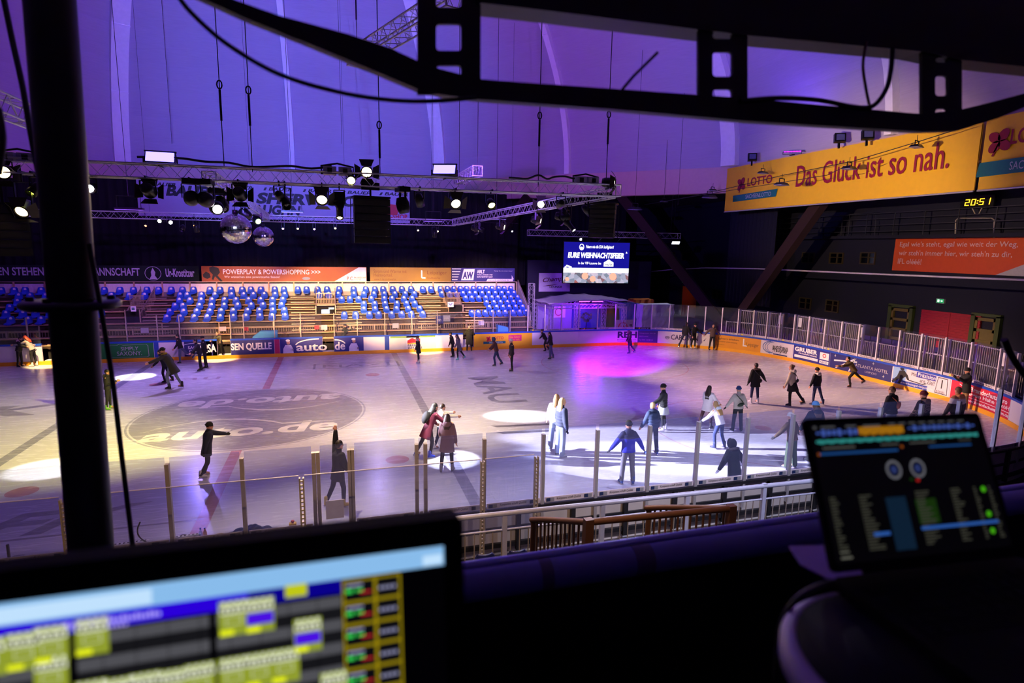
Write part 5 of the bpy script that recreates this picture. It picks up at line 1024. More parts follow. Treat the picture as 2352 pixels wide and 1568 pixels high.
# cables up to the dome
for u, v0, Y, l in ((515, 385, -7, 'thin steel cable with a hook above the LED flood at left'), (580, 395, -7, 'thin steel cable just left of the second dome rib'), (873, 402, -7, 'chain and cable holding the middle of the near truss'), (1236, 428, -7, 'steel cable holding the near truss right of its middle'), (1392, 420, -7, 'cable with hook holding the right corner of the near truss'), (820, 118, 1.0, 'dark chain hanging at the raised truss'), (395, 330, 20, 'hair-thin cable hanging right of the leftmost dome rib'), (785, 330, 20, 'hair-thin cable in the bright blue dome field'), (1097, 392, unD(1097, 392, 22).y, 'thin cable holding the nearer end of the short truss stub'), (1557, 470, 14, 'thin cable hanging from the rib joint at right'), (1548, 530, 17.8, 'thin cable reaching down to the video wall truss')):
    p = at_y(u, v0, Y); zt = dome_z(p.x, p.y)-.05; b = MB(); b.tube([p, (p.x, p.y, zt)], .012, 6)
    if u in (515, 873, 1236, 1392, 820, 580):
        h = (1.9 if u != 873 else 1.2); q = Vector((p.x, p.y, p.z+h)); b.tube([q, q+Vector((0, 0, -.75))], .03, 6); b.tube([q+Vector((.06*math.cos(t), 0, .12+.1*math.sin(t))) for t in [R(a*30) for a in range(13)]], .018, 6)
    tag(b.build('suspension_cable', BLACK), l, 'cable')
TR = {'n': ((-8.5, -7, 8.27), (11.75, -7, 8.40)), 'f': ((-9, 9, 7.82), (9.75, 9, 7.92)), 'c': ((.15, -6.8, 8.25), (-.1, 8.85, 7.9)), 'r': ((11.6, -6.8, 8.36), (9.7, 8.8, 7.95))}
def on_truss(u, v, k):     # where a lamp seen at (u, v) hangs below truss k, and how far
    A, B = Vector(TR[k][0]), Vector(TR[k][1]); q = min((A.lerp(B, i/400) for i in range(401)), key=lambda p: abs(proj(p)[0]-u)); D = (q-CAM).dot(fw); p = unD(u, v, D); return p, q.z-.15-p.z
# ---- lamps : root > yoke, clamp, housing > lens, barn_door ...
BODY = mat('lamp_body_black', '#0c0c0e', .4, .4); DOORM = mat('barn_door_metal', '#2a241c', .5, .4)
HP = []
def lens_mat(c, s): return emat('lens_%s_%d' % (c.strip('#'), s), c, s) if s else mat('unlit_lens', '#15151c', .15, spec=.8)
def lamp(kind, pos, target, label, cat='lamp', lens=None, ls=0, beams=(), group=None, drop=.3, heading=None):
    pos = Vector(pos); d = Vector(target)-pos; hd = math.atan2(-d.x, d.y); tl = math.atan2(d.z, math.hypot(d.x, d.y))
    nm = {'fresnel': 'fresnel_lamp', 'par': 'par_lamp', 'profile': 'profile_spotlight', 'head': 'moving_head_lamp', 'flood': 'led_flood_lamp', 'bar': 'led_bar', 'small': 'small_spotlight'}[kind]
    o = empty(nm, pos, label, cat, group, (0, 0, hd))
    Y90 = Matrix.Rotation(R(-90), 4, 'X')      # lathe z -> +y
    h = MB(); ln = MB(); doors = []
    if kind == 'fresnel':
        h.lathe([(0, -.2), (.12, -.2), (.15, -.12), (.15, .16), (.165, .17), (.165, .2), (.135, .2), (.13, .14), (0, .14)], 18, 0, Y90); ln.lathe([(0, .14), (.13, .14), (.12, .165), (.07, .18), (0, .185)], 18, 0, Y90); wd, yo = .34, .2
        for a in range(4): doors.append(Matrix.Rotation(R(90*a), 4, 'Y') @ Matrix.Translation((0, .2, .165)) @ Matrix.Rotation(R(38), 4, 'X'))
    elif kind == 'par':
        h.lathe([(0, -.16), (.05, -.2), (.1, -.12), (.12, 0), (.12, .2), (.105, .2), (.105, .06), (0, .06)], 16, 0, Y90); ln.lathe([(0, .1), (.105, .1), (.06, .13), (0, .14)], 16, 0, Y90); wd, yo = .27, .1
    elif kind == 'profile':
        h.lathe([(0, -.3), (.1, -.3), (.12, -.1), (.12, .05), (.09, .1), (.09, .38), (.1, .38), (.1, .42), (.085, .42), (.085, .36), (0, .36)], 16, 0, Y90); h.box((-.13, -.32, -.1), (.13, -.05, .13)); ln.lathe([(0, .37), (.085, .37), (.05, .41), (0, .415)], 16, 0, Y90); wd, yo = .28, .36
    elif kind == 'head':
        h.lathe([(0, -.22), (.14, -.2), (.19, -.05), (.18, .12), (.14, .24), (.12, .24), (.12, .2), (0, .2)], 18, 0, Y90); ln.lathe([(0, .2), (.12, .2), (.08, .235), (0, .245)], 18, 0, Y90); wd, yo = .42, .2
    elif kind == 'flood':
        h.box((-.34, -.1, -.16), (.34, .02, .16)); h.box((-.36, -.0, -.18), (.36, .04, -.16)); h.box((-.36, 0, .16), (.36, .04, .18)); ln.box((-.31, .02, -.13), (.31, .05, .13)); wd, yo = .74, .0
    elif kind == 'bar':
        h.box((-.5, -.08, -.05), (.5, .03, .05)); wd, yo = 1.02, 0
        for j in range(12): ln.lathe([(0, .03), (.032, .03), (.02, .05), (0, .055)], 8, 0, Matrix.Translation((-.44+.08*j, 0, 0)) @ Y90)
    else:
        h.lathe([(0, -.1), (.07, -.08), (.08, .1), (.07, .1), (.07, .05), (0, .05)], 12, 0, Y90); ln.lathe([(0, .06), (.07, .06), (0, .09)], 12, 0, Y90); wd, yo = .18, .05
    ho = h.build('housing', BODY, o, local=True); ho.rotation_euler = (tl, 0, 0)
    ln.build('diodes' if kind == 'bar' else 'lens', lens_mat(lens or '#ffffff', ls), ho, local=True)
    for M in doors: MB().prism([(-.13, 0), (.13, 0), (.2, .2), (-.2, .2)], lambda a, c, dd: M @ Vector((a, dd, c)), 0, .008).build('barn_door', DOORM, ho, local=True)
    up_ = drop > 0
    y = MB(); s_ = 1 if up_ else -1; t = .012; hh = abs(drop)*.72
    for x in (-wd/2, wd/2): y.box((x-t, -.03, min(0, s_*hh)), (x+t, .03, max(0, s_*hh)))
    y.box((-wd/2, -.03, s_*hh-.01), (wd/2, .03, s_*hh+.01)); y.build('yoke', BODY, o, local=True)
    c = MB(); c.beam((0, 0, s_*hh), (0, 0, s_*abs(drop)), .03, .03, 0, (0, 1, 0)); e_ = Vector((math.sin(hd), math.cos(hd), 0))*.2; zc = Vector((0, 0, s_*abs(drop))); c.beam(zc-e_, zc+e_, .03, .05); c.build('clamp', BODY, o, local=True)
    if kind == 'head': MB().box((-.2, -.16, hh), (.2, .16, hh+.14)).build('base', BODY, o, local=True)
    for (en, colr_, sp, bl, *tg) in beams:
        fwv = ((Vector(tg[0]) if tg else Vector(target))-pos).normalized(); p0 = pos+fwv*(.5 if kind != 'flood' else .42); light('beam', 'SPOT', p0, tg[0] if tg else target, en, colr_, .06, sp, bl, parent=o)
    return o
T8 = lambda u, v, y=-7: at_y(u, v, y)
WARM = '#ffcf98'; WARM2 = '#ffb870'; COOL = '#dfe4ff'; LIL = '#e6c8f0'
def L_(kind, pos, target, label, truss='n', **k):
    if isinstance(pos, str): truss, u, v = pos.split(); pos, dr = on_truss(float(u), float(v), truss); k['drop'] = dr if dr > .05 else (max(.2, dr+.33) if dr > -.36 else min(-.18, dr+.3))
    return lamp(kind, pos, target, label, **k)
# lamps on and under the near truss
L_('par', 'n 82 433', (-7, -13, 1), 'lit yellow green par lamp left of the dark pole', lens='#f4ff60', ls=16, drop=.5)
L_('fresnel', 'n 57 478', (-4.5, -14, 3), 'lit warm lamp lowest at the left picture edge', lens='#ffd890', ls=16, drop=1.0)
L_('fresnel', 'n 8 394', (-2, -13, 7), 'warm lit lamp above the truss at the left picture edge', lens='#ffe0a0', ls=14, drop=-.3)
L_('profile', 'n 207 433', (1.5, -20, 6.9), 'dazzling white lamp beside the dark pole under the near truss', lens='#fff4e0', ls=90, drop=.4)
L_('fresnel', 'n 340 436', (-1, 18, 2), 'unlit looking lamp facing away left of the big black moving lamps', ls=0, drop=.35, beams=((8000, '#e0a0f0', 20, .7, (-7.5, 17, 2.4)), (36000, '#ffc880', 19, .7, (-2.6, 17, 2.4))))
L_('fresnel', 'n 550 444', (2, 18, 2), 'black lamp facing away right of the cross truss corner', ls=0, drop=.45, beams=((66000, '#ffcc88', 19, .7, (2.4, 17, 2.4)),))
L_('par', 'n 642 449', (6, 18, 2), 'black lamp facing away before the banner lettering', ls=0, drop=.45, beams=((60000, '#ffcc88', 19, .7, (7.0, 17, 2.4)), (42000, '#ffd0a0', 19, .7, (11.2, 17, 2.4))))
L_('fresnel', 'n 740 452', (2.5, -16, 2.5), 'warm lit lamp with open barn doors under the middle of the near truss', lens='#ffe2ae', ls=22, drop=.5, beams=((2600, '#ffd488', 80, .9, (-1, -1, 0)), (900, '#ffd09a', 100, .9, (1.0, -14, 1))))
L_('profile', 'n 780 470', (3.2, -11, 0), 'warm lit tube shaped spotlight pointing down', lens='#ffd9a0', ls=25, drop=.6)
L_('fresnel', 'n 843 393', (3, -18, 5.5), 'warm lit lamp standing on top of the near truss by the chain', lens='#ffe2ae', ls=16, drop=-.3)
L_('par', 'n 807 412', (3, -18, 5), 'small yellowish lit lamp left of the lamp with the chain', lens='#fff090', ls=18, drop=-.1)
L_('head', 'n 925 470', (6.55, -6.75, 0), 'dark moving lamp right of the hanging loudspeaker', ls=0, drop=.45, beams=((9000, '#fffaf4', 14, .35),))
L_('par', 'n 963 458', (8, -3, 0), 'small dark par lamp right of the dark moving lamp', ls=0, drop=.45, beams=((3600, '#ffe8c8', 85, .95, (7, 0, 0)),))
L_('fresnel', 'n 1045 462', (6.5, -17, 2.5), 'warm lit lamp with barn doors right of the loudspeaker', lens='#ffe8bc', ls=24, drop=.55, beams=((1800, '#ffe08c', 70, .9, (6, -3, 0)), (900, '#f4dcd0', 100, .9, (7.5, -14, 1))))
L_('par', 'n 1127 466', (7.5, -17, 2), 'yellow lit par lamp right of the warm barn door lamp', lens='#fff27a', ls=20, drop=.55, beams=((27000, '#fff078', 44, .95, (-9.5, -.5, 0)),))
L_('fresnel', 'r 1243 468', (6.5, -12, 6), 'lamp glowing sideways under the right part of the near truss', lens='#ffe8c0', ls=12, drop=.5)
L_('fresnel', 'n 1398 419', (16, -10, 8.5), 'lamp standing on the right corner of the near truss', lens='#ffe8c0', ls=14, drop=-.25, beams=((13000, '#ffdcb0', 48, .9, (31, 2, 8.6)), (1500, '#e8e8ff', 110, .9, (12, -14, 1))))
L_('par', 'n 1288 468', (15, 18, 2.5), 'black lamp facing away under the right end of the near truss', ls=0, drop=.45, beams=((26000, '#e8b8ff', 20, .6, (15, 17, 2.6)),))
for u, v, Y, l in ((1232, 505, 0, 'lamp with bright barn doors under the right cross truss, leftmost of three'), (1288, 497, -2.5, 'lamp with bright barn doors under the right cross truss, rightmost of three'), (1150, 520, 5, 'lamp with bright barn doors under the right cross truss near the far corner'), (1092, 524, 7, 'small lamp with lit barn doors at the far right truss corner')):
    p, dr = on_truss(u, v, 'r'); L_('fresnel', p, (p.x+5, p.y-3, p.z-1.2), l, lens='#ffe8c0', ls=14, drop=max(.3, dr))
hd = L_('head', 'c 497 477', (2.5, -14, 5.5), 'black moving lamp shining at the mirror balls', lens='#f2f6ff', ls=40, drop=.6, beams=((2600, COOL, 14, .5, T8(542, 525, -3)),))
L_('head', 'n 440 455', (-4, 8, 5), 'big black moving lamp at the corner of the cross truss', ls=0, drop=.5); L_('head', 'n 472 458', (2, 6, 5), 'second black moving lamp right of the cross truss corner', ls=0, drop=.5, beams=())
L_('head', 'c 508 468', (2, -8, 4), 'third black moving lamp below the cross truss corner', ls=0, drop=.6, beams=((7000, '#fffaf0', 13, .35, (-4.9, -4.6, 0)),))
L_('profile', 'f 390 508', (0, -5, 5), 'small white lit spotlight under the far truss at left', lens='#ffffff', ls=30, drop=.35); L_('profile', 'f 370 506', (-4, -5, 6), 'small white lamp just left of the white spotlight on the far truss', lens='#f0fff4', ls=14, drop=.3)
L_('head', 'c 590 505', (5, -8, 3), 'green tinted lamp above the smaller mirror ball', lens='#b0ff80', ls=6, drop=.4); L_('head', 'c 562 490', (5, 0, 3), 'black moving lamp above the two mirror balls', ls=0, drop=.35, beams=((19000, '#fffaf4', 9, .4, (10, -2.6, 0)),))
# LED floods that wash the dome
L_('flood', 'n 368 362', (-.5, -14, 13), 'glaring blue LED flood lamp standing on the near truss at left', lens='#6a60ff', ls=6, drop=-.25, beams=((36000, '#5488ff', 58, 1.0, unD(720, 190, 48)), (10000, '#9440ff', 135, .9, (-6, 14, 24))))
L_('flood', 'n 1021 390', (3, -15, 13), 'glaring blue LED flood lamp standing on the near truss at right', lens='#6a60ff', ls=6, drop=-.25, beams=((9000, '#4a7cff', 50, 1.0, unD(1820, 170, 40)), (18000, '#8850f0', 140, .9, (8, 18, 24))))
for i, (u, v, l) in enumerate(((1152, 408, 'lit magenta LED bar on the ring beam ledge, leftmost of three'), (1455, 392, 'lit magenta LED bar on the ring beam ledge, middle of three'), (1820, 348, 'lit magenta LED bar above the yellow banner'))):
    p = [T8(u, v, 28.5), T8(u, v, 21.3), at_x(u, v, 29.5)][i]; L_('bar', p, CAM+Vector((0, 0, 3)), l, lens='#a818ff', ls=9, drop=-.2, group='magenta LED bars on the ledge', beams=(([1500, 1500, 700][i], ['#c040c0', '#b040d0', '#6a40ff'][i], 150, .8, (p.x*.8, p.y*.8, 22)),))
# lamps that are seen only from behind or far away, on a pipe before the curtain
ZP = at_y(760, 500, 19).z; b = MB(); b.tube([(T8(320, 505, 19).x, 19, ZP), (T8(1190, 505, 19).x, 19, ZP)], .025, 8)
for x in (-8, -2, 4, 10, 16): b.tube([(x, 19, ZP), (x, 19, dome_z(x, 19))], .008, 5)
tag(b.build('lighting_pipe', BLACK), 'thin black pipe with small lamps hanging before the black curtain', 'pipe')
for i, (u, v, l, on) in enumerate(((335, 517, 'tiny warm lamp far below the far truss, leftmost of the row', '#ff9a60'), (447, 517, 'tiny orange lamp far below the far truss left of the mirror balls', '#ffa050'), (567, 511, 'tiny lamp just above the smaller mirror ball', '#c8ff70'), (650, 524, 'tiny violet white lamp right of the smaller mirror ball', '#f0c8ff'), (684, 524, 'tiny yellow lamp second right of the smaller mirror ball', '#fff0a0'), (722, 525, 'tiny violet white lamp third right of the smaller mirror ball', '#f0c8ff'), (770, 523, 'bright tiny warm lamp left of the hanging loudspeaker', '#ffd080'), (892, 527, 'tiny violet lamp just right of the hanging loudspeaker', '#d070ff'), (960, 528, 'tiny warm lamp second right of the hanging loudspeaker', '#ffd8a0'), (1005, 530, 'tiny yellow lamp third right of the hanging loudspeaker', '#fff0a0'), (1176, 530, 'white lit downlight left of the video wall', '#eef2ff'))):
    p = T8(u, v, 19); L_('small', p, (p.x, p.y-8, p.z-4.5), l, lens=on, ls=16 if u in (770, 1176) else 7, drop=ZP-p.z, group=None)
L_('profile', T8(1332, 549, 17.3), (12, -20, 5), 'dazzling white lamp in front of the top of the video wall', lens='#ffffff', ls=70, drop=.35); L_('profile', 'r 1302 510', (15, -8, 2), 'small white lit lamp right of the barn door lamps', lens='#f4f8ff', ls=25, drop=.4)
L_('flood', at_y(1552, 557, 19), (29, 14, 3), 'white lit floodlight at the right end of the video wall truss', lens='#dfe6ff', ls=5, drop=.3, beams=((500, COOL, 120, .8, (30, 17, 0)),))
# downlights over the far boards, follow spot, colour pools: hung on the far truss, facing away
for i, (x, en, l, sp) in enumerate(((-11.5, 10000, 'black lamp on the far truss hidden by the dark pole', 19), (-3.4, 8000, 'black lamp on the far truss left of the mirror balls facing the boards', 19), (8.6, 9000, 'black lamp on the far truss near its right corner facing the boards', 18))):
    L_('par', (x, 9.1, 7.3), (x, 12.2, .5), l, ls=0, drop=.5, beams=((en, '#ffd890', sp, .6),))
L_('head', (11.2, -4, 7.7), (19.3, 6.9, 0), 'black moving lamp under the near corner of the right cross truss', ls=0, drop=.6, beams=((38000, '#b800ff', 25, .6), (3000, '#7a30ff', 55, 1.0, (17, 0, 0))))
L_('profile', (-17, 2.5, 7.9), (13, -7.9, 0), 'follow spot beyond the left picture edge', ls=60, lens='#f4f4ff', drop=.5, beams=((300000, '#f0eaff', 6.2, .5, (14.0, -6.6, 0)), (300000, '#f0eaff', 6.2, .5, (14.4, -8.5, 0)), (300000, '#f0eaff', 6.2, .5, (15, -10.2, 0))))
truss('lighting_truss', (-1, -19.2, 10.4), (16, -19.2, 10.4), .34, 'truss above the near stand beyond the top picture edge')
for x, en, c, l in ((.5, 1500, '#ffc880', 'warm lamp over the near stand, left one beyond the top edge'), (6.5, 1500, '#ffd0a0', 'warm lamp over the near stand, middle one beyond the top edge'), (12.5, 3800, '#e4e4ff', 'white lamp over the near stand, right one beyond the top edge')): L_('par', (x, -19.2, 9.8), (x+.5, -12.6, .8), l, lens=c, ls=15, drop=.45, beams=((en, c, 75, .9),))
truss('lighting_truss', (-17.5, -4, 8.6), (-17.5, 8, 8.6), .34, 'truss beyond the left picture edge that carries the follow spot')
L_('fresnel', (-9, -3, 8.2), (-4, 2, 0), 'lamp beyond the left picture edge over the ice', ls=20, lens='#ffd8a8', drop=.4, beams=((11000, LIL, 120, .95, (-3, 3, 0)),)) if False else None
L_('par', (5, 9.0, 7.3), (9, 0, 0), 'black lamp on the far truss behind the hanging loudspeaker', ls=0, drop=.5, beams=((1500, '#d8b8e8', 110, .95, (10, 3, 0)),)); L_('par', (-4, 9.0, 7.3), (-4, 0, 0), 'black lamp on the far truss right of the dark pole', ls=0, drop=.5, beams=((2200, '#b898ff', 110, .95, (-4, 5, 0)), (8000, '#fdfaff', 15, .4, (-6.4, 8.27, 0))))
L_('par', (10.2, 5, 7.5), (26, -2, 0), 'black lamp on the right cross truss near its far corner', ls=0, drop=.5, beams=((11000, '#ffc8a8', 42, .95, (25.5, 1, 0)), (14000, '#ffc8a8', 44, .95, (26, -7, 0)), (10000, '#ffd0a0', 26, .8, (28, 9, .7)), (12000, '#ffd0a8', 24, .8, (30, 2, .7)), (14000, '#ffd0b0', 24, .8, (30, -5, .7)))); L_('par', (11.4, -5.4, 7.9), (20, -6, 0), 'black lamp on the right cross truss near its near corner', ls=0, drop=.5, beams=((3500, '#e8c8f0', 85, .95, (20, -4, 0)),))  # first lamp is added to brighten the right ice and boards
L_('par', (2, -7, 7.7), (4, -13, 1), 'black lamp facing down under the near truss at centre', ls=0, drop=.5, beams=((2500, '#ffdcb4', 80, .9, (4, -12, 0)),))
# boxes on the truss
for u, v, l in ((42, 362, 'dimmer box pair on the near truss left of the dark pole'), (775, 393, 'dimmer box pair on the near truss left of the chain'), (1345, 415, 'dimmer box pair on the near truss near its right corner')):
    p = T8(u, v); o = empty('dimmer_box', p, l, 'box'); p0 = Vector((p.x, p.y, p.z-.12))
    for s_ in (-1, 1): MB().cbox((p.x+s_*.2, p.y, p.z), (.34, .34, .2)).build('box', mat('lilac_grey_box', '#8a84a0', .5), o); b = MB(); b.cbox((p.x+s_*.2, p.y-.18, p.z), (.12, .02, .12)); b.build('front_panel', BLACK, o)
    MB().tube([(p.x-.4, p.y, p.z-.1), (p.x-.42, p.y, p.z+.12), (p.x, p.y, p.z+.2), (p.x+.42, p.y, p.z+.12), (p.x+.4, p.y, p.z-.1)], .025, 6).build('handle_strap', BLACK, o)
rr9 = random.Random(5)
for x0_, x1_, l in ((-1.4, 3.2, 'bundle of cables lying on the near truss left of its middle'), (8.2, 10.8, 'bundle of cables lying on the near truss near its right end')):
    P_ = [(x0_+(x1_-x0_)*i/9, -7+rr9.uniform(-.1, .1), 8.5+(x0_+9)*.0065+rr9.uniform(0, .14)) for i in range(10)]; cable(spl(P_, 4), .03, l)
# hanging loudspeakers
def speaker(u, v, y, n, wd, hh, yaw, lean, label):
    p = at_y(u, v, y); o = empty('line_array_speaker', p, label, 'loudspeaker', rot=(0, 0, R(yaw)))
    for i in range(n):
        a = lean*i/n; c = MB(); z = -hh*(i+1)/n; off = -.02*i*lean
        c.hexa([(-wd/2, -.25+off, z), (wd/2, -.25+off, z), (wd/2-.06, .3+off, z), (-wd/2+.06, .3+off, z), (-wd/2, -.25+off, z+hh/n-.015), (wd/2, -.25+off, z+hh/n-.015), (wd/2-.06, .3+off, z+hh/n-.015), (-wd/2+.06, .3+off, z+hh/n-.015)]); q = c.build('cabinet', mat('speaker_black', '#100e10', .6), o, local=True)
        MB().box((-wd/2+.03, -.265+off, z+.03), (wd/2-.03, -.25+off, z+hh/n-.045)).build('grille', mat('speaker_grille', '#1a1714', .7, .2), q, local=True)
    f_ = MB(); f_.box((-wd/2, -.3, 0), (wd/2, .3, .05)); f_.beam((-.25, 0, max(.3, 8.2-p.z)), (.25, 0, max(.3, 8.2-p.z)), .05, .2); f_.beam((0, 0, .05), (0, 0, max(.3, 8.2-p.z)), .05, .05, 0, (0, 1, 0)); f_.build('flying_frame', BLACK, o, local=True)
    for s_ in (-1, 1): MB().tube([(s_*wd/2, .32, 0), (s_*wd/2, .34, -hh)], .012, 5).build('cable_run', BLACK, o, local=True)
speaker(851, 456, -7, 6, .98, 1.22, 8, 0, 'big black line array loudspeaker under the middle of the near truss'); speaker(1388, 470, -5.6, 7, .85, 1.1, -38, 1.2, 'dark line array loudspeaker under the right corner of the rig'); speaker(6, 470, -7, 6, .9, 1.2, 25, .6, 'dark line array loudspeaker cut off by the left picture edge')
# mirror balls
def mirror_ball(u, v, y, rpx, label):
    p, dr = on_truss(u, v, 'c'); D = (p-CAM).dot(fw); r_ = rpx*D/F; o = empty('mirror_ball', p, label, 'mirror ball', 'mirror balls'); b = MB(); m_, n_ = 30, 60; rr = random.Random(int(u))
    for i in range(m_):
        t0, t1 = math.pi*i/m_, math.pi*(i+1)/m_; k_ = max(6, int(n_*math.sin((t0+t1)/2)))
        for k in range(k_):
            a0, a1 = 2*math.pi*(k+.04)/k_, 2*math.pi*(k+.96)/k_; j = lambda t, a: Vector((r_*math.sin(t)*math.cos(a), r_*math.sin(t)*math.sin(a), r_*math.cos(t))); e = (t1-t0)*.04
            c = j((t0+t1)/2, (a0+a1)/2).normalized(); tw = c.cross(Vector((rr.uniform(-1, 1), rr.uniform(-1, 1), rr.uniform(-1, 1))))*.035
            q = [j(t0+e, a0), j(t1-e, a0), j(t1-e, a1), j(t0+e, a1)]; mid = sum(q, Vector())/4; q = [x+c*((x-mid).dot(tw)) for x in q]; b.add(q, [(0, 1, 2, 3)])
    b.build('mirror_tiles', mat('mirror_glass', '#d8d8e6', .06, 1, nz=(2, .04)), o, local=True); MB().ell((0, 0, 0), (r_*.985,)*3, n=30, m=20).build('core', mat('ball_core_grey', '#4a4a58', .3, .7), o, local=True)
    g_ = MB(); g_.lathe([(0, r_*.97), (.09, r_*.99), (.09, r_+.12), (0, r_+.12)], 12); g_.tube([(0, 0, r_+.1), (0, 0, dr)], .012, 6); g_.beam((-.2, 0, dr), (.2, 0, dr), .04, .04); g_.build('motor_hanger', BLACK, o, local=True)
mirror_ball(542, 525, -3.2, 34, 'larger mirror ball hanging under the cross truss'); mirror_ball(605, 543, -1.6, 23, 'smaller mirror ball hanging right of the larger one')
# unlit hall floodlights on their cable
pts = [at_x(u, v, 28.5) for u, v in ((1500, 468), (1640, 440), (1800, 402), (1960, 370), (2110, 325), (2220, 290))]; cable(pts, .02, 'thin catenary cable carrying the unlit floodlights before the yellow banner')
pts2 = [at_x(u, v, 26) for u, v in ((1480, 470), (1640, 443), (1800, 418), (1900, 402), (1950, 378))]; cable(pts2, .015, 'second thin cable slightly lower before the yellow banner')
for u, v, x, sz, l in ((2105, 338, 28.5, 34, 'unlit hanging floodlight nearest the right edge before the yellow banner'), (1950, 388, 28.5, 36, 'unlit hanging floodlight covering the banner slogan'), (1752, 398, 28.5, 25, 'unlit hanging floodlight above the banner emblem'), (1795, 425, 26, 34, 'unlit hanging floodlight right of the banner emblem'), (1637, 437, 28.5, 18, 'unlit hanging floodlight just left of the yellow banner, higher one'), (1630, 454, 26, 34, 'unlit hanging floodlight just left of the yellow banner, lower one'), (1525, 463, 27, 18, 'unlit small floodlight left of the yellow banner'), (1458, 481, 24, 32, 'unlit hanging floodlight right of the near truss corner')):
    p = at_x(u, v, x); D = (p-CAM).dot(fw); s_ = sz*D/F; o = empty('hall_floodlight', p, l, 'lamp', 'unlit hall floodlights', (0, 0, R(20)))
    MB().hexa([(-s_/2, -s_*.3, 0), (s_/2, -s_*.3, 0), (s_/2, s_*.3, 0), (-s_/2, s_*.3, 0), (-s_*.36, -s_*.2, s_*.16), (s_*.36, -s_*.2, s_*.16), (s_*.36, s_*.2, s_*.16), (-s_*.36, s_*.2, s_*.16)]).build('housing', BODY, o, local=True); MB().box((-s_*.47, -s_*.27, -.02), (s_*.47, s_*.27, 0)).build('diffuser', mat('flood_diffuser', '#7a78a0', .4), o, local=True)
    b = MB(); b.tube([(-s_*.3, 0, .1*s_), (-s_*.3, 0, s_*.42), (s_*.3, 0, s_*.42), (s_*.3, 0, .1*s_)], .025, 6); b.tube([(0, 0, s_*.42), (0, 0, s_*.42+(.25 if u > 1530 else dome_z(p.x, p.y)-p.z-.05))], .012, 6); b.build('bracket', BODY, o, local=True)
for u, v, y, l in ((297, 481, 2, 'dark strip floodlight with pale underside left of the moving lamps'), (672, 487, 5, 'dark strip floodlight with pale underside right of the mirror balls'), (995, 508, 7, 'dark strip floodlight with pale underside at the far right truss corner'), (1140, 503, 4, 'dark strip floodlight with pale underside under the right cross truss')):
    p = at_y(u, v, y); o = empty('strip_floodlight', p, l, 'lamp'); MB().box((-.48, -.12, 0), (.48, .12, .07)).build('housing', BODY, o, local=True); MB().box((-.46, -.11, -.03), (.46, .11, 0)).build('diffuser', mat('pale_diffuser', '#a8a8b8', .4), o, local=True); MB().tube([(-.4, 0, .05), (-.4, 0, .5), (.4, 0, .5), (.4, 0, .05)], .015, 6).build('bracket', BODY, o, local=True); MB().tube([(0, 0, .5), (0, 0, dome_z(p.x, p.y)-p.z-.1)], .01, 5).build('hanger_wire', BODY, o, local=True)
for i, (u, v) in enumerate(((1243, 399), (1343, 393), (1567, 380), (1728, 361), (1929, 317), (1993, 310))):
    p = at_y(u, v, [24.5, 22.5, 16.5, 0, 0, 0][i]) if i < 3 else at_x(u, v, 29.6); o = empty('ledge_floodlight', p, 'small dark floodlight on the ring beam ledge, %s from the left' % ORD[i], 'lamp', 'dark ledge floodlights'); o.rotation_euler = (R(-15), 0, R(-30))
    MB().box((-.28, -.12, -.24), (.28, .12, .24)).build('housing', BODY, o, local=True); MB().box((-.2, -.14, -.16), (.2, -.12, .16)).build('lens', mat('dull_lens', '#4a4a78', .2), o, local=True); MB().box((-.05, .1, -.5), (.05, .2, -.1)).build('bracket', BODY, o, local=True)
# ------------------------------------------------------------------ people
SKINM = mat('skin', '#c08a70', .6, nz=(14, .1)); EYEM = mat('eye_dark', '#1a1210', .4); LIPM = mat('lips', '#8a4438', .5); BLADE = mat('skate_blade_steel', '#c8c8d0', .2, 1)
def hollow(b, vox, name, mats, parent, smooth_it=4, fac=.5):
    me = bpy.data.meshes.new('tmp'); me.from_pydata(b.v, [], b.f); o = bpy.data.objects.new('tmp', me); COL.objects.link(o)
    m = o.modifiers.new('r', 'REMESH'); m.mode = 'VOXEL'; m.voxel_size = vox
    if smooth_it: s = o.modifiers.new('s', 'SMOOTH'); s.iterations = smooth_it; s.factor = fac
    r_ = bpy.data.meshes.new_from_object(o.evaluated_get(bpy.context.evaluated_depsgraph_get())); bpy.data.objects.remove(o); bpy.data.meshes.remove(me)
    r_.name = name; r_.materials.clear()
    for q in mats: r_.materials.append(q)
    r_.polygons.foreach_set('use_smooth', [True]*len(r_.polygons)); o = bpy.data.objects.new(name, r_); COL.objects.link(o); o.parent = parent; return o
def cloth(h, rough=.85, nz=(5, .16)): return mat('cloth_'+h.strip('#'), h, rough, nz=nz)
def leather(h): return mat('boot_'+h.strip('#'), h, .45)
def hairm(h): return mat('hair_'+h.strip('#'), h, .55, nz=(18, .3, (3, 3, .6)))
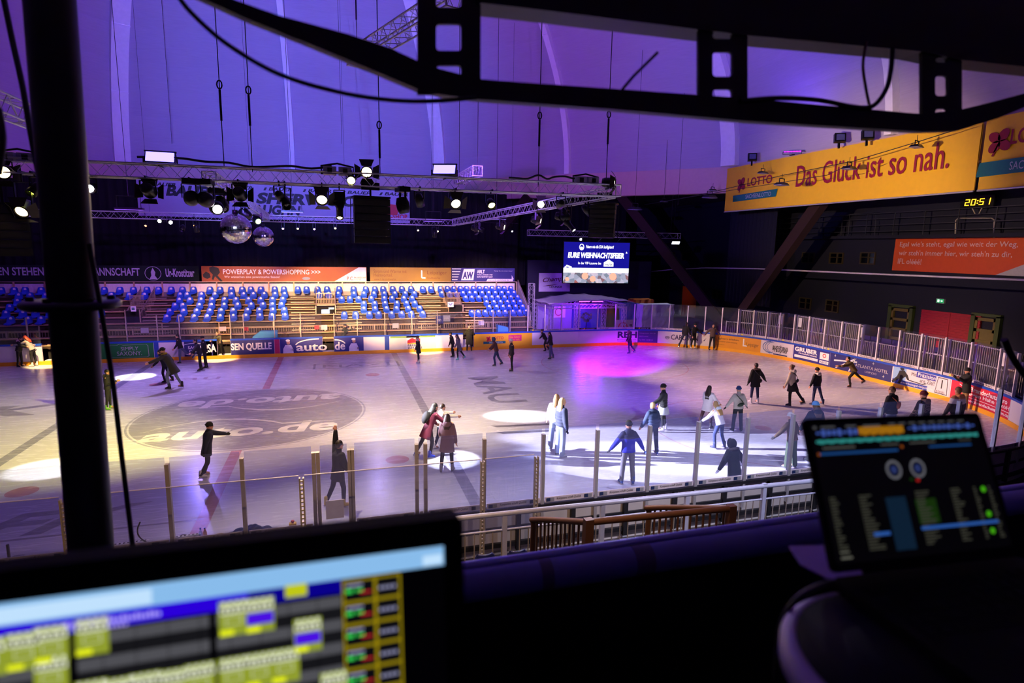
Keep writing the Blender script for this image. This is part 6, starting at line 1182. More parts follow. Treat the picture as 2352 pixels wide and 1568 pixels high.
def person(foot, vtop, hd, pose, jk, pt, head, sk, label, extra=(), loc=None, group=None, H=None):
    u, v = foot; base = at_z(u, v, 0) if loc is None else Vector(loc)
    if loc is None and (base.y > 9 or base.x > 24):      # keep clear of the boards
        s_b = min(SF[::4], key=lambda s: (path(s)[0]-Vector((base.x, base.y, 0))).length); p_b, n_b = path(s_b); dd = (Vector((base.x, base.y, 0))-p_b).dot(n_b); m_b = pose.get('clear', .38)
        if dd < m_b: base = base+n_b*(m_b-dd)
    g = lambda k, d: pose.get(k, d)
    lean, twist = R(g('lean', 5)), R(g('side', 0))
    T = Matrix.Rotation(twist, 4, 'Y') @ Matrix.Rotation(-lean, 4, 'X')
    legs = {}; 
    for s, k in ((-1, 'L'), (1, 'R')):
        fwd_, out, kn = g(k+'leg', (0, 4, 5)); hip = Vector((s*.09, 0, -.03))
        dv = lambda a, o_: Vector((s*math.sin(R(o_)), math.sin(R(a))*math.cos(R(o_)), -math.cos(R(a))*math.cos(R(o_))))
        knee = hip+dv(fwd_, out)*.41; ank = knee+dv(fwd_-kn, out*.7)*.41; legs[k] = (hip, knee, ank, fwd_-kn, s)
    zmin = min(l[2].z for l in legs.values()); P0 = Vector((0, 0, -zmin+.12))
    neck = T @ Vector((0, 0, .50)); hc = neck+(T @ Vector((0, .015, .0)))*0+T.lerp(Matrix.Identity(4), .5) @ Vector((0, .025, .165))
    HM = Matrix.Translation(P0+hc) @ Matrix.Rotation(R(g('hyaw', 0)), 4, 'Z') @ Matrix.Rotation(R(g('hpit', -6)), 4, 'X')
    ztop = (P0+hc).z+.125
    if vtop is not None:
        lo, hi = .3, 3.0
        for _ in range(40):
            m_ = (lo+hi)/2
            if proj((base.x, base.y, base.z+m_))[1] > vtop: lo = m_
            else: hi = m_
        S = max(.84, min(1.15, lo/ztop))
    else: S = H or 1
    # put the supporting foot on the spot that was asked for
    low = min(legs.values(), key=lambda l: l[2].z)[2] if g('stance', None) is None else legs[g('stance', 'L')][2]
    mid = (legs['L'][2]+legs['R'][2])/2; off = Vector((low.x, low.y, 0)) if abs(legs['L'][2].z-legs['R'][2].z) > .05 else Vector((mid.x, mid.y, 0))
    rot = Matrix.Rotation(R(-hd), 3, 'Z'); b0 = base-(rot @ (off*S))
    root = empty('person', (b0.x, b0.y, base.z), label, 'person', group, (0, 0, R(-hd))); root.scale = (S, S, S)
    A = lambda p: P0+Vector(p)
    arms = {}
    for s, k in ((-1, 'L'), (1, 'R')):
        f_, o_, e_ = g(k+'arm', (8, 12, 15)); sh = T @ Vector((s*.175, 0, .45)); dv = lambda a, oo: Vector((s*math.sin(R(oo)), math.sin(R(a))*math.cos(R(oo)), -math.cos(R(a))*math.cos(R(oo))))
        el = sh+dv(f_, o_)*.28; oi = g(k+'in', .35); wr = el+dv(f_+e_, o_*oi if e_ > 40 else o_)*.25; arms[k] = (A(sh), A(el), A(wr), (wr-el).normalized(), s)
    # ---- body: one continuous skin
    b = MB(); TM = lambda p: A(T @ Vector(p)); T3 = T.to_3x3()
    b.ell(TM((0, 0, 0)), (.155, .11, .12)); b.ell(TM((0, .0, .16)), (.135, .095, .16), M=T3); b.ell(TM((0, 0, .34)), (.16, .105, .17), M=T3); b.cap(TM((-.12, 0, .44)), TM((.12, 0, .44)), .06, .06); b.cap(TM((0, 0, .42)), (P0+hc)-Vector((0, 0, .03)), .06, .052)
    h3 = HM.to_3x3(); b.ell(HM.translation, (.076, .094, .118), M=h3, n=16, m=12); q = lambda p: HM @ Vector(p)
    b.ell(q((0, .035, -.065)), (.05, .058, .05), M=h3); b.cap(q((0, .09, .012)), q((0, .106, -.025)), .011, .016); b.ell(q((0, .078, -.1)), (.026, .022, .02), M=h3)
    for s in (-1, 1): b.ell(q((s*.078, -.005, -.01)), (.012, .024, .034), M=h3)
    for k, (hip, kn, an, sa, s) in legs.items(): b.cap(A(hip), A(kn), .082, .055); b.cap(A(kn), A(an), .056, .04); b.cap(A(an), A(an+Vector((0, .12, -.04))), .042, .034)
    for k, (sh, el, wr, hv, s) in arms.items():
        b.cap(sh, el, .052, .042); b.cap(el, wr, .043, .03)
        side = hv.cross(Vector((s, .2, 0))); side = side.normalized() if side.length > .1 else Vector((0, 1, 0)); nrm = hv.cross(side).normalized()
        c = wr+hv*.05; b.cap(wr, wr+hv*.06, .029, .03); b.cap(wr+hv*.045-side*.022, wr+hv*.045+side*.022, .024, .024)
        cur = -nrm*s*(-1 if s < 0 else 1)
        for j, ln in enumerate((.068, .078, .072, .058)):
            r0 = wr+hv*.075+side*(.032-.0215*j); m1 = r0+hv*ln*.55+cur*.006; b.cap(r0, m1, .0115, .0108, 7); b.cap(m1, m1+hv*ln*.4+cur*ln*.28, .0108, .0095, 7)
        r0 = wr+hv*.03+side*.03; m1 = r0+hv*.035+side*.03; b.cap(r0, m1, .013, .012, 7); b.cap(m1, m1+hv*.034+side*.006, .012, .01, 7)
    glove = g('glove', None)
    body = hollow(b, .0145, 'body', [SKINM, EYEM, LIPM, cloth(glove or '#101014')], root, 2, .4)
    ey = [q((s*.031, .085, .012)) for s in (-1, 1)]; lp = q((0, .094, -.058)); mi = []
    for p in body.data.polygons:
        c = p.center; k = 0
        if min((c-e).length for e in ey) < .0165: k = 1
        elif abs((HM.inverted() @ c).z+.058) < .009 and (c-lp).length < .03: k = 2
        elif glove and min((c-a[2]).dot(a[3]) if (c-a[2]).length < .2 else -1 for a in arms.values()) > -2 and any((c-a[2]).length < .19 and (c-a[2]).dot(a[3]) > -.005 for a in arms.values()): k = 3
        mi.append(k)
    body.data.polygons.foreach_set('material_index', mi)
    # ---- jacket
    kind, jc = jk[0], jk[1]; pf = {'puffer': .022, 'jacket': .012, 'coat': .012, 'parka': .02, 'hoodie': .008, 'long_puffer': .028}[kind]; hem = {'puffer': .05, 'jacket': .06, 'coat': .34, 'parka': .24, 'hoodie': .07, 'long_puffer': .5}[kind]
    b = MB(); pr = [(0, -hem), (.15+.035+pf+hem*.10, -hem), (.18+pf, 0), (.165+pf, .14), (.185+pf, .34), (.175+pf, .43), (.10, .49), (.075, .53), (0, .53)]
    M = Matrix.Translation(P0) @ T @ Matrix.Diagonal((1, .70, 1, 1))
    b.lathe(pr, 22, 0, M)
    if kind in ('puffer', 'long_puffer'):
        z = -hem+.06
        while z < .42: r_ = .178+pf+(.05*(-z) if z < 0 else 0); b.lathe([(r_-.03, z-.035), (r_+.008, z-.018), (r_+.014, z), (r_+.008, z+.018), (r_-.03, z+.035)], 22, 0, M); z += .09
    for k, (sh, el, wr, hv, s) in arms.items(): b.cap(sh+Vector((-s*.03, 0, -.01)), el, .072+pf, .06+pf); b.cap(el, wr-hv*.01, .06+pf, .043+pf*.6)
    b.cap(TM((0, .0, .45)), (P0+hc)-Vector((0, 0.02, .11)), .085, .075)
    jo = hollow(b, .019, kind if kind in ('coat', 'parka', 'hoodie', 'jacket') else 'puffer_jacket', [jc if not isinstance(jc, str) else cloth(jc)], root, 3, .5)
    # ---- trousers
    b = MB(); wide = pt[2] if len(pt) > 2 else 0
    b.ell(TM((0, 0, -.01)), (.168, .125, .135)); 
    for k, (hip, kn, an, sa, s) in legs.items(): b.cap(A(hip), A(kn), .09+wide*.3, .064+wide*.6); b.cap(A(kn), A(an)+(A(kn)-A(an)).normalized()*(.05 if not wide else .0), .064+wide*.6, .05+wide)
    hollow(b, .018, pt[0], [cloth(pt[1])], root, 2, .4)
    if g('skirt', None):
        b = MB(); b.lathe([(0, -.3), (.26, -.3), (.165, .06), (0, .06)], 20, 0, Matrix.Translation(P0) @ T @ Matrix.Diagonal((1, .85, 1, 1))); b.build('skirt', cloth(g('skirt', '')), root, local=True)
    # ---- skates
    for k, (hip, kn, an, sa, s) in legs.items():
        a = A(an); to = R(g('toe', 12))*s; pit = max(-70, min(40, sa))*.75 if a.z > .17 else 0
        SM = Matrix.Translation(a) @ Matrix.Rotation(-to, 4, 'Z') @ Matrix.Rotation(R(pit), 4, 'X'); b = MB(); f_ = lambda p: SM @ Vector(p)
        b.cap(f_((0, -.005, .11)), f_((0, -.01, -.01)), .052, .05, 12); b.cap(f_((0, -.03, -.04)), f_((0, .13, -.05)), .042, .036, 12); b.cap(f_((0, .0, 0)), f_((0, .09, -.04)), .048, .036, 12)
        bo = hollow(b, .018, 'skate', [leather(sk)], root, 2, .4)
        b = MB(); b.box((-.028, -.075, -.09), (.028, .165, -.074), 0, SM); b.box((-.018, -.06, -.1), (.018, -.01, -.085), 0, SM); b.box((-.018, .08, -.1), (.018, .14, -.085), 0, SM); b.box((-.004, -.085, -.12), (.004, .175, -.096), 0, SM); b.build('blade', BLADE, bo, local=True)
    # ---- hair, hat, hood
    for t, c in head:
        b = MB()
        if t == 'short': b.ell(q((0, -.016, .022)), (.085, .098, .112), M=h3, n=16, m=10); nm, m = 'hair', hairm(c)
        elif t in ('long', 'loose'):
            b.ell(q((0, -.018, .02)), (.088, .1, .116), M=h3, n=16, m=10)
            L_n = .30 if t == 'long' else .2
            for i in range(7):
                a = R(-75+25*i); x, y = .072*math.sin(a), -.02-.075*math.cos(a); p1 = q((x, y, -.02)); p2 = P0+hc+T3 @ Vector((x*1.25, -.1-.03*math.cos(a), -.12-L_n*.45)); p3 = P0+hc+T3 @ Vector((x*1.1, -.125-.02*math.cos(a), -.12-L_n)); b.cap(p1, p2, .036, .036, 8); b.cap(p2, p3, .034, .016, 8)
            nm, m = 'hair', hairm(c)
        elif t == 'bun': b.ell(q((0, -.016, .022)), (.085, .098, .112), M=h3, n=16, m=10); b.ell(q((0, -.1, .06)), (.045, .045, .045)); nm, m = 'hair', hairm(c)
        elif t == 'beanie':
            b.ell(q((0, -.008, .048)), (.091, .107, .098), M=h3, n=16, m=10); P = [q((.088*math.cos(R(a)), -.012+.104*math.sin(R(a)), .035-.012*math.sin(R(a)))) for a in range(0, 361, 24)]; b.tube(P, .018, 8); nm, m = 'beanie', cloth(c)
        elif t == 'cap':
            b.ell(q((0, -.004, .045)), (.088, .103, .09), M=h3, n=16, m=10); b.prism([(-.07, .07), (.07, .07), (.055, .17), (0, .185), (-.055, .17)], lambda a, c_, d: q((a, c_, .035+d)), 0, .012); nm, m = 'cap', cloth(c)
        elif t == 'hood_up': b.ell(q((0, -.025, .0)), (.108, .118, .14), M=h3, n=18, m=12); b.tube([q((.085*math.cos(R(a)), .065, .0+.115*math.sin(R(a)))) for a in range(0, 361, 24)], .022, 8); nm, m = 'hood', cloth(c)
        elif t == 'hood':
            b.ell(TM((0, -.10, .50)), (.13, .07, .085), M=T3); b.cap(TM((-.09, .02, .51)), TM((-.06, -.1, .53)), .04, .05); b.cap(TM((.09, .02, .51)), TM((.06, -.1, .53)), .04, .05); nm, m = 'hood', cloth(c)
        elif t == 'fur': 
            P = [TM((.13*math.sin(R(a)), -.02-.10*math.cos(R(a)), .50+.04*math.cos(R(a)))) for a in range(-140, 141, 20)]; b.tube(P, .042, 8); r_ = random.Random(2)
            for p in P:
                for _ in range(14): dd = Vector((r_.uniform(-1, 1), r_.uniform(-1, 1), r_.uniform(-1, 1))).normalized(); e = dd.orthogonal()*.008; b.add([p+dd*.03-e, p+dd*.03+e, p+dd*.075], [(0, 1, 2)])
            nm, m = 'fur_trim', cloth(c, .95)
        elif t == 'scarf':
            b.tube([TM((.085*math.sin(R(a)), .01+.085*math.cos(R(a)), .52)) for a in range(0, 361, 24)], .045, 8); nm, m = 'scarf', cloth(c)
        elif t == 'beard': b.ell(q((0, .05, -.085)), (.05, .05, .04), M=h3); nm, m = 'beard', hairm(c)
        if t in ('hood', 'long', 'loose'): hollow(b, .018, nm, [m], root, 2, .4)
        else: b.build(nm, m, root, local=True, smooth=(None if t != 'fur' else False))
    # ---- bags stay things of their own
    RM = Matrix.Translation((b0.x, b0.y, base.z)) @ Matrix.Rotation(R(-hd), 4, 'Z') @ Matrix.Diagonal((S, S, S, 1))
    for e in extra:
        t, c, lab = e; o = empty({'backpack': 'backpack', 'sling': 'sling_bag', 'shoulder': 'shoulder_bag', 'pouch': 'belt_bag'}[t], RM @ TM((0, -.15, .3)), lab, 'bag'); W = lambda p: RM @ TM(p); m = cloth(c, .6); b = MB()
        if t == 'backpack': b.ell(W((0, -.215, .28)), (.15*S, .09*S, .2*S), M=(RM.to_3x3().normalized() @ T3)); b.build('bag', m, o); b = MB(); b.tube([W((-.1, -.13, .45)), W((-.11, .0, .52)), W((-.12, .16, .38))], .018, 6); b.tube([W((.1, -.13, .45)), W((.11, .0, .52)), W((.12, .16, .38))], .018, 6); b.build('strap', m, o)
        else:
            c0 = {'sling': (.03, -.19, .24), 'shoulder': (.2, -.05, .02), 'pouch': (.0, -.19, .12)}[t]; sz = {'sling': (.08, .05, .12), 'shoulder': (.07, .06, .09), 'pouch': (.13, .05, .065)}[t]
            b.ell(W(c0), tuple(x*S for x in sz), M=(RM.to_3x3().normalized() @ T3 @ Matrix.Rotation(R(25 if t != 'pouch' else -15), 3, 'Y'))); b.build('bag', m, o); b = MB(); b.tube([W((.17, -.12, .12 if t != 'shoulder' else .1)), W((.06, -.172, .26)), W((-.06, -.165, .38)), W((-.12, -.09, .47)), W((-.1, .03, .5))], .014, 6); b.build('strap', m, o)
    return root
def banded(name, stops):     # clothes woven in horizontal colour blocks (object z)
    m = bpy.data.materials.new(name); m.use_nodes = True; q = m.node_tree; bb = q.nodes['Principled BSDF']; bb.inputs['Roughness'].default_value = .85; tcn = q.nodes.new('ShaderNodeTexCoord'); s_ = q.nodes.new('ShaderNodeSeparateXYZ'); r_ = q.nodes.new('ShaderNodeValToRGB'); mr = q.nodes.new('ShaderNodeMapRange'); mr.inputs['From Min'].default_value = .8; mr.inputs['From Max'].default_value = 1.6
    q.links.new(tcn.outputs['Object'], s_.inputs[0]); q.links.new(s_.outputs[2], mr.inputs['Value']); q.links.new(mr.outputs[0], r_.inputs[0]); q.links.new(r_.outputs[0], bb.inputs['Base Color']); r_.color_ramp.interpolation = 'CONSTANT'
    E = r_.color_ramp.elements; E[0].position = 0; E[0].color = (*lin(stops[0][1]), 1); E[1].position = stops[1][0]; E[1].color = (*lin(stops[1][1]), 1)
    for p, c in stops[2:]: e = E.new(p); e.color = (*lin(c), 1)
    return m
def zigzag(name, cols):
    m = bpy.data.materials.new(name); m.use_nodes = True; q = m.node_tree; bb = q.nodes['Principled BSDF']; bb.inputs['Roughness'].default_value = .9; tcn = q.nodes.new('ShaderNodeTexCoord'); n = q.nodes.new('ShaderNodeTexBrick'); n.inputs['Scale'].default_value = 9; n.inputs['Color1'].default_value = (*lin(cols[0]), 1); n.inputs['Color2'].default_value = (*lin(cols[1]), 1); n.inputs['Mortar'].default_value = (*lin(cols[2]), 1); n.inputs['Mortar Size'].default_value = .06
    mp = q.nodes.new('ShaderNodeMapping'); mp.inputs['Rotation'].default_value = (R(90), 0, 0); q.links.new(tcn.outputs['Object'], mp.inputs[0]); q.links.new(mp.outputs[0], n.inputs['Vector']); s_ = q.nodes.new('ShaderNodeSeparateXYZ'); q.links.new(tcn.outputs['Object'], s_.inputs[0]); a = q.nodes.new('ShaderNodeMath'); a.operation = 'ABSOLUTE'; q.links.new(s_.outputs[0], a.inputs[0]); ad = q.nodes.new('ShaderNodeMath'); ad.operation = 'ADD'; q.links.new(a.outputs[0], ad.inputs[0]); q.links.new(s_.outputs[2], ad.inputs[1])
    r_ = q.nodes.new('ShaderNodeValToRGB'); r_.color_ramp.interpolation = 'CONSTANT'; mr = q.nodes.new('ShaderNodeMapRange'); mr.inputs['From Min'].default_value = 1.0; mr.inputs['From Max'].default_value = 1.7; q.links.new(ad.outputs[0], mr.inputs['Value']); q.links.new(mr.outputs[0], r_.inputs[0]); E = r_.color_ramp.elements; E[0].color = (0, 0, 0, 1); E[1].position = .3; E[1].color = (1, 1, 1, 1); e = E.new(.75); e.color = (0, 0, 0, 1)
    mx = q.nodes.new('ShaderNodeMix'); mx.data_type = 'RGBA'; q.links.new(r_.outputs[0], mx.inputs['Factor']); mx.inputs['A'].default_value = (*lin(cols[2]), 1); q.links.new(n.outputs['Color'], mx.inputs['B']); q.links.new(mx.outputs['Result'], bb.inputs['Base Color']); return m
ST = dict(lean=4, Lleg=(2, 5, 4), Rleg=(-2, 5, 4), Larm=(5, 14, 15), Rarm=(5, 14, 15))
def P_(**k): d = dict(ST); d.update(k); return d
BLK, DKJ = '#141418', '#1c2236'
PE = person
PE((58, 838), 772, 95, P_(lean=12, Larm=(45, 10, 40), Rarm=(45, 10, 40), hpit=-25), ('puffer', BLK), ('trousers', BLK), (('short', '#2a1a14'), ('hood', '#c89aa0')), '#101014', 'person in black with a pale pink hood, leaning towards the red haired person')
PE((88, 838), 770, 275, P_(lean=26, Larm=(65, 6, 20), Rarm=(65, 6, 20), hpit=-20), ('hoodie', '#8c8a88'), ('trousers', '#16161a'), (('loose', '#b03a1c'),), '#e0dcd8', 'person with bright red hair and white skates leaning on the friend in black')
PE((250, 941), 848, 88, P_(lean=2, Larm=(4, 6, 98), Rarm=(4, 6, 98)), ('jacket', '#0e0e12'), ('trousers', '#0c0c10'), (('short', '#140e0c'), ('hood', '#121216'), ('scarf', '#121216')), '#5c9a3c', 'person all in black with green skates standing just right of the dark pole')
PE((404, 893), 788, 285, P_(lean=28, Larm=(55, 45, 10), Rarm=(-15, 30, 20), Lleg=(20, 4, 30), Rleg=(-12, 6, 14), hpit=-15), ('coat', '#2c2c22'), ('jeans', '#6a7488'), (('beanie', '#181414'), ('scarf', '#8a7a1c')), '#1a1614', 'skater in a dark coat with mustard scarf and grey jeans, left arm stretched out')
PE((388, 878), 803, 280, P_(lean=20, Larm=(20, 20, 20), Lleg=(12, 4, 24), Rleg=(-8, 5, 20)), ('jacket', '#14141a'), ('trousers', '#101014'), (('short', '#241814'),), '#141416', 'skater in black half hidden behind the one with the mustard scarf')
PE((414, 835), 768, 270, P_(lean=10, Larm=(10, 10, 25), Lleg=(6, 4, 6), Rleg=(-38, 6, 25)), ('jacket', '#121216'), ('jeans', '#565e78', .01), (('short', '#16100e'),), '#161618', 'skater in black jacket and grey jeans pushing off with the right leg')
PE((462, 851), 777, 255, P_(lean=14, Larm=(35, 30, 15), Rarm=(10, 10, 20), Lleg=(4, 5, 6)), ('jacket', '#17151c'), ('trousers', BLK), (('short', '#14100e'),), '#121214', 'person in black leaning left with a hand out, before the navy advert')
PE((474, 846), 771, 260, P_(lean=4, Larm=(10, 8, 20)), ('jacket', '#0f0f13'), ('trousers', '#0c0c0f'), (('cap', '#141414'),), '#121214', 'tall person in black close behind the one leaning left')
PE((507, 818), 760, 200, P_(lean=22, Larm=(40, 20, 30), Rarm=(30, 10, 60)), ('jacket', '#3a3424'), ('trousers', '#15130f'), (('short', '#3a2a1c'),), '#151312', 'person in an olive jacket leaning out of the open board gate', loc=(at_y(507, 815, 12.75).x, 12.75, .05))
PE((800, 815), None, 120, P_(lean=8, Larm=(60, 10, 75), Rarm=(60, 14, 75), Lleg=(80, 8, 85), Rleg=(80, 8, 85)), ('jacket', '#343820'), ('trousers', BLK), (('cap', '#1a1614'), ('beard', '#2a1c14')), '#121214', 'seated man with cap and dark green jacket behind the boards below the lit entrance', loc=(at_y(802, 780, 13.3).x, 13.3, .35))
PE((962, 833), 771, 275, P_(lean=3, Larm=(8, 8, 20)), ('coat', '#111114'), ('trousers', '#0e0e12'), (('bun', '#2a1a12'), ('scarf', '#d8ccc8')), '#d8d0cc', 'woman in a long black coat with white scarf and white skates')
PE((1041, 820), 762, 285, P_(lean=14, Lleg=(8, 4, 16)), ('jacket', '#121216'), ('trousers', '#101013'), (('short', '#181210'),), '#141416', 'person in black half hidden behind the grey coat')
PE((1052, 827), 768, 280, P_(lean=12, Larm=(12, 6, 20), Lleg=(14, 4, 20), Rleg=(-22, 4, 12)), ('coat', '#5a5660'), ('leggings', '#101014'), (('loose', '#3a2a24'),), '#5ab0a8', 'woman in a long grey coat with teal skates gliding left')
PE((1077, 806), 749, 10, P_(lean=12, Larm=(35, 22, 30), Rarm=(35, 22, 30)), ('long_puffer', '#3a3a20'), ('leggings', '#16140f'), (('bun', '#c8c090'), ('hood', '#3a3a20'), ('scarf', '#58c060')), '#3a2a18', 'person in a long olive puffer coat leaning on the lit boards, seen from behind')
PE((1137, 841), 775, 285, P_(lean=16, Larm=(40, 40, 15), Rarm=(10, 10, 30), Lleg=(18, 4, 26), Rleg=(-16, 6, 16)), ('jacket', '#4a2c26'), ('jeans', '#2c3a5c', .01), (('hood_up', '#3a4258'),), '#141418', 'skater in a rust patterned jacket with blue hood and jeans, arm stretched left')
PE((1176, 852), 778, 278, P_(lean=3, Larm=(2, 8, 15), Rarm=(2, 8, 15)), ('jacket', '#261a1c'), ('trousers', '#131318'), (('beanie', '#c8b8bc'),), '#1c1a20', 'person in dark brown jacket with a pale beanie gliding left in mid ice')
PE((1256, 806), 756, 275, P_(lean=30, Larm=(50, 35, 5), Rarm=(-25, 30, 10), Lleg=(18, 4, 30), Rleg=(-10, 6, 20)), ('jacket', '#17151c'), ('trousers', '#141418'), (('short', '#2a1a16'),), '#141416', 'skater in dark clothes with both arms spread, half hidden at the white boards')
PE((1267, 824), 762, 280, P_(lean=10, Larm=(30, 30, 10), Rarm=(-20, 16, 20), Lleg=(12, 5, 16), Rleg=(-8, 4, 10)), ('jacket', '#0f0f14'), ('jeans', '#4a5270', .02), (('loose', '#1a1210'),), '#16161a', 'skater with loose dark hair, black jacket and wide grey jeans before the white boards')
PE((1445, 812), 759, 285, P_(lean=8, Larm=(10, 10, 15), Lleg=(10, 3, 16), Rleg=(-24, 4, 14)), ('coat', '#17141c'), ('jeans', '#20264a'), (('hood_up', '#2a1c28'),), '#2a3068', 'skater in a dark coat at the far rim of the magenta light pool')
PE((1578, 797), 740, 60, P_(lean=6, Lleg=(-18, 14, 6), Rleg=(6, 4, 6), Larm=(5, 10, 10)), ('jacket', '#121218'), ('jeans', '#262c48'), (('short', '#140e0c'),), '#181820', 'person in dark clothes half hidden behind the one with white skates at the boards')
PE((1591, 801), 742, 170, P_(lean=4, Larm=(20, 40, 10), Rarm=(5, 8, 15)), ('coat', '#0f0f13'), ('leggings', '#0d0d11'), (('beanie', '#121216'),), '#d8d0d8', 'person in black coat and leggings with white skates at the lilac boards')
PE((1636, 803), 743, 190, P_(lean=-3, Larm=(-18, 38, 25), Rarm=(-18, 38, 25)), ('jacket', '#5c4a4c'), ('jeans', '#1c1e2c'), (('short', '#1a1210'),), '#1a1614', 'man in a brown grey jacket leaning back against the boards with arms spread')
PE((1732, 926), 834, 5, P_(lean=3, Larm=(-4, 14, 12), Rarm=(6, 38, 6), glove='#101014'), ('parka', '#0e0e12'), ('jeans', '#1c2450'), (('short', '#2a1c18'), ('fur', '#4a3430')), '#d8d4dc', 'person in a black parka with fur collar and white skates, right arm held out', (('shoulder', '#1c1a22', 'small dark shoulder bag on the black parka'),))
PE((1813, 934), 838, 330, P_(lean=6, side=-4, Larm=(8, 16, 10), Rarm=(10, 10, 30), Lleg=(4, 3, 8), Rleg=(-26, 14, 8), skirt='#101014'), ('hoodie', '#b8ac9c'), ('leggings', '#0f0f13'), (('bun', '#6a4a34'), ('hood', '#c0b4a6')), '#1a1828', 'woman in a cream hoodie and short black skirt pushing off with one leg', (('pouch', '#1c1824', 'black sling pouch across the cream hoodie'),))
PE((1878, 931), 845, 355, P_(lean=5, Larm=(2, 12, 12), Rarm=(2, 12, 12), Rleg=(-8, 18, 6)), ('jacket', '#0d0d11'), ('jeans', '#2a3660'), (('beanie', '#1a1416'), ('hood', '#c8bcb4')), '#262a58', 'person in a wide black jacket with a white hood and blue jeans, seen from behind')
PE((1952, 890), 820, 290, P_(lean=34, Larm=(70, 20, 20), Rarm=(30, 16, 60), Lleg=(38, 4, 48), Rleg=(-48, 8, 4), stance='L', hpit=10), ('jacket', '#4a3a18'), ('trousers', '#0e0e10'), (('short', '#14100c'),), '#2a1410', 'skater in a khaki brown jacket lunging low past the navy hotel advert')
PE((1618, 984), 886, 60, P_(lean=5, Larm=(15, 6, 45), Rarm=(28, 14, 25), Lleg=(-14, 10, 4), Rleg=(10, 6, 10)), ('parka', '#dcd8e0'), ('trousers', '#3a1c26'), (('long', '#22140f'),), '#1c1a1e', 'woman in a white jacket and maroon trousers with long dark hair')
PE((1692, 992), 888, 12, P_(lean=5, Larm=(5, 26, 12), Rarm=(12, 26, 14), glove='#16161a'), ('jacket', '#a8a49c'), ('trousers', '#131724', .012), (('beanie', '#1c3a70'),), '#1a1a1e', 'person in a grey fleece jacket with a blue beanie, seen from behind', (('pouch', '#16301c', 'dark green belt bag worn across the grey fleece'),))
PE((1652, 1030), 925, 345, P_(lean=24, Larm=(25, 24, 20), Rarm=(14, 26, 18), Lleg=(14, 8, 24), Rleg=(4, 8, 22), hyaw=-30, glove='#1a1a1e'), ('hoodie', '#ece8ec'), ('jeans', '#26325e', .005), (('long', '#a8895c'), ('hood', '#c8d4e8')), '#20264a', 'blond woman in a white hoodie and blue jeans bending forward')
PE((1525, 990), 882, 300, P_(lean=2, Larm=(38, 30, 25), Rarm=(6, 8, 20), Lleg=(2, 5, 8), Rleg=(-6, 4, 4), skirt='#9aa2b4'), ('puffer', '#1c1e26'), ('leggings', '#101218'), (('beanie', '#121216'),), '#e4e0e8', 'person in dark puffer jacket, pale skirt and white skates')
PE((1498, 1045), 926, 355, P_(lean=8, Larm=(10, 14, 16), Rarm=(4, 16, 16)), ('puffer', '#1f3054'), ('trousers', '#17203c', .015), (('short', '#a08a64'), ('scarf', '#1c2a48')), '#2440a0', 'blond person in a navy puffer jacket and navy trousers with blue skates, seen from behind')
PE((1440, 1112), 968, 8, P_(lean=3, Larm=(2, 32, 14), Rarm=(2, 30, 10), glove='#0f0f14'), ('jacket', banded('blue_block_jacket', [(0, '#1c22b0'), (.30, '#1c22b0'), (.62, '#161a44'), (.8, '#141838')])), ('trousers', '#6a6870', .012), (('beanie', '#0e0e12'), ('hood', '#161a40')), '#2a4a90', 'person in a dark blue jacket and grey trousers with arms held out, seen from behind')
PE((1682, 1152), 1012, 350, P_(lean=12, Larm=(-8, 34, 14), Rarm=(-4, 36, 14), glove='#d0d0d8'), ('parka', '#1a261c'), ('trousers', '#101216'), (('hood_up', '#1c201a'), ('fur', '#5c564c')), '#161616', 'person in a dark green hooded parka bending close to the near boards')
PE((1815, 1076), 950, 348, P_(lean=10, Larm=(14, 40, 12), Rarm=(10, 40, 14), glove='#1c1a18'), ('jacket', '#4c3a26'), ('cargo_trousers', '#2c3a26', .03), (('beanie', '#c8c4c0'),), '#4a4a48', 'person in a brown fleece jacket and green cargo trousers with a white beanie')
PE((1868, 1062), 925, 10, P_(lean=10, Larm=(4, 20, 14)), ('parka', '#1a2032'), ('trousers', '#12141c'), (('loose', '#5a4430'), ('beanie', '#5c9ad8'), ('hood', '#1a2032')), '#16181c', 'person with a light blue beanie and navy parka left of the laptop screen')
PE((1275, 1036), 906, 20, P_(lean=2, Larm=(10, 8, 20)), ('puffer', '#d8d4dc'), ('jeans', '#8a96b4', .03), (('long', '#8a6a44'),), '#d0ccd4', 'person in a white jacket mostly hidden behind the navy puffer jacket')
PE((1285, 1047), 914, 75, P_(lean=0, Larm=(2, 8, 12), Rarm=(-4, 10, 10), glove='#121216', hyaw=-15), ('puffer', '#1b2440'), ('jeans', '#9aa6c0', .035), (('long', '#b89a6c'),), '#c0c4d0', 'blond woman in a navy puffer jacket and wide pale jeans standing still')
PE((988, 1053), 930, 70, P_(lean=22, Larm=(20, 10, 25), Rarm=(45, 8, 25), Lleg=(-20, 5, 10), Rleg=(10, 4, 22)), ('coat', '#5c1030'), ('leggings', '#16161e'), (('long', '#0e0a0a'),), '#2c4ae0', 'woman in a dark red coat with long black hair and blue skates', (('backpack', '#101014', 'black backpack on the dark red coat'),))
PE((1008, 1034), 928, 80, P_(lean=6, Larm=(70, 8, 15), Rarm=(70, 8, 15), Lleg=(-8, 4, 10), Rleg=(10, 4, 14)), ('jacket', '#d8d0d4'), ('jeans', '#1c2440'), (('short', '#2c1c14'),), '#e8e4e8', 'person in a white jacket with arms forward behind the dark red coat')
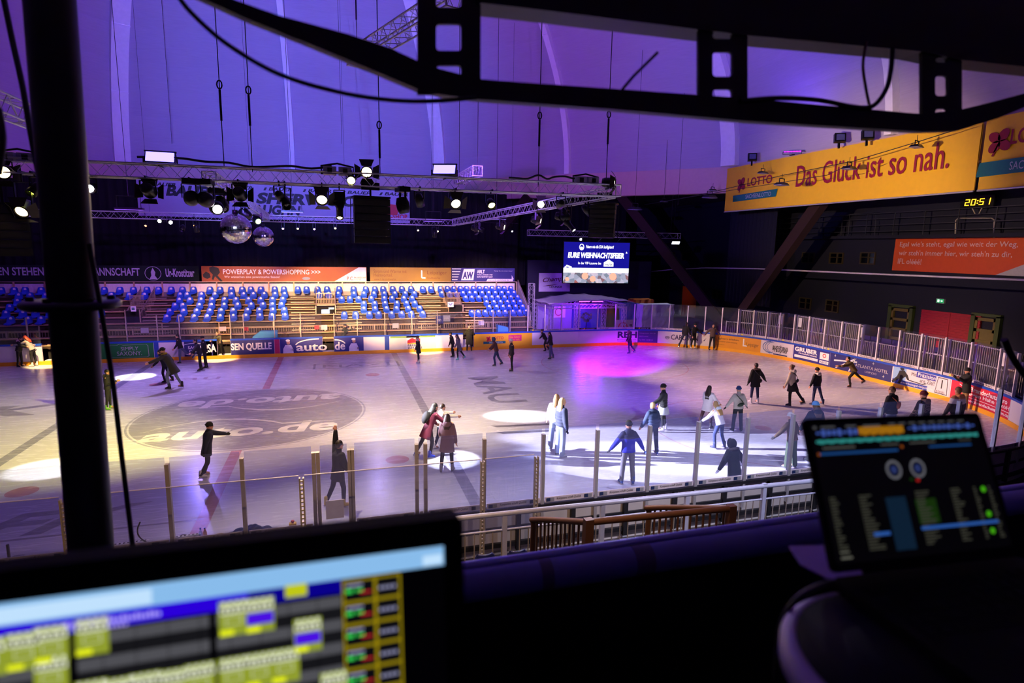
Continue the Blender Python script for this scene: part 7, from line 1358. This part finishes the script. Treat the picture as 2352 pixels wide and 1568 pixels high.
PE((1026, 1084), 952, 20, P_(lean=3, Larm=(20, 10, 35), Rarm=(2, 8, 10), Lleg=(-4, 6, 6), Rleg=(6, 5, 8)), ('coat', '#6a4e58'), ('leggings', '#101014'), (('loose', '#2c1712'), ('hood', '#6a4e58')), '#8a8488', 'woman in a mauve hooded coat and black leggings standing in the white light spot')
PE((770, 1166), None, 60, P_(lean=4, Larm=(172, 4, 4), Rarm=(10, 8, 20), Lleg=(-12, 5, 14), Rleg=(10, 6, 14)), ('parka', '#14161e'), ('trousers', '#14182c'), (('short', '#1a1210'),), '#b09a50', 'skater in dark clothes raising one arm straight up, with tan skates')
PE((466, 1097), 972, 75, P_(lean=8, Larm=(68, 8, 6), Rarm=(-24, 12, 14), Lleg=(2, 5, 20), Rleg=(-2, 5, 28), glove='#14141a'), ('parka', '#1c2034'), ('trousers', '#14141a', .01), (('beanie', '#100e12'),), '#c8c8cc', 'skater in a navy jacket with a black beanie reaching one arm to the right')
PE((2041, 1016), 879, 350, P_(lean=4, Larm=(0, 16, 14), Rarm=(0, 16, 14), glove='#101014'), ('puffer', '#101013'), ('jeans', '#7a8aa8', .02), (('short', '#5a3c22'),), '#141416', 'person in a black jacket and light jeans with an orange sling bag, seen from behind', (('sling', '#b05a24', 'orange brown sling bag on the black jacket'),))
PE((2113, 1030), 884, 355, P_(lean=4, Larm=(6, 16, 20), Rarm=(6, 16, 20), glove='#17131a'), ('puffer', zigzag('patterned_fleece', ('#b49a80', '#3a1c18', '#151318'))), ('trousers', '#121216'), (('beanie', '#5c1424'), ('hood', '#6a5440')), '#141416', 'person in a brown and cream patterned jacket with a maroon beanie, seen from behind')
PE((2190, 1016), 868, 5, P_(lean=3, Larm=(4, 14, 12), Rarm=(4, 16, 12), glove='#1c1a1c'), ('puffer', banded('colour_block_jacket', [(0, '#3a342e'), (.42, '#3a342e'), (.56, '#e0d8d4'), (.76, '#b07a4c')])), ('trousers', '#8a7a58', .02), (('short', '#6a4a2a'), ('hood', '#b07a4c')), '#141416', 'person in a tan, white and dark block jacket and khaki trousers, seen from behind')
PE((2245, 941), 845, 300, P_(lean=2, Larm=(40, 8, 85), Rarm=(40, 8, 85), hyaw=-10), ('parka', '#111114'), ('trousers', '#8a6a42', .02), (('beanie', '#121214'),), '#1c1a18', 'person in a black jacket and khaki trousers standing at the red advert')
# ------------------------------------------------------------------ foreground control desk
BL0 = mat('matt_black_paint', '#050506', .7, spec=.15); RIM = mat('lilac_grey_laminate', '#9a8cb4', .4)
A = at_y(1070, 1300, -22.35); B = at_y(1880, 1195, -22.35); zr = A.z-.066
rail = empty('padded_handrail', (3.6, -22.35, 5.0), 'dark padded handrail with tape running across the near edge', 'railing'); PADM = mat('blue_highlight_vinyl', '#5c60a8', .35, nz=(6, .2))  # pad colour raised to blue to paint a highlight on it
MB().tube([(2.2, -22.35, zr-.0), (4.5, -22.35, zr-.0), (8.5, -22.35, zr)], .052, 20).build('pad', PADM, rail)
for u, w_ in ((1470, .07), (1250, .04)):
    p = at_y(u, 1260, -22.35); MB().tube([(p.x-w_/2, -22.35, zr), (p.x+w_/2, -22.35, zr)], .0535, 20).build('tape_wrap', mat('worn_tape', '#4a4666', .3), rail)
MB().tube([(2.2, -22.325, zr+.05), (8.5, -22.325, zr+.05)], .017, 10).build('upper_rail', mat('blue_highlight_rail', '#9094dc', .3, .5), rail)  # bright blue colour paints the highlight along the upper rail
MB().box((2.0, -22.36, 4.2), (8.5, -22.33, zr-.04)).build('front_panel', BL0, rail)
# monitor
tl = R(9); mx1 = 0
P1 = unD(1062, 1186, .62); ex = Vector((1, 0, 0)); ey = Vector((0, math.sin(tl), math.cos(tl))); ez = ex.cross(ey)
def mon(a, c, d=0): return P1+ex*a+ey*c-ez*(-d)      # a right, c up from the top right corner ; d towards the camera
Wm, Hm = .62, .38
mo = empty('monitor', P1-ey*Hm-ex*Wm/2, 'large black monitor showing a lighting control programme at lower left', 'monitor')
def rrect(x0, y0, x1, y1, r_, n=5):
    return [(cx+r_*math.cos(R(a0+90*i/n)), cy+r_*math.sin(R(a0+90*i/n))) for cx, cy, a0 in ((x1-r_, y1-r_, 0), (x0+r_, y1-r_, 90), (x0+r_, y0+r_, 180), (x1-r_, y0+r_, 270)) for i in range(n+1)]
fm = lambda a, c, d: mon(a, c, d)
MB().prism(rrect(-Wm, -Hm, 0, 0, .008), fm, -.035, 0).build('housing', mat('monitor_black', '#040405', .8, spec=.1), mo)
def inv(u, v, d=.0):       # image point -> monitor plane coordinates
    r0 = ray(u, v); n = ez; t = (P1+ez*d-CAM).dot(n)/r0.dot(n); q = CAM+r0*t-P1; return (q.dot(ex), q.dot(ey))
xr_, yt = inv(1018, 1252); 
MB().prism([(-Wm+.02, -Hm+.02), (xr_, -Hm+.02), (xr_, yt), (-Wm+.02, yt)], fm, 0, .0006).build('screen', emat('screen_off_black', '#06060a', .12), mo)
def mrect(b, x0, y0, x1, y1, d=.0012): b.add([fm(x0, y0, d), fm(x1, y0, d), fm(x1, y1, d), fm(x0, y1, d)], [(0, 1, 2, 3)])
def YB_(k): return yt-k     # rows measured down from the screen's top
XL_ = -Wm+.02
xg = inv(785, 1400)[0]; xd = inv(490, 1450)[0]; xd0 = inv(168, 1450)[0]; xc1 = inv(862, 1400)[0]; xc2 = inv(915, 1400)[0]
b = MB(); mrect(b, XL_, yt-.020, xr_, yt); b.build('taskbar', emat('taskbar_pale_blue', '#8cc0f0', .95), mo)
b = MB(); mrect(b, XL_*.6+xg*.4, yt-.018, XL_*.35+xg*.65, yt-.004, .0016); b.build('taskbar_highlight', emat('taskbar_white', '#bcdcf8', 1.05), mo); b = MB(); mrect(b, xr_-.022, yt-.018, xr_-.002, yt-.008, .0016); b.build('taskbar_highlight', emat('taskbar_white', '#bcdcf8', 1.05), mo)
b = MB(); mrect(b, XL_, yt-.034, inv(570, 1350)[0], yt-.020); b.build('title_bar', emat('title_blue', '#2a00d8', 1.0), mo); b = MB(); mrect(b, inv(570, 1350)[0], yt-.034, xg, yt-.020); b.build('title_bar', emat('title_dark_blue', '#0a0090', .9), mo)
b = MB(); 
xl_a = inv(140, 1410)[0]
for i in range(22): mrect(b, xl_a+.0036*i, yt-.030, xl_a+.0036*i+.0024, yt-.0262+.0008*(i*5 % 3), .0018)
for i in range(9): mrect(b, xl_a+.02+.0036*i, yt-.0345, xl_a+.02+.0036*i+.0024, yt-.0318, .0018)
b.build('title_lettering', emat('lavender_text', '#b8a8ff', 1.0), mo)
gy = [MB(), MB()]; y = yt-.036; k = 0
while y > -Hm+.022: mrect(gy[k % 2], XL_, max(y-.0115, -Hm+.02), xg, y-.0004); y -= .0115; k += 1
gy[0].build('grid_row', emat('grid_grey', '#5a5a60', .75), mo); gy[1].build('grid_row', emat('grid_dark', '#1e1e22', .6), mo)
b = MB(); x = XL_+.006
while x < xg: mrect(b, x, -Hm+.02, x+.0006, yt-.036, .0014); x += .0262
for xx in (xd, xd0): mrect(b, xx-.003, -Hm+.02, xx+.003, yt-.036, .0016)
b.build('grid_lines', emat('grid_line_black', '#0a0a0c', .3), mo)
def tilef(u0, v0, w_=.026, h_=.033, violet=False):
    tile = MB(); til2 = MB(); txt_ = MB(); tiv = MB(); bri = MB()
    x, y = inv(u0, v0); mrect(tile, x, y-h_, x+w_, y, .0018); mrect(til2, x+.001, y-.012, x+w_-.001, y-.0055, .002)
    for i in range(4): mrect(til2, x+.003+.006*i, y-.0045, x+.006+.006*i, y-.0006, .0022)
    for i in range(5): mrect(txt_, x+.002+.0046*i, y-.0105, x+.0052+.0046*i, y-.0065-.001*(i % 2), .0024)
    if violet: mrect(tiv, x+.001, y-h_+.008, x+w_-.001, y-.014, .0022)
    else: mrect(til2, x+.006, y-.0225, x+w_-.006, y-.0145, .0022) ; mrect(tile, x+.0065, y-.022, x+w_-.0065, y-.015, .0024)
    mrect(bri, x+.001, y-h_+.001, x+w_*.5, y-h_+.006, .0026)
    ct = tile.build('cue_tile', emat('tile_olive', '#9aa832', .85), mo); til2.build('tile_label', emat('tile_pale', '#e8ecd0', 1.0), ct); txt_.build('tile_lettering', emat('tile_ink', '#14141c', .2), ct); bri.build('tile_marker', emat('tile_yellow_glow', '#e0e818', 1.1), ct)
    if violet: tiv.build('tile_violet', emat('tile_violet_glow', '#4a10e0', 1.0), ct)
for u0, v0, vi in ((-70, 1470, 0), (14, 1455, 0), (78, 1440, 0), (173, 1422, 0), (78, 1510, 0), (502, 1382, 0), (563, 1375, 1), (674, 1422, 1), (502, 1512, 0), (562, 1502, 0), (622, 1492, 0), (172, 1566, 0), (234, 1560, 0), (296, 1548, 0), (360, 1540, 0), (424, 1526, 0), (735, 1545, 0)): tilef(u0, v0, violet=vi)
x, y = inv(655, 1343); b = MB(); mrect(b, x, y-.012, x+.02, y, .002); b.build('status_badge', emat('badge_yellow', '#c8d018', .9), mo)
fr_, c1, c2, c3, c4 = MB(), MB(), MB(), MB(), MB()
mrect(fr_, xg+.001, -Hm+.02, xc2+.003, yt-.022, .001)
for i in range(11):
    y = yt-.024-.0225*i
    if y-.02 < -Hm+.02: break
    mrect(c1, xg+.003, y-.0195, xc1-.001, y, .0016); mrect(c1, xc1+.002, y-.0195, xc2+.001, y, .0016)
    mrect(c2, xg+.004, y-.011, xg+.011, y-.0075, .002); mrect(c2, xg+.014, y-.0105, xg+.021, y-.008, .002); mrect(c3, xg+.018, y-.013, xc1-.003, y-.011, .002); mrect(c4, xg+.005, y-.005, xc1-.012, y-.0025, .002)
    for j in range(4): mrect(c4, xc1+.004+.0045*j, y-.0115, xc1+.0074+.0045*j, y-.0085, .002)
fr_.build('side_column', emat('column_yellow', '#a08c08', .8), mo); c1.build('side_tile', emat('column_black', '#16161c', .4), mo); c2.build('side_marker', emat('column_green', '#3ae05a', .9), mo); c3.build('side_bar', emat('column_red', '#d03030', .8), mo); c4.build('side_lettering', emat('column_text', '#a8a8d0', .7), mo)
MB().box((P1.x-Wm/2-.03, P1.y+.02, P1.z-Hm-.12), (P1.x-Wm/2+.03, P1.y+.05, P1.z-.1)).build('stand_post', BL0, mo); MB().box((P1.x-Wm/2-.14, P1.y-.08, P1.z-Hm-.13), (P1.x-Wm/2+.14, P1.y+.12, P1.z-Hm-.12)).build('stand_foot', BL0, mo)
tag(MB().box((1.9, -23.75, P1.z-Hm-.17), (3.38, -23.2, P1.z-Hm-.13)).build('control_desk_top', BL0), 'black desk top under the large monitor', 'desk')
# laptop : screen plane from its four corners
LC = [Vector(p) for p in ((3.8786, -23.3188, 6.3514), (4.213, -23.3391, 6.3456), (4.2041, -23.4295, 6.1493), (3.8697, -23.4092, 6.1551))]
# rebuild as a true rectangle around the hinge edge
hB = (LC[2]-LC[3]); wL = hB.length; lx = hB.normalized(); ly = (LC[0]-LC[3]); ly = (ly-lx*ly.dot(lx)); hL = ly.length; ly.normalize(); lz = lx.cross(ly)
O_ = LC[3].copy()
lf = lambda a, c, d=0: O_+lx*a+ly*c+lz*d
lt = empty('laptop', O_+lx*wL/2, 'open laptop with a dark music programme on its screen at right', 'laptop')
SKX = (LC[0]-LC[3]).dot(lx)
MB().prism(rrect(0, 0, wL, hL, .009), lf, -.006, 0).build('lid', mat('laptop_black', '#050506', .7, spec=.15), lt)
sw, sh = wL-.018, hL-.02; sx0, sy0 = .009, .011
def LR(b, x0, y0, x1, y1, d=.0008): b.add([lf(sx0+x*sw, sy0+(1-y)*sh, d) for x, y in ((x0, y1), (x1, y1), (x1, y0), (x0, y0))], [(0, 1, 2, 3)])
b = MB(); LR(b, 0, 0, 1, 1, .0004); b.build('screen', emat('laptop_screen_dark', '#08080a', .25), lt)
def items(nm, col, s, rects, d=.0008):
    b = MB()
    for r_ in rects: LR(b, *r_, d)
    return b.build(nm, emat('ui_'+nm, col, s*.5), lt)
rr7 = random.Random(11)
items('menu_text', '#8a8a90', .55, [(.02, .015, .035, .035), (.06, .018, .14, .03), (.2, .018, .26, .03), (.3, .02, .4, .032)]+[(.45+.06*i, .014, .49+.06*i, .024) for i in range(8)])
items('waveform_blue', '#5a7ae8', .9, [(.03+.03*i, .06-.018*abs(math.sin(i*1.9)), .05+.03*i, .075+.018*abs(math.sin(i*1.9))) for i in range(8)]+[(.56+.03*i, .055-.015*abs(math.sin(i*1.7)), .58+.03*i, .065+.015*abs(math.sin(i*1.7))) for i in range(14)])
items('waveform_amber', '#d89018', 1.0, [(.27+.024*i, .035, .291+.024*i, .092+.008*(i % 2)) for i in range(11)])
items('waveform_teal', '#4ad0c8', .9, [(.02+.012*i, .135-.010-.006*abs(math.sin(i*.9)), .029+.012*i, .140+.010*abs(math.sin(i*.7))) for i in range(80)])
items('heading_text', '#9a9a94', .5, [(.05+.013*i, .175, .06+.013*i, .188) for i in range(14)]+[(.38+.013*i, .172, .39+.013*i, .182) for i in range(8)]+[(.55+.013*i, .17, .56+.013*i, .18) for i in range(12)]+[(.85+.013*i, .17, .858+.013*i, .178) for i in range(6)])
items('progress_blue', '#2a6ac0', .7, [(.03, .215, .47, .232), (.66, .205, .92, .218)]); items('orange_chip', '#c86418', .8, [(.015, .215, .028, .235), (.49, .19, .505, .21)])
b = MB()
for cx in (.42, .56):
    for k in range(26):
        a0, a1 = 2*math.pi*k/26, 2*math.pi*(k+.8)/26; f_ = lambda r_, a: lf(sx0+cx*sw+r_*math.cos(a), sy0+(1-.37)*sh+r_*math.sin(a), .0009); b.add([f_(.0142, a0), f_(.0142, a1), f_(.0102, a1), f_(.0102, a0)], [(0, 1, 2, 3)])
b.build('jog_dial', emat('dial_grey', '#8c8c98', .45), lt); b = MB()
for cx in (.42, .56):
    c_ = lambda a: lf(sx0+cx*sw+.0062*math.cos(a), sy0+(1-.37)*sh+.0062*math.sin(a), .0009); b.add([c_(2*math.pi*k/16) for k in range(16)], [tuple(range(16))])
b.build('dial_hub', emat('dial_blue', '#3a4a90', .4), lt)
items('red_dot', '#e02828', 1.0, [(.535, .45, .555, .47)])
for cx, cy in ((.92, .563), (.914, .75), (.91, .877)):
    b = MB(); b.add([lf(sx0+cx*sw+.0045*math.cos(R(22.5*k)), sy0+(1-cy)*sh+.0045*math.sin(R(22.5*k)), .001) for k in range(16)], [tuple(range(16))]); b.build('green_dot', emat('ui_green_dot', '#58d818', .5), lt)
items('list_highlight', '#3c78e0', .9, [(.5, .80, .96, .822), (.23, .81, .32, .835)]); items('list_column', '#1c3a58', .6, [(.335, .57, .45, .95)], .0006); items('list_green', '#2c5818', .5, [(.5, .6, .62, .78), (.5, .44, .52, .46)], .0006)
[items('list_text', '#6a6a5c', .5, [(x0, .54+.021*i, x0+rr7.uniform(.4, 1)*w_, .551+.021*i) for i in range(19)], .0007) for x0, w_ in ((.03, .05), (.19, .09), (.51, .09), (.72, .07), (.86, .03), (.95, .03))]; items('footer_text', '#a8a898', .5, [(.03, .955, .09, .97), (.03, .92, .08, .93)])
# keyboard half, resting on the round table; hinge is the lower screen edge
ky = Vector((0, 0, 1)).cross(lx)*-1; ky = lx.cross(Vector((0, 0, 1))); kb = lambda a, c, d=0: O_+lx*a+ky*c+Vector((0, 0, d))
MB().prism(rrect(0, 0, wL, .23, .009), lambda a, c, d: kb(a, c, d), -.02, -.006).build('base', mat('laptop_black', '#070709', .4), lt)
b = MB()
for i in range(13):
    for j in range(5): b.prism(rrect(.02+.0225*i, .03+.0215*j, .038+.0225*i, .047+.0215*j, .002, 2), lambda a, c, d: kb(a, c, d), -.006, -.0045)
b.build('keys', BL0, lt); b = MB(); b.prism(rrect(.11, .15, .23, .215, .004, 3), lambda a, c, d: kb(a, c, d), -.006, -.0056); b.build('touchpad', mat('touchpad_grey', '#08080a', .6, spec=.15), lt)
zt_ = O_.z-.021
# round table with a thick lilac rim
tcx, tcy = at_z(2150, 1530, zt_).xy; rad = (at_z(1802, 1400, zt_).xy-Vector((tcx, tcy))).length
tb = empty('round_table', (tcx, tcy, zt_-1), 'round dark topped table with a lilac rim under the laptop', 'table'); M = Matrix.Translation((tcx, tcy, 0))
MB().lathe([(0, zt_-.04), (rad-.02, zt_-.04), (rad, zt_-.03), (rad, zt_-.012), (rad-.012, zt_-.001), (rad-.018, zt_-.001), (rad-.018, zt_-.01), (0, zt_-.01)], 64, 0, M).build('rim', RIM, tb); MB().lathe([(0, zt_-.009), (rad-.018, zt_-.009), (rad-.018, zt_-.001), (0, zt_)], 64, 0, M).build('table_top', mat('dark_table_top', '#0a0810', .7, spec=.15), tb); MB().lathe([(.04, zt_-1.2), (.04, zt_-.04)], 16, 0, M).build('stem', BL0, tb)
# star shaped sheet showing left of the laptop
Pq = [(1812, 1252), (1880, 1250), (1960, 1240), (1985, 1330), (1900, 1325), (1838, 1292)]
b = MB(); b.prism([at_z(u, v, zt_+.004).xy for u, v in Pq], lambda a, c, d: (a, c, zt_+d), .001, .003); tag(b.build('paper_sheet', mat('lilac_lit_paper', '#a890d0', .6)), 'lilac lit sheet lying left behind the laptop', 'paper')  # lilac light painted into the sheet's colour
cable(spl([at_z(1780, 1560, zt_-.3), at_z(1790, 1450, zt_-.1), at_z(1822, 1385, zt_+.006), at_z(1880, 1345, zt_+.006), at_z(1950, 1335, zt_+.006), at_z(2010, 1350, zt_+.006)]), .004, 'black cable drooping over the rim of the round table'); cable(spl([at_z(1960, 1340, zt_+.006), at_z(2060, 1400, zt_+.006), at_z(2160, 1440, zt_+.006), at_z(2300, 1470, zt_+.006)]), .004, 'black cable lying across the round table top')
# dark pole at the left, with a clamp plate
D = 2.0; bp_ = unD(212, 1270, D); Xp, Yp = bp_.x, bp_.y
pl = empty('steel_pole', (Xp, Yp, 3.9), 'thick dark steel pole at the left with a clamp plate', 'pole')
def at_pole(u, v): return at_y(u, v, Yp)
MB().tube([at_pole(215, 1330), at_pole(112, -30)], .0655, 28).build('shaft', mat('dark_steel_pole', '#0c0a12', .45, .3), pl)
pc = at_pole(165, 697); MB().lathe([(.06, -.016), (.125, -.016), (.135, -.008), (.135, .004), (.125, .012), (.06, .012)], 32, 0, Matrix.Translation(pc)).build('clamp_plate', mat('clamp_dark', '#120e1c', .4, .3), pl)
for i in range(6): a = R(60*i+15); MB().lathe([(0, .012), (.012, .012), (.012, .024), (0, .024)], 6, 0, Matrix.Translation(pc+Vector((.105*math.cos(a), .105*math.sin(a), 0)))).build('bolt', BLACK, pl)
cable(spl([unD(5, -20, 1.9), unD(30, 100, 1.9), unD(52, 200, 1.88), unD(75, 330, 1.86), unD(110, 500, 1.86)]), .009, 'black cable hanging beside the upper part of the dark pole'); cable(spl([unD(205, 560, 1.83), unD(232, 710, 1.83), unD(258, 870, 1.84), unD(280, 1050, 1.84), unD(306, 1262, 1.85)]), .0075, 'straight black cable running down right of the dark pole'); cable(spl([unD(150, 850, 1.9), unD(138, 970, 1.9), unD(146, 1060, 1.9), unD(165, 1120, 1.9)]), .007, 'black cable bulging out left of the dark pole'); cable(spl([unD(-6, 250, 1.4), unD(4, 320, 1.4), unD(-6, 400, 1.4)]), .01, 'black cable loop at the left picture edge')
# overhead black frame with film strip slots, a flat steel plate about 1.4 m away
YO = -22.6
def OF(u, v): p = at_y(u, v, YO); return (p.x, p.z)
fo = lambda a, c, d: (a, YO+d, c); of_ = empty('overhead_frame', (*[OF(1100, 120)[0]], YO, OF(1100, 120)[1]), 'black overhead steel frame with slotted uprights across the top', 'frame'); FM = mat('frame_black', '#050506', .5)
low_t = [(470, -25), (640, 35), (800, 78), (900, 112), (960, 140), (1010, 158), (1105, 182), (1240, 192), (1400, 203), (1610, 218), (1720, 226), (2120, 262), (2215, 250), (2290, 232), (2380, 208), (2700, 120)]
low_b = [(420, -25), (560, 40), (700, 96), (850, 158), (960, 204), (1020, 218), (1105, 228), (1240, 238), (1400, 250), (1610, 268), (1720, 278), (2120, 302), (2200, 300), (2290, 272), (2380, 235), (2700, 150)]
b = MB(); n = len(low_t); Tp = [OF(*p) for p in low_t]; Bp = [OF(*p) for p in low_b]
vs = [fo(a, c, d) for d in (0, .03) for a, c in Tp+Bp]; fs = []
for i in range(n-1): fs += [(i, i+1, n+i+1, n+i), (2*n+i, 3*n+i, 3*n+i+1, 2*n+i+1), (i, 2*n+i, 2*n+i+1, i+1), (n+i, n+i+1, 3*n+i+1, 3*n+i)]
b.add(vs, fs); b.build('lower_rail', FM, of_)
b = MB(); up_b = [(1095, 5), (1240, 22), (1400, 42), (1610, 68), (1730, 82), (2120, 118), (2215, 138), (2400, 158), (2700, 196)]; Up = [OF(*p) for p in up_b]; Ut = [OF(u, -90) for u, v in up_b]; n = len(Up)
vs = [fo(a, c, d) for d in (0, .08) for a, c in Ut+Up]; fs = []
for i in range(n-1): fs += [(i, i+1, n+i+1, n+i), (2*n+i, 3*n+i, 3*n+i+1, 2*n+i+1), (i, 2*n+i, 2*n+i+1, i+1), (n+i, n+i+1, 3*n+i+1, 3*n+i)]
b.add(vs, fs); b.build('upper_beam', FM, of_)
def upright(x0, x1, hx0, hx1, v0, v1, holes):
    b = MB()
    def quad(u0, va, u1, vb): b.prism([OF(u0, va), OF(u1, va), OF(u1, vb), OF(u0, vb)], fo, .008, .018)
    quad(x0, v0, hx0, v1); quad(hx1, v0, x1, v1); y = v0
    for a, c in holes: quad(hx0, y, hx1, a); y = c
    quad(hx0, y, hx1, v1); b.build('slotted_upright', FM, of_)
    # rounded slot corners
    b = MB()
    for a, c in holes:
        for u_, v_, su, sv in ((hx0, a, 1, 1), (hx1, a, -1, 1), (hx0, c, 1, -1), (hx1, c, -1, -1)): b.prism([OF(u_, v_), OF(u_+8*su, v_), OF(u_+2.4*su, v_+2.4*sv), OF(u_, v_+8*sv)], fo, .0085, .0175)
    b.build('slot_corner', FM, of_)
upright(960, 1106, 1003, 1062, -60, 215, ((-40, 14), (52, 114), (148, 172))); upright(1609, 1722, 1641, 1688, 40, 260, ((71, 87), (117, 174), (203, 225))); upright(2124, 2216, 2154, 2185, 90, 290, ((130, 142), (172, 219), (248, 265)))
cable(spl([at_y(405, -15, YO-.005), at_y(440, 30, YO-.005), at_y(520, 100, YO-.005), at_y(640, 170, YO-.005), (at_y(780, 212, YO-.005)), at_y(900, 230, YO-.005), at_y(1000, 232, YO-.005), at_y(1095, 224, YO-.005)]), .0048, 'black cable sagging below the overhead frame at left'); cable(spl([at_y(1700, 232, YO-.005), at_y(1790, 225, YO-.005), at_y(1880, 230, YO-.005), at_y(1960, 245, YO-.005), at_y(2005, 243, YO-.005), at_y(2035, 205, YO-.005), at_y(2046, 160, YO-.005), at_y(2050, 110, YO-.005)]), .0065, 'black cable bent upward in the overhead frame at right')
cable(spl([at_y(1990, 95, YO), at_y(1982, 150, YO), at_y(1990, 210, YO), at_y(2000, 256, YO)]), .004, 'thin reddish brown cable hanging in the overhead frame', mat('brown_cable', '#5a2a30', .5)); tag(MB().tube([at_y(1511, 120, YO-.03), at_y(1455, 175, YO-.02), at_y(1410, 228, YO-.003)], .0035, 6).build('cable_tie', cb), 'thin dark cable tie sticking up at the overhead frame', 'cable tie')
cable(spl([at_y(2306, 780, YO-.005), at_y(2322, 815, YO-.005), at_y(2345, 850, YO-.005), at_y(2380, 890, YO-.005)]), .011, 'thick dark cable end poking in at the right picture edge')
